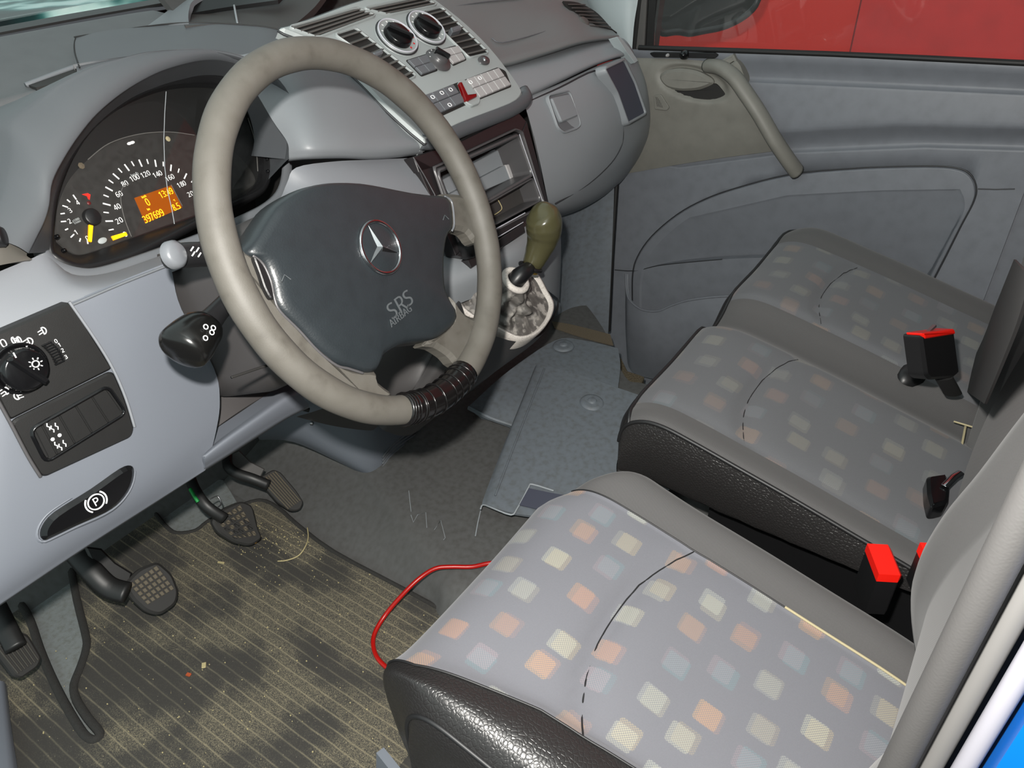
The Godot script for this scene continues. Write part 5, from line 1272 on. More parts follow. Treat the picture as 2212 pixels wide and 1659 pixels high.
	for i in range(0, tk.size(), 2):
		var a: Vector3 = tk[i]
		var b: Vector3 = tk[i + 1]
		var dv := b - a
		tm.join(MB.new().box(Vector3.ZERO, Vector3(dv.length(), 0.0013, 0.0006)), Transform3D(Basis(Vector3(0, 0, 1), atan2(dv.y, dv.x)), (a + b) * 0.5))
	part(c, "scale_marks", tm, M.print_white, "white rev counter marks")
	var tp: Array = [Vector3(-0.0993, 0.0172, 0.0006), Vector3(-0.1062, 0.0274, 0.0006), Vector3(-0.105, 0.0402, 0.0006), Vector3(-0.0974, 0.0498, 0.0006), Vector3(-0.0846, 0.0542, 0.0006)]
	for i in 5:
		text(c, "numeral", str(i), 0.0052, tp[i], M.print_white)
	text(c, "numeral", "x1000", 0.0022, [Vector3(-0.0982, 0.039, 0.0006)][0], M.print_grey)
	text(c, "numeral", "1/min", 0.0022, [Vector3(-0.0984, 0.0364, 0.0006)][0], M.print_grey)
	part(c, "warning_lamp", MB.new().plate(PackedVector2Array([Vector2(-0.0743, 0.0604), Vector2(-0.0679, 0.0592), Vector2(-0.066, 0.0568), Vector2(-0.0705, 0.0523), Vector2(-0.071, 0.0542), Vector2(-0.0703, 0.0567)]), 0.0, 0.0009), M.red_lamp, "red warning lamp")
	part(c, "warning_lamp", lathe([Vector2(0, 0.0009), Vector2(0.0022, 0.0009), Vector2(0.0022, 0)], 10, Transform3D(Basis(), [Vector3(-0.0732, 0.0495, 0)][0])), M.red_dim)
	part(c, "warning_lamp", lathe([Vector2(0, 0.0009), Vector2(0.0042, 0.0009), Vector2(0.0042, 0)], 14, Transform3D(Basis.from_scale(Vector3(1.3, 0.75, 1)), [Vector3(-0.0856, 0.0086, 0)][0])), M.print_grey)
	# odometer display
	var lcd := part(c, "display", MB.new().plate(PackedVector2Array([Vector2(-0.0202, 0.0356), Vector2(0.0334, 0.032), Vector2(0.0298, 0.0038), Vector2(-0.0264, 0.0055)]), 0.0, 0.001), M.lcd, "orange backlit odometer display")
	var ta := [["km/h", 0.0026, [Vector3(-0.0087, 0.0327, 0.0012)][0]], ["0", 0.0088, [Vector3(-0.0086, 0.0255, 0.0012)][0]], ["13:49", 0.0078, [Vector3(0.0209, 0.0264, 0.0012)][0]], ["km", 0.0026, [Vector3(-0.0127, 0.0182, 0.0012)][0]], ["397699", 0.0085, [Vector3(-0.012, 0.0089, 0.0012)][0]], ["8.5", 0.0078, [Vector3(0.0227, 0.0074, 0.0012)][0]], ["°C", 0.0024, [Vector3(0.0255, 0.015, 0.0012)][0]]]
	for t in ta:
		text(lcd, "digits", t[0], t[1], t[2], M.lcd_digit, -0.03, false, 0.8)
	# crack across the lens
	part(c, "crack", tube([Vector3(0.0961, 0.1311, 0.0085), Vector3(0.0766, 0.1086, 0.0085), Vector3(0.0551, 0.0824, 0.0085), Vector3(0.0343, 0.0535, 0.0085), Vector3(0.0197, 0.0287, 0.0085), Vector3(0.0092, 0.0054, 0.0085), Vector3(0.0016, -0.0092, 0.0085)], 0.0005, 5), M.torn_edge, "crack in the lens")
	for q in [Vector3(0.0146, 0.0918, 0.0012), Vector3(0.0187, 0.0917, 0.0012)]:
		part(c, "paint_fleck", lathe([Vector2(0, 0.0008), Vector2(0.0026, 0.0)], 7, Transform3D(Basis.from_scale(Vector3(1.4, 0.7, 1)), q)), M.print_white)
	part(c, "paint_fleck", lathe([Vector2(0, 0.0008), Vector2(0.0034, 0.0)], 7, Transform3D(Basis(), [Vector3(0.0663, 0.0817, 0.0012)][0])), M.thread)
	part(c, "paint_fleck", lathe([Vector2(0, 0.0008), Vector2(0.0038, 0.0)], 7, Transform3D(Basis(), [Vector3(-0.0555, 0.0875, 0.0012)][0])), M.dirt)

func needle(a: Vector3, b: Vector3, w: float) -> MB:
	var d := (b - a).normalized()
	var s := Vector3(-d.y, d.x, 0) * w
	var t := Vector3(0, 0, 0.0012)
	var m := MB.new()
	var lo := [a - s - t, a + s - t, b + s * 0.8 - t, b - s * 0.8 - t]
	var hi := [a - s + t, a + s + t, b + s * 0.8 + t, b - s * 0.8 + t]
	m.quad(hi[0], hi[1], hi[2], hi[3])
	for i in 4:
		var j := (i + 1) % 4
		m.quad(lo[i], lo[j], hi[j], hi[i])
	return m

# a four-cornered field (corners in order round it) cut into cells; returns outlines
func cells(c: Array, nx: int, ny: int, gap: float, xs := []) -> Array:
	var o := []
	for j in ny:
		for i in nx:
			var a0: float = xs[i] if xs.size() > 0 else i / float(nx)
			var a1: float = xs[i + 1] if xs.size() > 0 else (i + 1) / float(nx)
			var b0 := j / float(ny)
			var b1 := (j + 1) / float(ny)
			var f := func(a: float, b: float) -> Vector2: return (c[0] as Vector2).lerp(c[1], a).lerp((c[3] as Vector2).lerp(c[2], a), b)
			var q := PackedVector2Array([f.call(a0, b0), f.call(a1, b0), f.call(a1, b1), f.call(a0, b1)])
			o.append(grow(q, -gap))
	return o

# louvred vent: well, frame and vanes across a four-cornered field in the local plane
func vent(par: Node, c: Array, nv: int, across: bool, frame: Material) -> Node3D:
	var o := rounded(c, 0.003)
	var w := part(par, "vent_well", MB.new().plate(o, -0.004, 0.0006), M.dark_inside)
	part(w, "vent_frame", ring([[grow(o, -0.0008), 0.0], [grow(o, -0.0005), 0.0035], [grow(o, 0.0012), 0.0035], [grow(o, 0.002), 0.0]], 48), frame)
	for i in nv:
		var t := (i + 0.6) / (nv + 0.2)
		var a: Vector2
		var b: Vector2
		if across:
			a = (c[0] as Vector2).lerp(c[3], t)
			b = (c[1] as Vector2).lerp(c[2], t)
		else:
			a = (c[0] as Vector2).lerp(c[1], t)
			b = (c[3] as Vector2).lerp(c[2], t)
		var d := (b - a).normalized()
		var q := MB.new().box(Vector3.ZERO, Vector3((b - a).length(), 0.0052, 0.0014), 0.0004)
		var m := (a + b) * 0.5
		part(w, "vane", q, M.vane, "", Transform3D(Basis(Vector3(d.x, d.y, 0), Vector3(-d.y, d.x, 0) * 0.75 + Vector3(0, 0, -0.6), Vector3(0, 0, 1)).orthonormalized(), Vector3(m.x, m.y, 0.0022)))
	return w

func knob(par: Node, at: Vector3, r: float, ring_m: Material, turn: float) -> void:
	var k := part(par, "rotary_knob", lathe([Vector2(0, 0.011), Vector2(r * 0.60, 0.011), Vector2(r * 0.67, 0.009), Vector2(r * 0.72, 0.0)], 36), M.knob_black, "black rotary knob", Transform3D(Basis(), at))
	part(k, "collar", lathe([Vector2(r * 0.70, 0.0015), Vector2(r * 0.93, 0.003), Vector2(r * 0.955, 0.0045), Vector2(r, 0.0045), Vector2(r * 1.03, 0.002), Vector2(r * 1.12, -0.001)], 40), ring_m)
	part(k, "grip", MB.new().plate(rounded([Vector2(-r * 0.66, -r * 0.10), Vector2(r * 0.66, -r * 0.17), Vector2(r * 0.66, r * 0.17), Vector2(-r * 0.66, r * 0.10)], 0.002), 0.008, 0.017, 0.002), M.knob_black, "", Transform3D(Basis(Vector3(0, 0, 1), turn), Vector3.ZERO))
	part(k, "collar_rim", tube(ringpath(Vector3(0, 0, 0.0045), r, 40), 0.0013, 8, true), M.silver_strip)
	part(k, "collar_groove", tube(ringpath(Vector3(0, 0, 0.0012), r * 1.07, 40), 0.0014, 6, true), M.joint_dark)

func centre_stack() -> void:
	var c := thing("climate_panel", "silver-grey climate control panel with two large black knobs", "control panel", Transform3D(Vector3(1, 0, 0), Vector3(0, 0.6428, -0.766), Vector3(0, 0.766, 0.6428), Vector3(0, 0.675, -0.2)))
	var o := cr2([Vector2(-0.1897, 0.2268), Vector2(-0.1574, 0.2296), Vector2(-0.099, 0.2359), Vector2(-0.036, 0.2427), Vector2(0.0501, 0.2467), Vector2(0.1169, 0.2405), Vector2(0.1399, 0.2047), Vector2(0.158, 0.1571), Vector2(0.166, 0.1051), Vector2(0.1636, 0.0555), Vector2(0.1572, 0.0192), Vector2(0.1453, 0.0067), Vector2(0.1044, -0.0004), Vector2(-0.0211, 0.0024), Vector2(-0.1009, -0.0004), Vector2(-0.1147, 0.0045), Vector2(-0.1279, 0.0636), Vector2(-0.1336, 0.1196), Vector2(-0.1425, 0.1675), Vector2(-0.1649, 0.2014)], 3, true)
	part(c, "panel_plate", MB.new().plate(o, -0.03, 0.0, 0.004), M.panel_silver)
	var edge := []
	for q in o:
		edge.append(Vector3(q.x, q.y, -0.006))
	part(c, "panel_edge", tube(edge, 0.0022, 6, true), M.joint_dark)
	var lip: Array = [Vector3(0.1702, 0.0205, -0.012), Vector3(0.1616, 0.0049, -0.012), Vector3(0.1135, -0.0021, -0.012), Vector3(0.0569, -0.0014, -0.012), Vector3(-0.0137, 0.0006, -0.012), Vector3(-0.0811, 0.0005, -0.012), Vector3(-0.1095, 0.0088, -0.012)]
	part(c, "lower_lip", tube(cr(lip, 4), 0.0125, 12), M.dash_grain, "rounded dark lip")
	# knobs
	var k1: Vector3 = [Vector3(-0.0106, 0.1664, 0.004)][0]
	var k2: Vector3 = [Vector3(0.0601, 0.1679, 0.004)][0]
	knob(c, Vector3(k1.x, k1.y, 0.001), 0.0315, M.panel_silver, 2.35)
	knob(c, Vector3(k2.x, k2.y, 0.001), 0.0310, M.panel_silver, 2.2)
	for i in 9:
		var g := 2.6 - i * 0.5
		for k in [k1, k2]:
			var red: bool = k == k1 and i > 3
			part(c, "knob_mark", MB.new().box(Vector3(0.026, 0, 0.0062), Vector3(0.003, 0.0024 if red else 0.0012, 0.0006)), M.print_red if red else M.print_white, "", Transform3D(Basis(Vector3(0, 0, 1), g), Vector3(k.x, k.y, 0)))
	var k3: Vector3 = [Vector3(0.0304, 0.1103, 0.004)][0]
	for q in cells([Vector2(-0.0286, 0.1247), Vector2(0.0146, 0.1245), Vector2(0.0101, 0.0962), Vector2(-0.0246, 0.0957)], 2, 2, 0.0004):
		part(c, "button", MB.new().plate(q, 0.0, 0.0045, 0.0008), M.button_grey)
	for q in cells([Vector2(0.0519, 0.1255), Vector2(0.0932, 0.1229), Vector2(0.085, 0.0971), Vector2(0.0526, 0.0961)], 2, 2, 0.0004):
		part(c, "button", MB.new().plate(q, 0.0, 0.0045, 0.0008), M.button_pale)
	part(c, "button_bed", MB.new().plate(rounded([Vector2(-0.0294, 0.1269), Vector2(0.0197, 0.1271), Vector2(0.0148, 0.095), Vector2(-0.0258, 0.0943)], 0.003), -0.002, 0.0008), M.dark_inside)
	part(c, "button_bed", MB.new().plate(rounded([Vector2(0.0519, 0.1274), Vector2(0.0995, 0.1263), Vector2(0.0899, 0.0968), Vector2(0.0522, 0.0943)], 0.003), -0.002, 0.0008), M.dark_inside)
	var sk := part(c, "fan_knob", lathe([Vector2(0, 0.012), Vector2(0.009, 0.012), Vector2(0.0125, 0.009), Vector2(0.0132, 0.004), Vector2(0.019, 0.0035), Vector2(0.0215, 0.0)], 32, Transform3D(Basis(), Vector3(k3.x, k3.y, 0.002))), M.slot_frame, "small dark fan knob")
	part(sk, "grip", MB.new().plate(rounded([Vector2(-0.012, -0.002), Vector2(0.012, -0.004), Vector2(0.012, 0.004), Vector2(-0.012, 0.002)], 0.001), 0.010, 0.019, 0.0015), M.black_gloss, "", Transform3D(Basis(Vector3(0, 0, 1), 2.25), Vector3(k3.x, k3.y, 0.002)))
	for i in 6:
		part(sk, "knob_mark", MB.new().box(Vector3(0.017, 0, 0.0062), Vector3(0.002, 0.0009, 0.0004)), M.print_white, "", Transform3D(Basis(Vector3(0, 0, 1), 2.7 - i * 0.5), Vector3(k3.x, k3.y, 0)))
	# oval switch
	part(c, "oval_switch", lathe([Vector2(0, 0.002), Vector2(0.009, 0.003), Vector2(0.0105, 0.0)], 24, Transform3D(Basis.from_scale(Vector3(1.25, 0.85, 1)), [Vector3(0.1241, 0.0859, 0.001)][0])), M.slot_frame)
	part(c, "switch_dot", lathe([Vector2(0, 0.005), Vector2(0.004, 0.004), Vector2(0.0045, 0.001)], 14, Transform3D(Basis(), [Vector3(0.1251, 0.0857, 0.001)][0])), M.steel)
	# long row of buttons with the hazard switch
	part(c, "button_bed", MB.new().plate(rounded([Vector2(-0.0682, 0.0639), Vector2(0.0292, 0.066), Vector2(0.1428, 0.0672), Vector2(0.1533, 0.0564), Vector2(0.1371, 0.0271), Vector2(0.0158, 0.0272), Vector2(-0.0607, 0.0245), Vector2(-0.0938, 0.0284)], 0.004), -0.002, 0.0008), M.dark_inside)
	var bl := cells([Vector2(-0.0638, 0.0634), Vector2(0.0172, 0.0638), Vector2(0.0133, 0.0308), Vector2(-0.0661, 0.0279)], 3, 2, 0.0005)
	for q in bl:
		part(c, "button", MB.new().plate(q, 0.0, 0.005, 0.0009), M.button_grey)
	for q in cells([Vector2(0.0526, 0.0649), Vector2(0.1391, 0.0643), Vector2(0.1347, 0.0289), Vector2(0.0473, 0.0278)], 5, 2, 0.0005):
		part(c, "button", MB.new().plate(q, 0.0, 0.005, 0.0009), M.button_pale)
	part(c, "hazard_switch", MB.new().plate(rounded([Vector2(0.0304, 0.0656), Vector2(0.0472, 0.0636), Vector2(0.0447, 0.0258), Vector2(0.0361, 0.0191), Vector2(0.0163, 0.0197), Vector2(0.0099, 0.0291)], 0.004), 0.0, 0.006, 0.001), M.panel_silver)
	part(c, "hazard_triangle", MB.new().plate(rounded([Vector2(0.0244, 0.0607), Vector2(0.0306, 0.0599), Vector2(0.0211, 0.0358), Vector2(0.0404, 0.0337), Vector2(0.0367, 0.0293), Vector2(0.0137, 0.0279), Vector2(0.009, 0.0312)], 0.001), 0.004, 0.010, 0.0012), M.red_glass, "red translucent hazard triangle")
	var ics: Array = [Vector3(-0.0421, 0.0553, 0.0056), Vector3(-0.019, 0.0565, 0.0056), Vector3(0.0025, 0.0565, 0.0056), Vector3(-0.0233, 0.0343, 0.0056), Vector3(0.0532, 0.0566, 0.0056), Vector3(0.0791, 0.0578, 0.0056)]
	for i in ics.size():
		var p: Vector3 = ics[i]
		part(c, "button_icon", ring([[rrect(0.0055, 0.0045, 0.0015, 3, Vector2(p.x, p.y)), p.z - 0.001], [rrect(0.0055, 0.0045, 0.0015, 3, Vector2(p.x, p.y)), p.z], [rrect(0.0072, 0.0062, 0.002, 3, Vector2(p.x, p.y)), p.z], [rrect(0.0072, 0.0062, 0.002, 3, Vector2(p.x, p.y)), p.z - 0.001]], 20), M.print_white)
	# vents of the panel
	var vr := vent(c, [Vector2(0.0825, 0.1975), Vector2(0.1289, 0.1979), Vector2(0.1483, 0.0956), Vector2(0.098, 0.0986)], 8, true, M.panel_silver)
	part(vr, "slider_tab", MB.new().plate(rounded([Vector2(0.0988, 0.1521), Vector2(0.1236, 0.1525), Vector2(0.1201, 0.1435), Vector2(0.0937, 0.1427)], 0.002), 0.0, 0.012, 0.002), M.button_grey)
	var vl := vent(c, [Vector2(-0.1141, 0.1959), Vector2(-0.0707, 0.1982), Vector2(-0.0351, 0.0978), Vector2(-0.0646, 0.0946)], 8, true, M.panel_silver)
	part(vl, "slider_tab", MB.new().plate(rounded([Vector2(-0.0876, 0.147), Vector2(-0.0649, 0.1491), Vector2(-0.0701, 0.1417), Vector2(-0.0904, 0.1399)], 0.002), 0.0, 0.012, 0.002), M.button_grey)
	vent(c, [Vector2(-0.0268, 0.2262), Vector2(0.1056, 0.2248), Vector2(0.1241, 0.2037), Vector2(0.0119, 0.2065)], 3, true, M.panel_silver)
	vent(c, [Vector2(-0.1768, 0.2235), Vector2(-0.0394, 0.2296), Vector2(-0.0155, 0.2103), Vector2(-0.146, 0.1983)], 4, true, M.panel_silver)
	# ------------------------------------------------ radio slot
	var r := thing("radio_slot", "glossy black panel with an empty radio slot", "radio panel", Transform3D(Vector3(1, 0, 0), Vector3(0, 0.9397, -0.342), Vector3(0, 0.342, 0.9397), Vector3(0, 0.65, -0.205)))
	var po := rounded([Vector2(-0.1324, 0.0069), Vector2(-0.0195, 0), Vector2(0.1364, 0.0032), Vector2(0.1496, -0.0139), Vector2(0.1474, -0.0795), Vector2(0.1416, -0.1597), Vector2(0.0617, -0.1582), Vector2(-0.0102, -0.1559), Vector2(-0.089, -0.1543), Vector2(-0.1174, -0.1483), Vector2(-0.117, -0.0957)], 0.006)
	var so := PackedVector2Array([Vector2(-0.096, -0.0284), Vector2(0.1094, -0.0312), Vector2(0.1137, -0.0933), Vector2(-0.0937, -0.0959)])
	var lo2 := PackedVector2Array([Vector2(-0.0919, -0.1053), Vector2(0.1135, -0.1044), Vector2(0.1152, -0.139), Vector2(-0.0887, -0.1316)])
	# plate with two openings, laid out as strips round them
	var fr := PackedVector2Array([Vector2(-0.1052, -0.0174), Vector2(0.1115, -0.0172), Vector2(0.125, -0.0253), Vector2(0.127, -0.1503), Vector2(0.1135, -0.1531), Vector2(-0.0957, -0.1423), Vector2(-0.1068, -0.1306)])
	part(r, "slot_frame", ring([[grow(so, -0.0005), -0.05], [grow(so, 0.0), 0.001], [grow(so, 0.002), 0.006], [grow(so, 0.005), 0.006], [grow(so, 0.007), 0.003], [grow(so, 0.008), -0.01]], 80), M.slot_frame)
	part(r, "slot_frame", ring([[grow(lo2, -0.0005), -0.03], [grow(lo2, 0.0), 0.001], [grow(lo2, 0.002), 0.006], [grow(lo2, 0.0035), 0.006], [grow(lo2, 0.005), 0.003], [grow(lo2, 0.006), -0.01]], 80), M.slot_frame)
	part(r, "frame_rim", ring([[grow(fr, -0.003), 0.0], [grow(fr, -0.002), 0.0055], [fr, 0.0065], [grow(fr, 0.0015), 0.003]], 80), M.slot_frame)
	var top2 := PackedVector2Array([Vector2(-0.1324, 0.0069), Vector2(-0.0195, 0), Vector2(0.1364, 0.0032), Vector2(0.1496, -0.0139), Vector2(0.1304, -0.0259), Vector2(0.1167, -0.0178), Vector2(-0.101, -0.018), Vector2(-0.1322, -0.0154)])
	part(r, "panel_plate", MB.new().plate(top2, -0.02, 0.0, 0.001), M.stack_black)
	part(r, "panel_plate", MB.new().plate(PackedVector2Array([Vector2(0.1496, -0.0139), Vector2(0.1474, -0.0795), Vector2(0.1429, -0.1601), Vector2(0.127, -0.1614), Vector2(0.1188, -0.1544), Vector2(0.1323, -0.1515), Vector2(0.1304, -0.0259)]), -0.02, 0.001, 0.001), M.stack_black)
	part(r, "panel_plate", MB.new().plate(PackedVector2Array([Vector2(-0.1324, 0.0069), Vector2(-0.101, -0.018), Vector2(-0.1026, -0.1318), Vector2(-0.0915, -0.1435), Vector2(-0.1174, -0.1483), Vector2(-0.123, -0.0865)]), -0.02, 0.0, 0.001), M.stack_black)
	part(r, "panel_plate", MB.new().plate(PackedVector2Array([Vector2(-0.1174, -0.1483), Vector2(-0.0915, -0.1435), Vector2(0.1188, -0.1544), Vector2(0.127, -0.1614), Vector2(0.0609, -0.1595), Vector2(-0.0116, -0.1585), Vector2(-0.0941, -0.1636)]), -0.02, 0.002, 0.001), M.stack_black)
	part(r, "chrome_edge", tube([Vector3(-0.1337, 0.0064, 0.001), Vector3(-0.1253, -0.0217, 0.001), Vector3(-0.1182, -0.0515, 0.001), Vector3(-0.1162, -0.0962, 0.001)], 0.0011, 6), M.steel)
	part(r, "pinstripe", tube([Vector3(0.1121, -0.027, 0.0066), Vector3(0.1163, -0.0921, 0.0066), Vector3(0.1209, -0.1487, 0.0066)], 0.0007, 6), M.silver_strip)
	part(r, "pinstripe", tube([Vector3(-0.0148, -0.1438, 0.0045), Vector3(0.0673, -0.1462, 0.0045)], 0.0010, 6), M.silver_strip)
	part(r, "pinstripe", tube([Vector3(-0.0168, -0.1571, 0.0045), Vector3(0.0553, -0.1581, 0.0045)], 0.0008, 6), M.silver_strip)
	part(r, "bar", MB.new().plate(PackedVector2Array([Vector2(-0.1009, -0.1628), Vector2(0.0552, -0.1596), Vector2(0.0533, -0.1735), Vector2(-0.0992, -0.1772)]), -0.02, 0.0045, 0.001), M.stack_black)
	# inside of the empty slot
	part(r, "slot_back", MB.new().plate(grow(so, 0.004), -0.075, -0.07), M.dark_inside)
	part(r, "slot_box", MB.new().plate(PackedVector2Array([Vector2(-0.0504, -0.0472), Vector2(0.1273, -0.043), Vector2(0.1267, -0.0701), Vector2(0.1314, -0.0986), Vector2(-0.0267, -0.0911)]), -0.07, -0.045, 0.001), M.duct_grey, "pale grey duct inside the empty slot")
	part(r, "slot_box", MB.new().plate(PackedVector2Array([Vector2(-0.0507, -0.0695), Vector2(0.1054, -0.0688), Vector2(0.1098, -0.0943), Vector2(-0.0244, -0.0873)]), -0.05, -0.035, 0.001), M.duct_grey)
	part(r, "slot_box", MB.new().plate(PackedVector2Array([Vector2(0.1029, -0.0685), Vector2(0.1157, -0.0706), Vector2(0.1134, -0.0958), Vector2(0.1053, -0.0949)]), -0.05, -0.033, 0.001), M.button_pale)
	part(r, "slot_back", MB.new().plate(grow(lo2, 0.003), -0.035, -0.028), M.tray_brown)
	part(r, "loose_thread", tube(cr([Vector3(0.0405, -0.1112, -0.02), Vector3(0.0438, -0.125, -0.02), Vector3(0.0364, -0.1288, -0.02), Vector3(0.02, -0.1295, -0.02)], 4), 0.0008, 5), M.straw)
	# ------------------------------------------------ gear lever
	var g := thing("gear_lever", "gear lever with olive glossy knob and worn pale leather boot", "gear lever", Transform3D(Vector3(0.9988, -0.04, -0.03), Vector3(0, 0.6, -0.8), Vector3(0.0499, 0.799, 0.5993), Vector3(-0.0399, 0.4024, -0.12)))
	var bo := cr2([Vector2(-0.0645, 0.0578), Vector2(-0.0835, 0.0488), Vector2(-0.0867, 0.0289), Vector2(-0.076, 0.0004), Vector2(-0.0567, -0.0292), Vector2(-0.0354, -0.0603), Vector2(0.0045, -0.0717), Vector2(0.0522, -0.0668), Vector2(0.0891, -0.0501), Vector2(0.101, -0.0236), Vector2(0.1116, 0.0106), Vector2(0.0871, 0.0509), Vector2(0.0279, 0.059), Vector2(-0.0222, 0.0567)], 4, true)
	var base := around(bo, 72)
	var tp: Vector3 = [Vector3(-0.0182, 0.0092, 0.075)][0]
	var rows := []
	var rng := RandomNumberGenerator.new()
	rng.seed = 12
	for q in [[1.0, -0.03, 0.0], [1.02, -0.006, 0.0], [1.0, 0.003, 0.0], [0.94, 0.004, 0.0], [0.9, -0.004, 0.0]]:
		var row := []
		for b in base:
			row.append(Vector3(b.x * q[0], b.y * q[0], q[1]))
		rows.append(row)
	rows.reverse()
	part(g, "boot_rim", MB.new().grid(rows, true, false), M.boot_edge, "worn pale rim of the boot")
	rows = []
	for j in 15:
		var t := j / 14.0
		var row := []
		for i in base.size():
			var a := TAU * i / base.size()
			var lo := Vector3(base[i].x * 0.915, base[i].y * 0.915, -0.002)
			var hi := Vector3(tp.x + cos(a) * 0.021, tp.y + sin(a) * 0.021, tp.z - 0.012)
			var s := pow(t, 0.62)
			var h := lerpf(lo.z, hi.z, pow(t, 1.5))
			var w := sin(PI * t) * (0.0055 * sin(a * 5.0 + t * 5.0) + 0.004 * sin(a * 9.0 - t * 9.0 + 1.0) + 0.004 * sin(t * 19.0 + a))
			var p := lo.lerp(hi, s)
			row.append(Vector3(p.x + cos(a) * w, p.y + sin(a) * w, h + w * 0.6))
		rows.append(row)
	rows.reverse()
	part(g, "boot", MB.new().grid(rows, true, false), M.boot_leather, "wrinkled worn leather boot")
	part(g, "boot_collar", tube(ringpath(tp + Vector3(0, 0, -0.012), 0.0195, 24), 0.0055, 8, true), M.boot_edge)
	var inv := (Transform3D(Vector3(0.9988, -0.04, -0.03), Vector3(0, 0.6, -0.8), Vector3(0.0499, 0.799, 0.5993), Vector3(-0.0399, 0.4024, -0.12))).affine_inverse()
	var kp: Array = [Vector3(-0.0025, 0.4583, -0.095), Vector3(0.0015, 0.4627, -0.094), Vector3(0.0068, 0.4708, -0.092), Vector3(0.0134, 0.4825, -0.09), Vector3(0.0197, 0.4976, -0.087), Vector3(0.022, 0.5131, -0.085), Vector3(0.0203, 0.5288, -0.084), Vector3(0.0164, 0.5415, -0.085), Vector3(0.0128, 0.55, -0.087), Vector3(0.009, 0.5549, -0.088)]
	var kl := []
	for q in kp:
		kl.append(inv * (q as Vector3))
	var kc := cr(kl, 4)
	var ax: Vector3 = (kl[5] - kl[0]).normalized()
	part(g, "stem", tube([tp - Vector3(0, 0, 0.03), tp, tp.lerp(kl[0], 0.5), kl[0], kl[1]], [0.0145, 0.014, 0.0125, 0.011, 0.010], 16), M.black_plastic)
	var rr := [0.015, 0.0185, 0.0205, 0.0235, 0.0275, 0.0312, 0.0322, 0.0292, 0.0205, 0.004]
	var ra := []
	for i in kc.size():
		var f := i / 4.0
		var k := mini(int(f), rr.size() - 2)
		ra.append(lerpf(rr[k], rr[k + 1], smoothstep(0.0, 1.0, f - k) * 0.5 + (f - k) * 0.5))
	part(g, "lever_knob", tube(kc, ra, 28, false, 0.9), M.olive, "glossy olive-brown gear knob")
	part(g, "knob_collar", tube(ringpath2(kl[0], ax, 0.0175, 24), 0.0035, 8, true), M.black_plastic)
	part(g, "brass_ring", tube(ringpath2(kl[0] - ax * 0.006, ax, 0.0125, 24), 0.0025, 8, true), M.brass)

func ringpath(c: Vector3, r: float, n: int) -> Array:
	var o := []
	for i in n:
		o.append(c + Vector3(cos(TAU * i / n), sin(TAU * i / n), 0) * r)
	return o

func ringpath2(c: Vector3, ax: Vector3, r: float, n: int) -> Array:
	var s := ax.cross(Vector3(0.3, 0.9, 0.1)).normalized()
	var w := ax.cross(s)
	var o := []
	for i in n:
		o.append(c + (s * cos(TAU * i / n) + w * sin(TAU * i / n)) * r)
	return o

# a pillow over an outline in the local plane: loops drawn in towards the centre and raised
func dome(o: PackedVector2Array, steps: Array, c: Vector2, n := 96) -> MB:
	var b := around(o, n)
	var rows := []
	for s in steps:
		var row := []
		for q in b:
			var p := c + (q - c) * float(s[0])
			row.append(Vector3(p.x, p.y, s[1]))
		rows.append(row)
	rows.reverse()
	return MB.new().grid(rows, true, false)

func arc(r: float, a0: float, a1: float, n: int, z := 0.0) -> Array:
	var o := []
	for i in n:
		var a := lerpf(a0, a1, i / float(n - 1))
		o.append(Vector3(cos(a) * r, sin(a) * r, z))
	return o

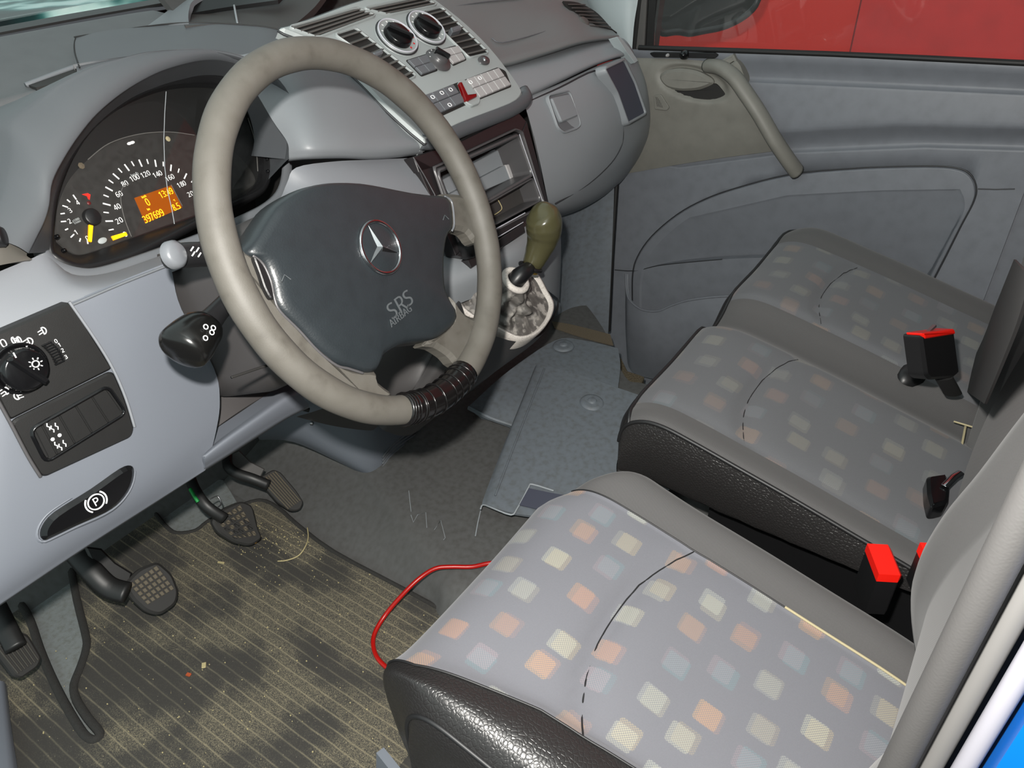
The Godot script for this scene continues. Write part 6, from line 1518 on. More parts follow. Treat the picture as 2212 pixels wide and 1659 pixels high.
func steering() -> void:
	var w := thing("steering_wheel", "four-spoke steering wheel in a worn grey cover with black tape", "steering wheel", Transform3D(Vector3(0.994, -0.049, -0.0978), Vector3(0, 0.8939, -0.4482), Vector3(0.1094, 0.4455, 0.8886), Vector3(-0.43, 0.7, 0)))
	var rim := []
	for i in 144:
		var a := TAU * i / 144.0
		rim.append(Vector3(cos(a), sin(a), 0) * 0.178)
	var rg := RandomNumberGenerator.new()
	rg.seed = 2
	var rad := []
	for i in 144:
		rad.append(0.0149 + 0.00018 * sin(i * 0.9) + 0.00015 * sin(i * 0.37 + 1.0))
	part(w, "rim", tube(rim, rad, 22, true, 1.0, Vector3(0, 0, 1)), M.rim_cover, "worn grey-brown rim cover")
	# insulating tape wound round the lower right of the rim
	var ta: Array = [Vector2(-0.0769, -0.1629), Vector2(-0.0585, -0.1672), Vector2(-0.0384, -0.1704), Vector2(-0.0162, -0.1733), Vector2(0.0085, -0.1743), Vector2(0.0309, -0.1724)]
	var a0: float = (ta[0] as Vector2).angle()
	var a1: float = (ta[5] as Vector2).angle()
	var tp := part(w, "tape", tube(arc(0.178, a0, a1, 30), 0.0162, 22, false, 1.0, Vector3(0, 0, 1)), M.tape, "shiny black tape winding")
	for i in 11:
		var f := [0.03, 0.07, 0.12, 0.16, 0.21, 0.3, 0.47, 0.62, 0.73, 0.86, 0.92][i] as float
		var am := lerpf(a0, a1, f)
		var tilt := rg.randf_range(-0.25, 0.25)
		var path := []
		for k in 20:
			var g := TAU * k / 20.0
			var rr := 0.178 + cos(g) * 0.0166
			var aa := am + sin(g) * tilt * 0.05
			path.append(Vector3(cos(aa) * rr, sin(aa) * rr, sin(g) * 0.0166))
		part(tp, "tape_edge", tube(path, 0.0007 if i % 3 else 0.0011, 5, true), M.tape)
	var fl: Array = [Vector3(-0.0467, -0.1778, 0.004), Vector3(-0.046, -0.1881, 0.004), Vector3(-0.0395, -0.183, 0.004)]
	var fm := MB.new()
	fm.quad(fl[0], fl[1], fl[1] + Vector3(0.001, 0, 0.001), fl[2])
	fm.quad(fl[0] - Vector3(0, 0, 0.0006), fl[2] - Vector3(0, 0, 0.0006), fl[1] - Vector3(0, 0, 0.0006), fl[1] + Vector3(-0.001, 0, 0.0))
	part(tp, "tape_flap", fm, M.tape)
	# spokes
	part(w, "spoke", MB.new().plate(cr2([Vector2(0.1248, 0.0029), Vector2(0.1481, -0.0008), Vector2(0.1745, -0.0129), Vector2(0.1892, -0.035), Vector2(0.1828, -0.0597), Vector2(0.1702, -0.0672), Vector2(0.1519, -0.063), Vector2(0.145, -0.0478), Vector2(0.1288, -0.0387), Vector2(0.1173, -0.0369), Vector2(0.1183, -0.0205)], 3, true), -0.022, -0.004, 0.005), M.rim_cover)
	part(w, "spoke", MB.new().plate(cr2([Vector2(0.0724, -0.0989), Vector2(0.08, -0.1206), Vector2(0.092, -0.1336), Vector2(0.112, -0.1457), Vector2(0.0929, -0.167), Vector2(0.055, -0.178), Vector2(0.0332, -0.1655), Vector2(0.026, -0.1503), Vector2(0.0131, -0.1337), Vector2(-0.0012, -0.1234), Vector2(0.0306, -0.1226), Vector2(0.0559, -0.1201)], 3, true), -0.022, -0.004, 0.005), M.rim_cover)
	part(w, "spoke", MB.new().plate(cr2([Vector2(-0.1641, 0.0361), Vector2(-0.1496, 0.039), Vector2(-0.1421, 0.0311), Vector2(-0.1371, 0.0206), Vector2(-0.1381, 0.0043), Vector2(-0.1444, -0.0098), Vector2(-0.1346, -0.0432), Vector2(-0.1223, -0.0746), Vector2(-0.1031, -0.0992), Vector2(-0.0777, -0.1155), Vector2(-0.0799, -0.1267), Vector2(-0.0711, -0.1457), Vector2(-0.0976, -0.1407), Vector2(-0.1327, -0.1031), Vector2(-0.153, -0.0611), Vector2(-0.1663, -0.0143), Vector2(-0.1691, 0.017)], 3, true), -0.022, -0.004, 0.005), M.rim_cover)
	part(w, "spoke_gap", MB.new().plate(cr2([Vector2(-0.1477, 0.03), Vector2(-0.1436, 0.0216), Vector2(-0.1446, 0.0072), Vector2(-0.1494, -0.0064), Vector2(-0.1529, -0.0058), Vector2(-0.153, 0.0046), Vector2(-0.1503, 0.0165)], 3, true), -0.02, 0.0015, 0.001), M.black_plastic)
	# airbag pad
	var po := PackedVector2Array([Vector2(-0.151, 0.0369), Vector2(-0.1328, 0.0456), Vector2(-0.1003, 0.0613), Vector2(-0.0784, 0.0659), Vector2(-0.0537, 0.0669), Vector2(-0.0231, 0.0621), Vector2(0.0129, 0.0512), Vector2(0.0412, 0.039), Vector2(0.0811, 0.0204), Vector2(0.1149, 0.007), Vector2(0.1342, 0), Vector2(0.1384, -0.0086), Vector2(0.126, -0.0309), Vector2(0.1159, -0.0365), Vector2(0.1078, -0.0381), Vector2(0.0882, -0.055), Vector2(0.071, -0.0773), Vector2(0.0631, -0.0925), Vector2(0.0635, -0.108), Vector2(0.0654, -0.1191), Vector2(0.0567, -0.1266), Vector2(0.0327, -0.1284), Vector2(0.0113, -0.1255), Vector2(-0.0227, -0.1117), Vector2(-0.0461, -0.1076), Vector2(-0.0662, -0.1079), Vector2(-0.0801, -0.1156), Vector2(-0.0952, -0.1086), Vector2(-0.109, -0.0959), Vector2(-0.1199, -0.0869), Vector2(-0.1309, -0.0669), Vector2(-0.1392, -0.042), Vector2(-0.1479, -0.019), Vector2(-0.1465, -0.0063), Vector2(-0.1412, 0.0073), Vector2(-0.14, 0.0221), Vector2(-0.1447, 0.0312)])
	var em: Vector2 = [Vector2(-0.0092, -0.0134)][0]
	part(w, "airbag_pad", dome(cr2(Array(po), 2, true), [[0.94, -0.05], [1.0, -0.03], [1.0, -0.012], [0.985, -0.004], [0.955, 0.0], [0.9, 0.002], [0.75, 0.0035], [0.5, 0.0045], [0.25, 0.005], [0.0, 0.005]], em), M.airbag, "dark slate airbag cover")
	part(w, "pad_piping", tube(cr([Vector3(-0.1445, 0.0315, -0.004), Vector3(-0.1391, 0.0217, -0.004), Vector3(-0.1401, 0.0064, -0.004), Vector3(-0.1452, -0.0069, -0.004), Vector3(-0.1468, -0.0199, -0.004), Vector3(-0.1383, -0.0424, -0.004), Vector3(-0.1302, -0.0677, -0.004), Vector3(-0.1192, -0.0877, -0.004), Vector3(-0.1088, -0.0965, -0.004), Vector3(-0.0952, -0.1086, -0.004)], 4), 0.0014, 6), M.slot_frame)
	part(w, "pad_piping", tube(cr([Vector3(0.1316, 0.0002, -0.004), Vector3(0.1396, -0.0095, -0.004), Vector3(0.1276, -0.0315, -0.004), Vector3(0.1182, -0.0373, -0.004)], 4), 0.0014, 6), M.button_grey)
	# emblem: three-pointed star in a ring
	var eb := part(w, "emblem", tube(arc(0.0262, 0, TAU * 47.0 / 48.0, 48, 0.0065).map(func(q): return q + Vector3(em.x, em.y, 0)), 0.0021, 10, true), M.chrome, "chrome three-pointed star in a ring")
	var tips: Array = [Vector2(-0.0119, 0.0109), Vector2(0.0088, -0.0256), Vector2(-0.0318, -0.0216)]
	for t: Vector2 in tips:
		var dv := (t - em)
		var dn := dv.normalized() * 0.0255
		var s := Vector2(-dn.y, dn.x).normalized() * 0.0042
		var st := MB.new()
		var c0 := Vector3(em.x, em.y, 0.0095)
		var tip := Vector3(em.x + dn.x, em.y + dn.y, 0.0066)
		var l := Vector3(em.x + s.x, em.y + s.y, 0.0058)
		var r := Vector3(em.x - s.x, em.y - s.y, 0.0058)
		st.tri(c0, l, tip)
		st.tri(c0, tip, r)
		st.tri(l, r, tip)
		part(eb, "star_arm", st, M.chrome)
	part(eb, "emblem_disc", lathe([Vector2(0, 0.0062), Vector2(0.025, 0.006), Vector2(0.0255, 0.003)], 40, Transform3D(Basis(), Vector3(em.x, em.y, 0))), M.airbag)
	var ts: Array = [Vector3(-0.0177, -0.0722, 0.0048), Vector3(-0.024, -0.0818, 0.0048)]
	text(w, "lettering", "SRS", 0.0155, ts[0], M.airbag_text, 0.06, false, 1.25)
	text(w, "lettering", "AIRBAG", 0.0072, ts[1], M.airbag_text, 0.06, false, 1.15)
	for q in [Vector3(-0.1307, 0.004, 0.001), Vector3(0.108, -0.0191, 0.001)]:
		part(w, "horn_mark", tube([q + Vector3(-0.005, -0.002, 0.002), q + Vector3(0.001, 0.002, 0.002), q + Vector3(0.005, -0.004, 0.002)], 0.0006, 5), M.airbag_text)
	# ------------------------------------------------ column
	var c := thing("steering_column", "brown-grey steering column shroud behind the wheel", "steering column", Transform3D(Vector3(0.994, -0.049, -0.0978), Vector3(0, 0.8939, -0.4482), Vector3(0.1094, 0.4455, 0.8886), Vector3(-0.43, 0.7, 0)))
	var loops := []
	for q in [[-0.03, 0.052, 0.055, -0.005], [-0.04, 0.062, 0.066, -0.01], [-0.07, 0.070, 0.078, -0.018], [-0.12, 0.074, 0.086, -0.024], [-0.2, 0.074, 0.09, -0.03], [-0.28, 0.07, 0.085, -0.03]]:
		loops.append([rrect(q[1] * 2.0, q[2] * 2.0, q[1] * 0.55, 6, Vector2(-0.012, q[3])), q[0]])
	part(c, "shroud", ring(loops, 60), M.shroud_brown)
	part(c, "hub", lathe([Vector2(0, -0.02), Vector2(0.045, -0.02), Vector2(0.05, -0.03), Vector2(0.05, -0.06)], 30), M.black_plastic)
	part(c, "split_line", tube([Vector3(-0.1749, -0.0585, -0.075), Vector3(-0.1442, -0.0648, -0.075), Vector3(-0.1002, -0.0747, -0.075)], 0.0015, 6), M.dark_inside)
	solo("column_recess", shell(net([[Vector3(-0.5172, 0.6507, -0.2477), Vector3(-0.4765, 0.6461, -0.2467), Vector3(-0.4106, 0.6445, -0.2463), Vector3(-0.3238, 0.6382, -0.245)], [Vector3(-0.5427, 0.5847, -0.2336), Vector3(-0.5013, 0.5655, -0.2295), Vector3(-0.4443, 0.5391, -0.2239), Vector3(-0.3665, 0.523, -0.2205)], [Vector3(-0.5462, 0.4976, -0.2151), Vector3(-0.4983, 0.484, -0.2122), Vector3(-0.4461, 0.4691, -0.2091), Vector3(-0.3726, 0.4514, -0.2053)], [Vector3(-0.583, 0.4519, -0.185), Vector3(-0.5276, 0.4564, -0.1859), Vector3(-0.4699, 0.4559, -0.1858), Vector3(-0.3774, 0.4466, -0.1838)]], 4, 4), 0.01), M.shroud_brown, "dark recess of the knee panel round the steering column", "panel")
	# ------------------------------------------------ stalks
	var s1 := thing("control_stalk", "short upper control stalk with a round grey end", "stalk", Transform3D(), "column stalks")
	var p1 := cr([Vector3(-0.5623, 0.7203, -0.0501), Vector3(-0.5758, 0.7247, -0.0507), Vector3(-0.5889, 0.7289, -0.0512), Vector3(-0.5993, 0.7326, -0.0518), Vector3(-0.6089, 0.7355, -0.0521), Vector3(-0.6169, 0.7382, -0.0524), Vector3(-0.6203, 0.7396, -0.0527)], 3)
	part(s1, "arm", tube(p1, 0.0125, 16, false, 0.85), M.black_plastic)
	part(s1, "end_button", lathe([Vector2(0, 0.0045), Vector2(0.008, 0.004), Vector2(0.0115, 0.0015), Vector2(0.012, -0.004)], 24, Transform3D(Basis(V(0.95, -0.05, -0.3).normalized(), V(0.1, 0.9, -0.4).normalized(), V(-0.35, 0.35, 0.87).normalized()).orthonormalized(), Vector3(-0.6199, 0.7439, -0.0414))), M.button_grey)
	var w1: Array = [Vector3(-0.6062, 0.7415, -0.0407), Vector3(-0.6019, 0.7391, -0.0401), Vector3(-0.6074, 0.7378, -0.0388), Vector3(-0.6027, 0.7352, -0.038)]
	for i in 4:
		part(s1, "icon", tube([w1[i], w1[i] + V(0.003, 0.003, 0.001)], 0.0007, 5), M.print_white)
	var s2 := thing("control_stalk", "long lower wiper and indicator stalk with a thick black handle", "stalk", Transform3D(), "column stalks")
	var shf: Array = [Vector3(-0.5767, 0.6847, -0.0418), Vector3(-0.5931, 0.682, -0.0384), Vector3(-0.6052, 0.6793, -0.0356), Vector3(-0.6145, 0.6771, -0.0333)]
	part(s2, "arm", tube(cr(shf, 3), [0.009, 0.009, 0.009, 0.009, 0.0092, 0.0095, 0.010, 0.0105, 0.011, 0.0115], 14), M.black_plastic)
	var hd: Array = [Vector3(-0.6143, 0.6809, -0.0296), Vector3(-0.6221, 0.679, -0.0277), Vector3(-0.6311, 0.6776, -0.0259), Vector3(-0.6403, 0.6757, -0.0238), Vector3(-0.6481, 0.674, -0.022), Vector3(-0.6538, 0.6725, -0.0206), Vector3(-0.6571, 0.6714, -0.0196)]
	part(s2, "handle", tube(cr(hd, 3), [0.010, 0.0145, 0.0165, 0.018, 0.019, 0.0198, 0.0205, 0.0212, 0.0218, 0.0222, 0.0225, 0.0226, 0.0225, 0.022, 0.0205, 0.0185, 0.015, 0.010, 0.003], 24, false, 0.95), M.black_stalk, "thick glossy handle")
	var ic: Array = [Vector3(-0.6321, 0.6915, -0.0069), Vector3(-0.6264, 0.688, -0.0058), Vector3(-0.6376, 0.6848, -0.0028), Vector3(-0.6297, 0.6857, -0.0043)]
	for i in 4:
		part(s2, "icon", tube(ringpath2(ic[i], (Transform3D(Vector3(0.994, -0.049, -0.0978), Vector3(0, 0.8939, -0.4482), Vector3(0.1094, 0.4455, 0.8886), Vector3(-0.43, 0.7, 0))).basis.z, 0.002, 10), 0.0005, 5, true), M.print_white)
	# ------------------------------------------------ ignition side block right of the wheel hub
	solo("ignition_block", tube(cr([Vector3(-0.0622, 0.5362, -0.19), Vector3(-0.0838, 0.5307, -0.165), Vector3(-0.0891, 0.516, -0.155), Vector3(-0.0877, 0.4996, -0.15)], 3), [0.016, 0.018, 0.02, 0.021, 0.021, 0.02, 0.02, 0.02, 0.018, 0.014], 16), M.black_plastic, "black ignition switch block behind the right wheel spoke", "ignition switch")
	# ------------------------------------------------ light switch panel on the knee panel
	var k := thing("light_switch_panel", "black headlamp switch panel with a round knob on the knee panel", "switch panel", Transform3D(Vector3(1, 0, 0), Vector3(0, 0.9781, -0.2079), Vector3(0, 0.2079, 0.9781), Vector3(-0.65, 0.667, -0.2)))
	var up := rounded([Vector2(-0.0912, 0.0018), Vector2(-0.0751, 0.0027), Vector2(-0.0037, 0.0023), Vector2(-0.0014, -0.0006), Vector2(0.0024, -0.0406), Vector2(0.0054, -0.0735), Vector2(-0.0962, -0.0723), Vector2(-0.0941, -0.0274)], 0.004)
	part(k, "upper_plate", MB.new().plate(up, 0.0, 0.0145, 0.002), M.black_matt)
	var lo := rounded([Vector2(-0.0964, -0.0736), Vector2(0.0052, -0.075), Vector2(0.0034, -0.1067), Vector2(-0.0017, -0.1397), Vector2(-0.0081, -0.1465), Vector2(-0.0933, -0.1367), Vector2(-0.0976, -0.1327), Vector2(-0.098, -0.1102)], 0.007)
	part(k, "lower_plate", MB.new().plate(lo, 0.0, 0.0145, 0.002), M.black_matt)
	part(k, "edge_strip", tube(cr([Vector3(-0.0033, 0.0028, 0.0145), Vector3(0.0026, -0.0395, 0.0145), Vector3(0.0052, -0.0732, 0.0145), Vector3(0.0036, -0.1066, 0.0145), Vector3(-0.0013, -0.138, 0.0145)], 4), 0.0015, 7), M.strip_grey, "pale edge strip")
	part(k, "edge_strip", tube(cr([Vector3(-0.0957, -0.0263, 0.0145), Vector3(-0.0966, -0.0703, 0.0145), Vector3(-0.0983, -0.1096, 0.0145), Vector3(-0.0979, -0.1337, 0.0145)], 4), 0.0016, 7), M.slot_frame)
	var kk: Vector3 = [Vector3(-0.0673, -0.0342, 0.018)][0]
	var kn := part(k, "lamp_knob", lathe([Vector2(0, 0.014), Vector2(0.0165, 0.014), Vector2(0.0195, 0.012), Vector2(0.0205, 0.0)], 40), M.black_gloss, "round headlamp knob", Transform3D(Basis(), Vector3(kk.x, kk.y, 0.0135)))
	part(kn, "knob_ring", lathe([Vector2(0.0203, 0.001), Vector2(0.022, 0.0025), Vector2(0.0235, 0.0025), Vector2(0.0245, 0.0)], 40), M.black_gloss)
	part(kn, "grip", MB.new().plate(rounded([Vector2(-0.019, -0.003), Vector2(0.019, -0.003), Vector2(0.019, 0.003), Vector2(-0.019, 0.003)], 0.002), 0.010, 0.020, 0.002), M.black_gloss, "", Transform3D(Basis(Vector3(0, 0, 1), 2.05), Vector3.ZERO))
	part(kn, "pointer", MB.new().box(Vector3(-0.003, 0.0168, 0.0142), Vector3(0.0011, 0.005, 0.0006)), M.print_white)
	var sun: Vector3 = Vector3(0.0085, 0.002, 0.0142)
	part(kn, "icon", ring([[rrect(0.005, 0.005, 0.0025, 4), 0.0], [rrect(0.005, 0.005, 0.0025, 4), 0.0006], [rrect(0.0068, 0.0068, 0.0034, 4), 0.0006], [rrect(0.0068, 0.0068, 0.0034, 4), 0.0]], 24), M.print_white, "", Transform3D(Basis(), sun))
	for i in 8:
		var a := TAU * i / 8.0
		part(kn, "icon", MB.new().box(Vector3(0.0052, 0, 0.0003), Vector3(0.0018, 0.0008, 0.0006)), M.print_white, "", Transform3D(Basis(Vector3(0, 0, 1), a), sun))
	text(k, "icon", "0", 0.0075, [Vector3(-0.0697, -0.0076, 0.0146)][0], M.print_white)
	icon_lamp(k, [Vector3(-0.0509, -0.0152, 0.0146)][0], 1.0, 3)
	icon_lamp(k, [Vector3(-0.0362, -0.0116, 0.0146)][0], 0.9, 2)
	icon_lamp(k, [Vector3(-0.0608, -0.0088, 0.0146)][0], -0.6, 2)
	icon_lamp(k, [Vector3(-0.0578, -0.0103, 0.0146)][0], 0.6, 2)
	icon_lamp(k, [Vector3(-0.0877, -0.0463, 0.0146)][0], 0.85, 3)
	icon_lamp(k, [Vector3(-0.0808, -0.0551, 0.0146)][0], -0.85, 3)
	var th := part(k, "thumb_wheel", MB.new().plate(rounded([Vector2(-0.0401, -0.0226), Vector2(-0.0352, -0.0226), Vector2(-0.0324, -0.0314), Vector2(-0.033, -0.0457), Vector2(-0.0374, -0.0464), Vector2(-0.0398, -0.0338)], 0.003), 0.0, 0.0155, 0.0008), M.dark_inside)
	for i in 9:
		var q: Vector3 = ([Vector3(-0.0388, -0.0235, 0.016)][0] as Vector3).lerp([Vector3(-0.0364, -0.0442, 0.016)][0], i / 8.0)
		part(th, "ridge", MB.new().box(q + Vector3(0.0016 * sin(PI * i / 8.0), 0, 0), Vector3(0.009, 0.0014, 0.003), 0.0004), M.black_gloss)
	var nm: Array = [Vector3(-0.0301, -0.0252, 0.0146), Vector3(-0.0287, -0.0297, 0.0146), Vector3(-0.0284, -0.0357, 0.0146), Vector3(-0.0286, -0.0426, 0.0146)]
	for i in 4:
		text(k, "icon", str(i), 0.0038, nm[i], M.print_white)
	# bank of push switches
	var bank: Array = [Vector2(-0.0855, -0.0894), Vector2(-0.0073, -0.0872), Vector2(-0.003, -0.1199), Vector2(-0.0873, -0.1235)]
	part(k, "switch_rim", ring([[grow(rounded(bank, 0.006), -0.002), 0.012], [grow(rounded(bank, 0.006), -0.0006), 0.0165], [grow(rounded(bank, 0.006), 0.001), 0.0165], [grow(rounded(bank, 0.006), 0.003), 0.014]], 60), M.black_gloss)
	for q in cells(bank, 5, 1, 0.0006, [0.03, 0.13, 0.345, 0.56, 0.775, 0.97]):
		part(k, "push_switch", MB.new().plate(q, 0.012, 0.0158, 0.0006), M.black_matt)
	var hs: Array = [Vector3(-0.0719, -0.0937, 0.0162), Vector3(-0.0698, -0.0976, 0.0162), Vector3(-0.0655, -0.0972, 0.0162), Vector3(-0.0739, -0.1133, 0.0162), Vector3(-0.0715, -0.117, 0.0162), Vector3(-0.0668, -0.1158, 0.0162)]
	for i in 6:
		var q: Vector3 = hs[i]
		part(k, "icon", tube([q + Vector3(0, -0.0035, 0), q + Vector3(0.001, -0.001, 0), q + Vector3(-0.0006, 0.001, 0), q + Vector3(0.0006, 0.0035, 0)], 0.0006, 5), M.print_white, "white heater symbol")
	for q in [Vector3(-0.0737, -0.1066, 0.0161), Vector3(-0.0668, -0.1064, 0.0161)]:
		part(k, "icon", lathe([Vector2(0, 0.0004), Vector2(0.0018, 0.0)], 10, Transform3D(Basis(), q)), M.print_white)
	# ------------------------------------------------ parking brake release
	var b := thing("brake_release_handle", "black parking brake release handle with a white P symbol", "handle", Transform3D(Vector3(1, 0, 0), Vector3(0, 0.9781, -0.2079), Vector3(0, 0.2079, 0.9781), Vector3(-0.65, 0.667, -0.2)))
	var bo := cr2([Vector2(-0.1226, -0.1863), Vector2(-0.1169, -0.1784), Vector2(-0.1024, -0.1728), Vector2(-0.0649, -0.1722), Vector2(-0.0325, -0.1698), Vector2(-0.0215, -0.1733), Vector2(-0.0214, -0.181), Vector2(-0.0309, -0.1932), Vector2(-0.0462, -0.2011), Vector2(-0.0634, -0.2024), Vector2(-0.0916, -0.1971), Vector2(-0.1135, -0.1937), Vector2(-0.1216, -0.1917)], 3, true)
	part(b, "pull", MB.new().plate(bo, 0.0, 0.017, 0.004), M.black_gloss)
	part(b, "recess_rim", ring([[grow(bo, 0.0), 0.006], [grow(bo, 0.0015), 0.0118], [grow(bo, 0.003), 0.0118], [grow(bo, 0.006), 0.008]], 60), M.knee_grey)
	var bc: Vector3 = [Vector3(-0.0677, -0.1848, 0.0172)][0]
	text(b, "symbol", "P", 0.0085, bc, M.print_white)
	part(b, "symbol", tube(arc(0.0078, 0, TAU * 23 / 24, 24).map(func(q): return q + bc), 0.0008, 5, true), M.print_white)
	part(b, "symbol", tube(arc(0.0105, -0.8, 0.8, 12).map(func(q): return q + bc), 0.0009, 5), M.print_white)
	part(b, "symbol", tube(arc(0.0105, PI - 0.8, PI + 0.8, 12).map(func(q): return q + bc), 0.0009, 5), M.print_white)

func icon_lamp(par: Node, q: Vector3, s: float, rays: int) -> void:
	var o := []
	for i in 9:
		var a := -PI * 0.5 + PI * i / 8.0
		o.append(q + Vector3(cos(a) * 0.0034 * s, sin(a) * 0.0034, 0.0003))
	part(par, "icon", tube(o, 0.0006, 5, true), M.print_white, "white lamp symbol")
	for i in rays:
		var y := (i - (rays - 1) * 0.5) * 0.0026
		part(par, "icon", tube([q + Vector3(-0.001 * s, y, 0.0003), q + Vector3(-0.0048 * s, y - 0.0006, 0.0003)], 0.0005, 5), M.print_white)

func pedals() -> void:
	var b := thing("brake_pedal", "brake pedal with a rubber pad of crossed grooves", "pedal", Transform3D(Vector3(1, 0, 0), Vector3(0, 0.8336, -0.5524), Vector3(0, 0.5524, 0.8336), Vector3(-0.4485, 0.085, -0.408)))
	var bo := rounded([Vector2(-0.0289, 0.0273), Vector2(0.0001, 0.0325), Vector2(0.032, 0.0249), Vector2(0.0436, 0.0069), Vector2(0.0299, -0.0302), Vector2(0.0262, -0.0502), Vector2(0.0014, -0.0478), Vector2(-0.0175, -0.0254), Vector2(-0.0299, 0.0053)], 0.008)
	part(b, "pad", MB.new().plate(bo, -0.008, 0.004, 0.003), M.pedal_rubber)
	var tr := MB.new()
	var bc: Array = [Vector2(-0.0252, 0.0261), Vector2(0.0264, 0.0228), Vector2(0.0202, -0.0409), Vector2(-0.0157, -0.0212)]
	for q in cells(bc, 5, 5, 0.0011):
		for h in 2:
			var t := PackedVector2Array([q[0], q[1], q[2]]) if h == 0 else PackedVector2Array([q[0], q[2], q[3]])
			var cc: Vector2 = (t[0] + t[1] + t[2]) / 3.0
			var u := PackedVector2Array()
			for p in t:
				u.append(cc + (p - cc) * 0.8)
			part(b, "tread", MB.new().plate(u, 0.002, 0.0075, 0.0006), M.pedal_worn if (h + int(cc.x * 900)) % 3 else M.pedal_rubber)
	var i0 := (Transform3D(Vector3(1, 0, 0), Vector3(0, 0.8336, -0.5524), Vector3(0, 0.5524, 0.8336), Vector3(-0.4485, 0.085, -0.408))).affine_inverse()
	var ba: Array = [Vector3(-0.4446, 0.1753, -0.5), Vector3(-0.463, 0.1675, -0.47), Vector3(-0.4757, 0.1614, -0.44), Vector3(-0.4788, 0.1459, -0.415), Vector3(-0.4677, 0.1213, -0.395)]
	part(b, "arm", tube(cr(ba, 4).map(func(q): return i0 * q), 0.0095, 10, false, 0.7), M.pedal_steel)
	part(b, "paint_mark", tube([Vector3(-0.4845, 0.1785, -0.438), Vector3(-0.4888, 0.1728, -0.424), Vector3(-0.4904, 0.1666, -0.415)].map(func(q): return i0 * q), 0.003, 6), M.green_paint, "green paint mark")
	part(b, "spring_clip", tube(cr([Vector3(-0.4669, 0.1513, -0.42), Vector3(-0.4541, 0.1474, -0.42), Vector3(-0.4573, 0.1384, -0.41), Vector3(-0.4678, 0.1412, -0.405)], 4).map(func(q): return i0 * q), 0.0012, 6), M.steel)
	var c := thing("clutch_pedal", "clutch pedal with a worn block-tread rubber pad", "pedal", Transform3D(Vector3(1, 0, 0), Vector3(0, 0.7828, -0.6222), Vector3(0, 0.6222, 0.7828), Vector3(-0.6105, 0.085, -0.4098)))
	var co := rounded([Vector2(-0.0261, 0.0273), Vector2(0.0045, 0.0325), Vector2(0.032, 0.0248), Vector2(0.0378, -0.0057), Vector2(0.0298, -0.0343), Vector2(0.0156, -0.0472), Vector2(-0.0127, -0.0456), Vector2(-0.0248, -0.0278), Vector2(-0.0294, 0.0005)], 0.009)
	part(c, "pad", MB.new().plate(co, -0.009, 0.004, 0.004), M.pedal_rubber)
	for q in cells([Vector2(-0.0221, 0.0235), Vector2(0.0266, 0.0214), Vector2(0.0268, -0.0266), Vector2(-0.0188, -0.0206)], 6, 5, 0.0012):
		part(c, "tread", MB.new().plate(q, 0.002, 0.007, 0.0006), M.pedal_worn)
	var i1 := (Transform3D(Vector3(1, 0, 0), Vector3(0, 0.7828, -0.6222), Vector3(0, 0.6222, 0.7828), Vector3(-0.6105, 0.085, -0.4098))).affine_inverse()
	part(c, "arm", tube(cr([Vector3(-0.6522, 0.1735, -0.53), Vector3(-0.6565, 0.1553, -0.49), Vector3(-0.6582, 0.1375, -0.455), Vector3(-0.655, 0.1162, -0.43), Vector3(-0.6433, 0.1082, -0.405)], 4).map(func(q): return i1 * q), 0.016, 10, false, 0.6), M.pedal_steel)
	part(c, "arm_plate", MB.new().plate(PackedVector2Array([Vector2(-0.0359, 0.1082), Vector2(-0.019, 0.0905), Vector2(-0.0155, 0.0612), Vector2(-0.0057, 0.0325), Vector2(-0.0316, 0.0119), Vector2(-0.0407, 0.033), Vector2(-0.0445, 0.067)]), -0.012, 0.0, 0.003), M.pedal_steel)
	var g := thing("accelerator_pedal", "narrow accelerator pedal with worn lengthwise ribs", "pedal", Transform3D(Vector3(0.9927, 0.0851, 0.0851), Vector3(0, 0.7071, -0.7071), Vector3(-0.1203, 0.702, 0.702), Vector3(-0.3446, 0.085, -0.4094)))
	var go := rounded([Vector2(-0.0207, 0.0378), Vector2(0.0113, 0.0345), Vector2(0.0187, 0.0227), Vector2(0.0203, -0.0209), Vector2(0.0178, -0.0455), Vector2(0.0037, -0.0525), Vector2(-0.0089, -0.0446), Vector2(-0.0185, -0.0171)], 0.006)
	part(g, "pad", MB.new().plate(go, -0.008, 0.002, 0.002), M.pedal_rubber)
	var ga: Array = [Vector2(-0.0198, 0.0345), Vector2(0.0129, 0.0307), Vector2(0.0154, -0.0409), Vector2(-0.0137, -0.0392)]
	for q in cells(ga, 7, 1, 0.0012):
		part(g, "rib", MB.new().plate(q, 0.0, 0.0055, 0.001), M.pedal_worn)
	var i2 := (Transform3D(Vector3(0.9927, 0.0851, 0.0851), Vector3(0, 0.7071, -0.7071), Vector3(-0.1203, 0.702, 0.702), Vector3(-0.3446, 0.085, -0.4094))).affine_inverse()
	part(g, "arm", tube(cr([Vector3(-0.3689, 0.1472, -0.5), Vector3(-0.3932, 0.1466, -0.47), Vector3(-0.3939, 0.1386, -0.45), Vector3(-0.3822, 0.1291, -0.425), Vector3(-0.3679, 0.1129, -0.405)], 4).map(func(q): return i2 * q), 0.0095, 10, false, 0.8), M.pedal_steel)
	part(g, "bracket", MB.new().plate(PackedVector2Array([Vector2(-0.0344, 0.1043), Vector2(-0.0109, 0.0976), Vector2(-0.0076, 0.0688), Vector2(0.0042, 0.0442), Vector2(-0.0126, 0.0357), Vector2(-0.045, 0.0654)]), -0.02, -0.01, 0.002), M.steel_dull)
	var p := thing("parking_brake_pedal", "parking brake pedal with upright rubber ribs beside the left sill", "pedal", Transform3D(Vector3(0.9949, -0.0458, -0.0896), Vector3(0, 0.8903, -0.4553), Vector3(0.1007, 0.453, 0.8858), Vector3(-0.7866, 0.11, -0.4437)))
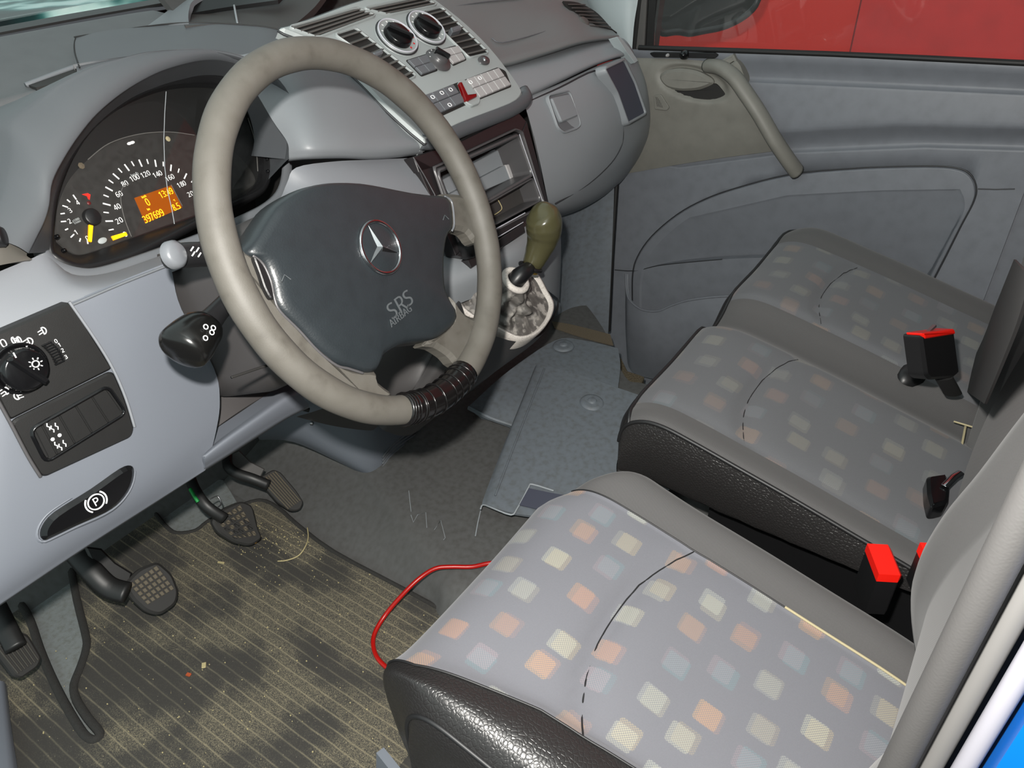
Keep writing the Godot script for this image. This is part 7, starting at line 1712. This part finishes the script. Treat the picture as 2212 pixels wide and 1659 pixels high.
	var pp := rounded([Vector2(-0.0234, 0.0263), Vector2(0.0115, 0.0188), Vector2(0.0186, 0.008), Vector2(0.0151, -0.0315), Vector2(0.0049, -0.039), Vector2(-0.0194, -0.0372), Vector2(-0.0244, -0.0289)], 0.008)
	part(p, "pad", MB.new().plate(pp, -0.012, 0.003, 0.003), M.pedal_rubber)
	for q in cells([Vector2(-0.0219, 0.0243), Vector2(0.0135, 0.0129), Vector2(0.011, -0.0316), Vector2(-0.0212, -0.0283)], 7, 1, 0.0012):
		part(p, "rib", MB.new().plate(q, 0.0, 0.007, 0.0012), M.pedal_worn2)
	var i3 := (Transform3D(Vector3(0.9949, -0.0458, -0.0896), Vector3(0, 0.8903, -0.4553), Vector3(0.1007, 0.453, 0.8858), Vector3(-0.7866, 0.11, -0.4437))).affine_inverse()
	part(p, "arm", tube(cr([Vector3(-0.7702, 0.1508, -0.52), Vector3(-0.779, 0.1469, -0.48), Vector3(-0.7861, 0.1356, -0.45), Vector3(-0.791, 0.1254, -0.43)], 4).map(func(q): return i3 * q), 0.014, 10, false, 0.6), M.pedal_steel)

func small_things() -> void:
	# floor covers in the passenger footwell
	var f1 := thing("floor_cover", "upper blue-grey floor cover with one clip under the gear lever", "floor cover")
	part(f1, "panel", shell(net([[Vector3(0.014, 0.1, -0.2584), Vector3(0.1559, 0.11, -0.2539), Vector3(0.3108, 0.11, -0.2341), Vector3(0.358, 0.1, -0.1893), Vector3(0.3844, 0.09, -0.1147)], [Vector3(0.0184, 0.09, -0.2053), Vector3(0.1233, 0.1, -0.1748), Vector3(0.2088, 0.1, -0.1489), Vector3(0.2823, 0.095, -0.1288), Vector3(0.3305, 0.085, -0.0806)], [Vector3(0.0391, 0.075, -0.1533), Vector3(0.1078, 0.08, -0.1317), Vector3(0.166, 0.085, -0.1011), Vector3(0.2126, 0.085, -0.073), Vector3(0.2598, 0.08, -0.049)]], 5, 5), 0.006), M.cover_grey)
	part(f1, "clip", clip_mesh(), M.cover_grey, "", Transform3D(Basis(V(1, 0, 0), V(0, 0, -1), V(0, 1, 0)), Vector3(0.2991, 0.112, -0.2066)))
	part(f1, "front_face", shell(net([[Vector3(0.014, 0.1, -0.2584), Vector3(0.0163, 0.092, -0.2037), Vector3(0.037, 0.077, -0.1519)], [Vector3(0.0343, 0.065, -0.2407), Vector3(0.0419, 0.065, -0.2002), Vector3(0.0384, 0.065, -0.1641)]], 3, 4), 0.004), M.cover_grey)
	var f2 := thing("floor_cover", "lower blue-grey floor cover with a torn edge in front of the seats", "floor cover")
	var pl := [[Vector3(0.1743, 0.128, -0.2006), Vector3(0.1794, 0.135, -0.1857), Vector3(0.1954, 0.13, -0.0978), Vector3(0.2022, 0.125, -0.027), Vector3(0.2089, 0.12, 0.0413), Vector3(0.21, 0.12, 0.0998)],
		[Vector3(0.0733, 0.12, -0.1665), Vector3(0.0782, 0.128, -0.1499), Vector3(0.0998, 0.124, -0.0636), Vector3(0.1104, 0.12, 0.0116), Vector3(0.122, 0.115, 0.0837), Vector3(0.1245, 0.115, 0.1386)],
		[Vector3(-0.0527, 0.108, -0.1246), Vector3(-0.047, 0.116, -0.1076), Vector3(-0.0284, 0.114, -0.0175), Vector3(-0.0093, 0.112, 0.0665), Vector3(0.0104, 0.11, 0.138), Vector3(0.02, 0.11, 0.1858)],
		[Vector3(-0.1709, 0.094, -0.0846), Vector3(-0.1652, 0.103, -0.0666), Vector3(-0.156, 0.103, -0.0229), Vector3(-0.1377, 0.102, 0.0304), Vector3(-0.1159, 0.1, 0.0807), Vector3(-0.0962, 0.1, 0.1313)],
		[Vector3(-0.1846, 0.086, -0.079), Vector3(-0.1886, 0.098, -0.0542), Vector3(-0.1825, 0.1, -0.0166), Vector3(-0.1597, 0.098, 0.035), Vector3(-0.1361, 0.097, 0.0836), Vector3(-0.1118, 0.097, 0.1311)]]
	part(f2, "panel", shell(net(pl, 5, 5), 0.005), M.cover_grey)
	part(f2, "crease", tube(cr([Vector3(0.1679, 0.1365, -0.174), Vector3(0.0732, 0.1295, -0.1424), Vector3(-0.0489, 0.1175, -0.1022), Vector3(-0.1675, 0.1045, -0.063)], 5), 0.0018, 6), M.cover_grey)
	part(f2, "clip", clip_mesh(), M.cover_grey, "", Transform3D(Basis(V(1, 0, 0), V(0, 0.1, -1), V(0, 1, 0.1)), Vector3(0.1319, 0.126, -0.0418)))
	part(f2, "torn_edge", tube(cr([Vector3(-0.1953, 0.088, -0.0751), Vector3(-0.1852, 0.09, -0.0764), Vector3(-0.1913, 0.1, -0.0503), Vector3(-0.1895, 0.102, -0.0156), Vector3(-0.1753, 0.104, -0.0139), Vector3(-0.1478, 0.106, -0.0189), Vector3(-0.124, 0.11, -0.023), Vector3(-0.1147, 0.11, -0.0215), Vector3(-0.1077, 0.109, 0.0175)], 3), 0.0016, 6), M.torn_edge, "bright torn plastic edge")
	part(f2, "cut_out", shell(net([[Vector3(-0.1273, 0.1115, -0.0208), Vector3(-0.1137, 0.111, 0.0248), Vector3(-0.0971, 0.111, 0.0696)], [Vector3(-0.1657, 0.1065, -0.0146), Vector3(-0.1505, 0.106, 0.0383), Vector3(-0.132, 0.106, 0.0809)]], 3, 4), 0.002), M.cubby_blue)
	# door sill runner in the gap
	solo("sill_runner", MB.new().plate(PackedVector2Array([Vector2(0.3765, 0.1215), Vector2(0.5676, 0.1938), Vector2(0.5206, 0.1488), Vector2(0.5205, 0.103), Vector2(0.3858, 0.0729), Vector2(0.3241, 0.0557), Vector2(0.3236, 0.0885)]), -0.09, -0.06, 0.004), M.sill_dirt, "dirty sill runner between floor cover and door pocket", "sill", Transform3D(Vector3(1, 0, 0), Vector3(0, 0, -1), Vector3(0, 1, 0), Vector3(0, 0, 0)))
	# red cable
	solo("red_cable", tube(cr([Vector3(-0.2433, 0.07, 0.0345), Vector3(-0.2716, 0.071, -0.0003), Vector3(-0.2948, 0.072, -0.0202), Vector3(-0.3144, 0.074, -0.047), Vector3(-0.3322, 0.075, -0.0658), Vector3(-0.3593, 0.07, -0.0773), Vector3(-0.3885, 0.055, -0.0878), Vector3(-0.4166, 0.03, -0.1005), Vector3(-0.445, 0.02, -0.0988), Vector3(-0.4641, 0.018, -0.0874), Vector3(-0.479, 0.018, -0.0653), Vector3(-0.4844, 0.018, -0.0373), Vector3(-0.4844, 0.02, -0.0081), Vector3(-0.4827, 0.03, 0.0421)], 5), 0.0036, 10), M.red_cable, "thin red cable looping out from under the driver seat", "cable")
	# leaf chips and straw on the mat
	solo("wood_chip", MB.new().box(V(0, 0.002, 0), V(0.004, 0.003, 0.02), 0.0006), M.chip_orange, "orange bark chip beside the brake pedal", "debris", Transform3D(Basis(V(0, 1, 0), -1.1), Vector3(-0.4136, 0.014, -0.4117)))
	solo("wood_chip", MB.new().box(V(0, 0.001, 0), V(0.003, 0.002, 0.012), 0.0005), M.straw, "pale straw chip lying between clutch and brake pedal", "debris", Transform3D(Basis(V(0, 1, 0), 0.4), Vector3(-0.4839, 0.013, -0.4227)))
	solo("wood_chip", MB.new().box(V(0, 0.001, 0), V(0.006, 0.002, 0.009), 0.0005), M.straw, "pale leaf chip in the middle of the mat", "debris", Transform3D(Basis(V(0, 1, 0), -0.7), Vector3(-0.6311, 0.013, -0.2777)))
	solo("wood_chip", MB.new().box(V(0, 0.001, 0), V(0.005, 0.002, 0.007), 0.0005), M.chip_red, "reddish chip in the middle of the mat", "debris", Transform3D(Basis(V(0, 1, 0), 0.3), Vector3(-0.6539, 0.013, -0.2838)))
	solo("straw", tube(cr([Vector3(-0.3452, 0.016, -0.3565), Vector3(-0.3627, 0.02, -0.3348), Vector3(-0.382, 0.022, -0.3208), Vector3(-0.4015, 0.018, -0.3184), Vector3(-0.4183, 0.015, -0.3298), Vector3(-0.4277, 0.0135, -0.343)], 4), 0.0011, 6), M.straw, "curved dry grass stalk on the mat near the ridge", "straw")
	# belt buckle standing on the bench
	var bk := thing("belt_buckle", "black seat belt buckle with red button standing on the bench", "belt buckle", Transform3D(Vector3(0.9681, 0.0908, 0.2336), Vector3(0, 0.932, -0.3624), Vector3(-0.2506, 0.3509, 0.9023), Vector3(0.0766, 0.4487, 0.5)))
	part(bk, "body", MB.new().plate(rounded([Vector2(-0.0377, 0.0499), Vector2(0.0476, 0.0164), Vector2(0.0486, -0.0501), Vector2(0.0343, -0.0505), Vector2(-0.029, -0.0202), Vector2(-0.039, -0.0086)], 0.005), -0.024, 0.0, 0.004), M.black_plastic)
	part(bk, "release_button", MB.new().plate(rounded([Vector2(-0.0367, 0.0522), Vector2(0.0458, 0.0187), Vector2(0.0465, 0.0101), Vector2(-0.0331, 0.0418)], 0.003), -0.02, 0.0015, 0.002), M.red_plastic, "red release button")
	part(bk, "slot", MB.new().box([Vector3(0.0037, 0.0357, 0)][0] + Vector3(0, 0.001, -0.01), Vector3(0.026, 0.003, 0.005)), M.steel)
	part(bk, "strap", tube([Vector3(0.0265, -0.047, -0.012), Vector3(0.0544, -0.0778, -0.02), Vector3(0.0827, -0.106, -0.03)], 0.012, 10, false, 0.4), M.belt)
	solo("buckle_sleeve", lathe([Vector2(0, 0.004), Vector2(0.02, 0.003), Vector2(0.028, -0.002), Vector2(0.03, -0.01)], 24, Transform3D(Basis(V(1.4, 0, 0.5), V(0, 0.3, -0.8), V(0, 1, 0.2)), Vector3(0.279, 0.305, 0.4779))), M.black_plastic, "flat black buckle sleeve behind the standing buckle", "buckle sleeve")
	# red buckles between the seats
	var rb := thing("belt_buckle", "red-topped buckle between driver seat and bench", "belt buckle", Transform3D(), "")
	part(rb, "body", MB.new().box(V(0, 0, 0), V(0.045, 0.06, 0.025), 0.003), M.black_plastic, "", Transform3D(Basis(V(0, 1, 0), 0.5), Vector3(-0.215, 0.3036, 0.5212)))
	part(rb, "release_button", MB.new().box(V(0, 0.032, 0), V(0.046, 0.012, 0.026), 0.003), M.red_plastic, "red release button", Transform3D(Basis(V(0, 1, 0), 0.5), Vector3(-0.215, 0.3036, 0.5212)))
	var rc := thing("belt_buckle", "small red-topped buckle half hidden by the driver backrest", "belt buckle", Transform3D(), "")
	part(rc, "body", MB.new().box(V(0, 0, 0), V(0.04, 0.05, 0.02), 0.003), M.black_plastic, "", Transform3D(Basis(V(0, 1, 0), 0.5), Vector3(-0.225, 0.3482, 0.5662)))
	part(rc, "release_button", MB.new().box(V(0, 0.026, 0), V(0.041, 0.014, 0.021), 0.003), M.red_plastic, "red release button", Transform3D(Basis(V(0, 1, 0), 0.5), Vector3(-0.225, 0.3482, 0.5662)))
	# black webbing in front of the bench backrest
	var wb := [[Vector3(-0.105, 0.6733, 0.535), Vector3(-0.5183, 0.833, 0.535)], [Vector3(0.1368, 0.5089, 0.54), Vector3(-0.4598, 0.779, 0.54)], [Vector3(0.3915, 0.3009, 0.545), Vector3(-0.3717, 0.7021, 0.545)], [Vector3(1.3502, -0.3348, 0.55), Vector3(-0.2738, 0.6093, 0.55)]]
	solo("seat_belt", shell(net(wb, 4, 4), 0.002), M.belt, "black seat belt webbing hanging before the bench backrest", "seat belt")
	var wc := thing("belt_tongue", "black belt latch plate lying on the bench beside the backrest", "belt tongue")
	part(wc, "grip", MB.new().plate(rounded([Vector2(-0.0019, -0.5343), Vector2(0.0179, -0.5549), Vector2(0.0018, -0.562), Vector2(-0.0419, -0.5668), Vector2(-0.0623, -0.5507), Vector2(-0.0375, -0.5418)], 0.006), 0.29, 0.315, 0.004), M.black_gloss, "", Transform3D(Vector3(1, 0, 0), Vector3(0, 0, -1), Vector3(0, 1, 0), Vector3(0, 0, 0)))
	part(wc, "blade", tube([Vector3(-0.0169, 0.318, 0.5572), Vector3(0.0062, 0.32, 0.5641), Vector3(0.0213, 0.32, 0.5707)], 0.005, 8, false, 0.3), M.chrome)
	# door pillar beside the camera
	var bp := thing("driver_pillar", "near door pillar with grey rubber seal and bright painted edge", "pillar")
	var bands := [[0.538, 0.548, M.pillar_rubber, "rubber_seal", 0.006], [0.549, 0.556, M.seal_grey2, "pillar_flange", 0.001], [0.557, 0.5635, M.pillar_edge, "painted_edge", 0.003]]
	for q in bands:
		var z0: float = q[0]
		var z1: float = q[1]
		var zm := (z0 + z1) * 0.5
		var rr := (z1 - z0) * 0.5
		part(bp, q[3], tube([V(-0.745 - float(q[4]), 0.0, zm), V(-0.745 - float(q[4]), 0.5, zm), V(-0.745 - float(q[4]), 1.25, zm)], rr, 14), q[2])
	part(bp, "pillar_trim", MB.new().box(V(-0.72, 0.6, 0.60), V(0.04, 1.3, 0.10), 0.004), M.pillar_rubber)
	part(bp, "outer_skin", MB.new().box(V(-0.742, 0.6, 0.62), V(0.03, 1.3, 0.11), 0.004), M.blue_paint, "blue outer skin")
	# sill trim in the lower left corner
	solo("sill_trim", shell(net([[Vector3(-0.8462, 0.05, -0.5015), Vector3(-0.8196, 0.045, -0.4806), Vector3(-0.8164, 0.03, -0.4803)], [Vector3(-0.8815, 0.05, -0.428), Vector3(-0.8538, 0.045, -0.4035), Vector3(-0.8496, 0.03, -0.4011)], [Vector3(-0.925, 0.05, -0.3375), Vector3(-0.8926, 0.045, -0.3141), Vector3(-0.8864, 0.03, -0.3078)]], 4, 4), 0.01), M.knee_grey, "pale grey sill trim left of the parking brake pedal", "sill trim")
	# windscreen, bonnet beyond it
	var ws := thing("windscreen", "sloping windscreen above the dashboard with a black lower border", "windscreen")
	part(ws, "pane", shell(net([[V(-0.82, 0.84, -0.61), V(0.0, 0.845, -0.66), V(0.80, 0.80, -0.61)], [V(-0.72, 1.35, -0.1), V(0.0, 1.38, -0.16), V(0.72, 1.35, -0.1)]], 6, 6), 0.004), M.glass)
	part(ws, "black_border", shell(net([[V(-0.82, 0.826, -0.66), V(0.0, 0.828, -0.70), V(0.80, 0.785, -0.66)], [V(-0.82, 0.829, -0.608), V(0.0, 0.832, -0.63), V(0.80, 0.79, -0.608)]], 2, 6), 0.003), M.seal)
	solo("bonnet", shell(net([[V(-0.9, 0.62, -1.9), V(0, 0.66, -1.95), V(0.9, 0.62, -1.9)], [V(-0.9, 0.78, -1.3), V(0, 0.80, -1.35), V(0.9, 0.78, -1.3)], [V(-0.9, 0.82, -0.72), V(0, 0.83, -0.76), V(0.9, 0.80, -0.72)]], 5, 5), 0.01), M.teal_reflection, "bonnet beyond the windscreen, painted with the teal and pale reflections of the glass", "bonnet")  # reflections in the glass are put into the bonnet colour

func clip_mesh() -> MB:
	return lathe([Vector2(0, 0.006), Vector2(0.007, 0.006), Vector2(0.009, 0.004), Vector2(0.010, 0.002), Vector2(0.017, 0.003), Vector2(0.022, 0.0015), Vector2(0.024, -0.002)], 24)
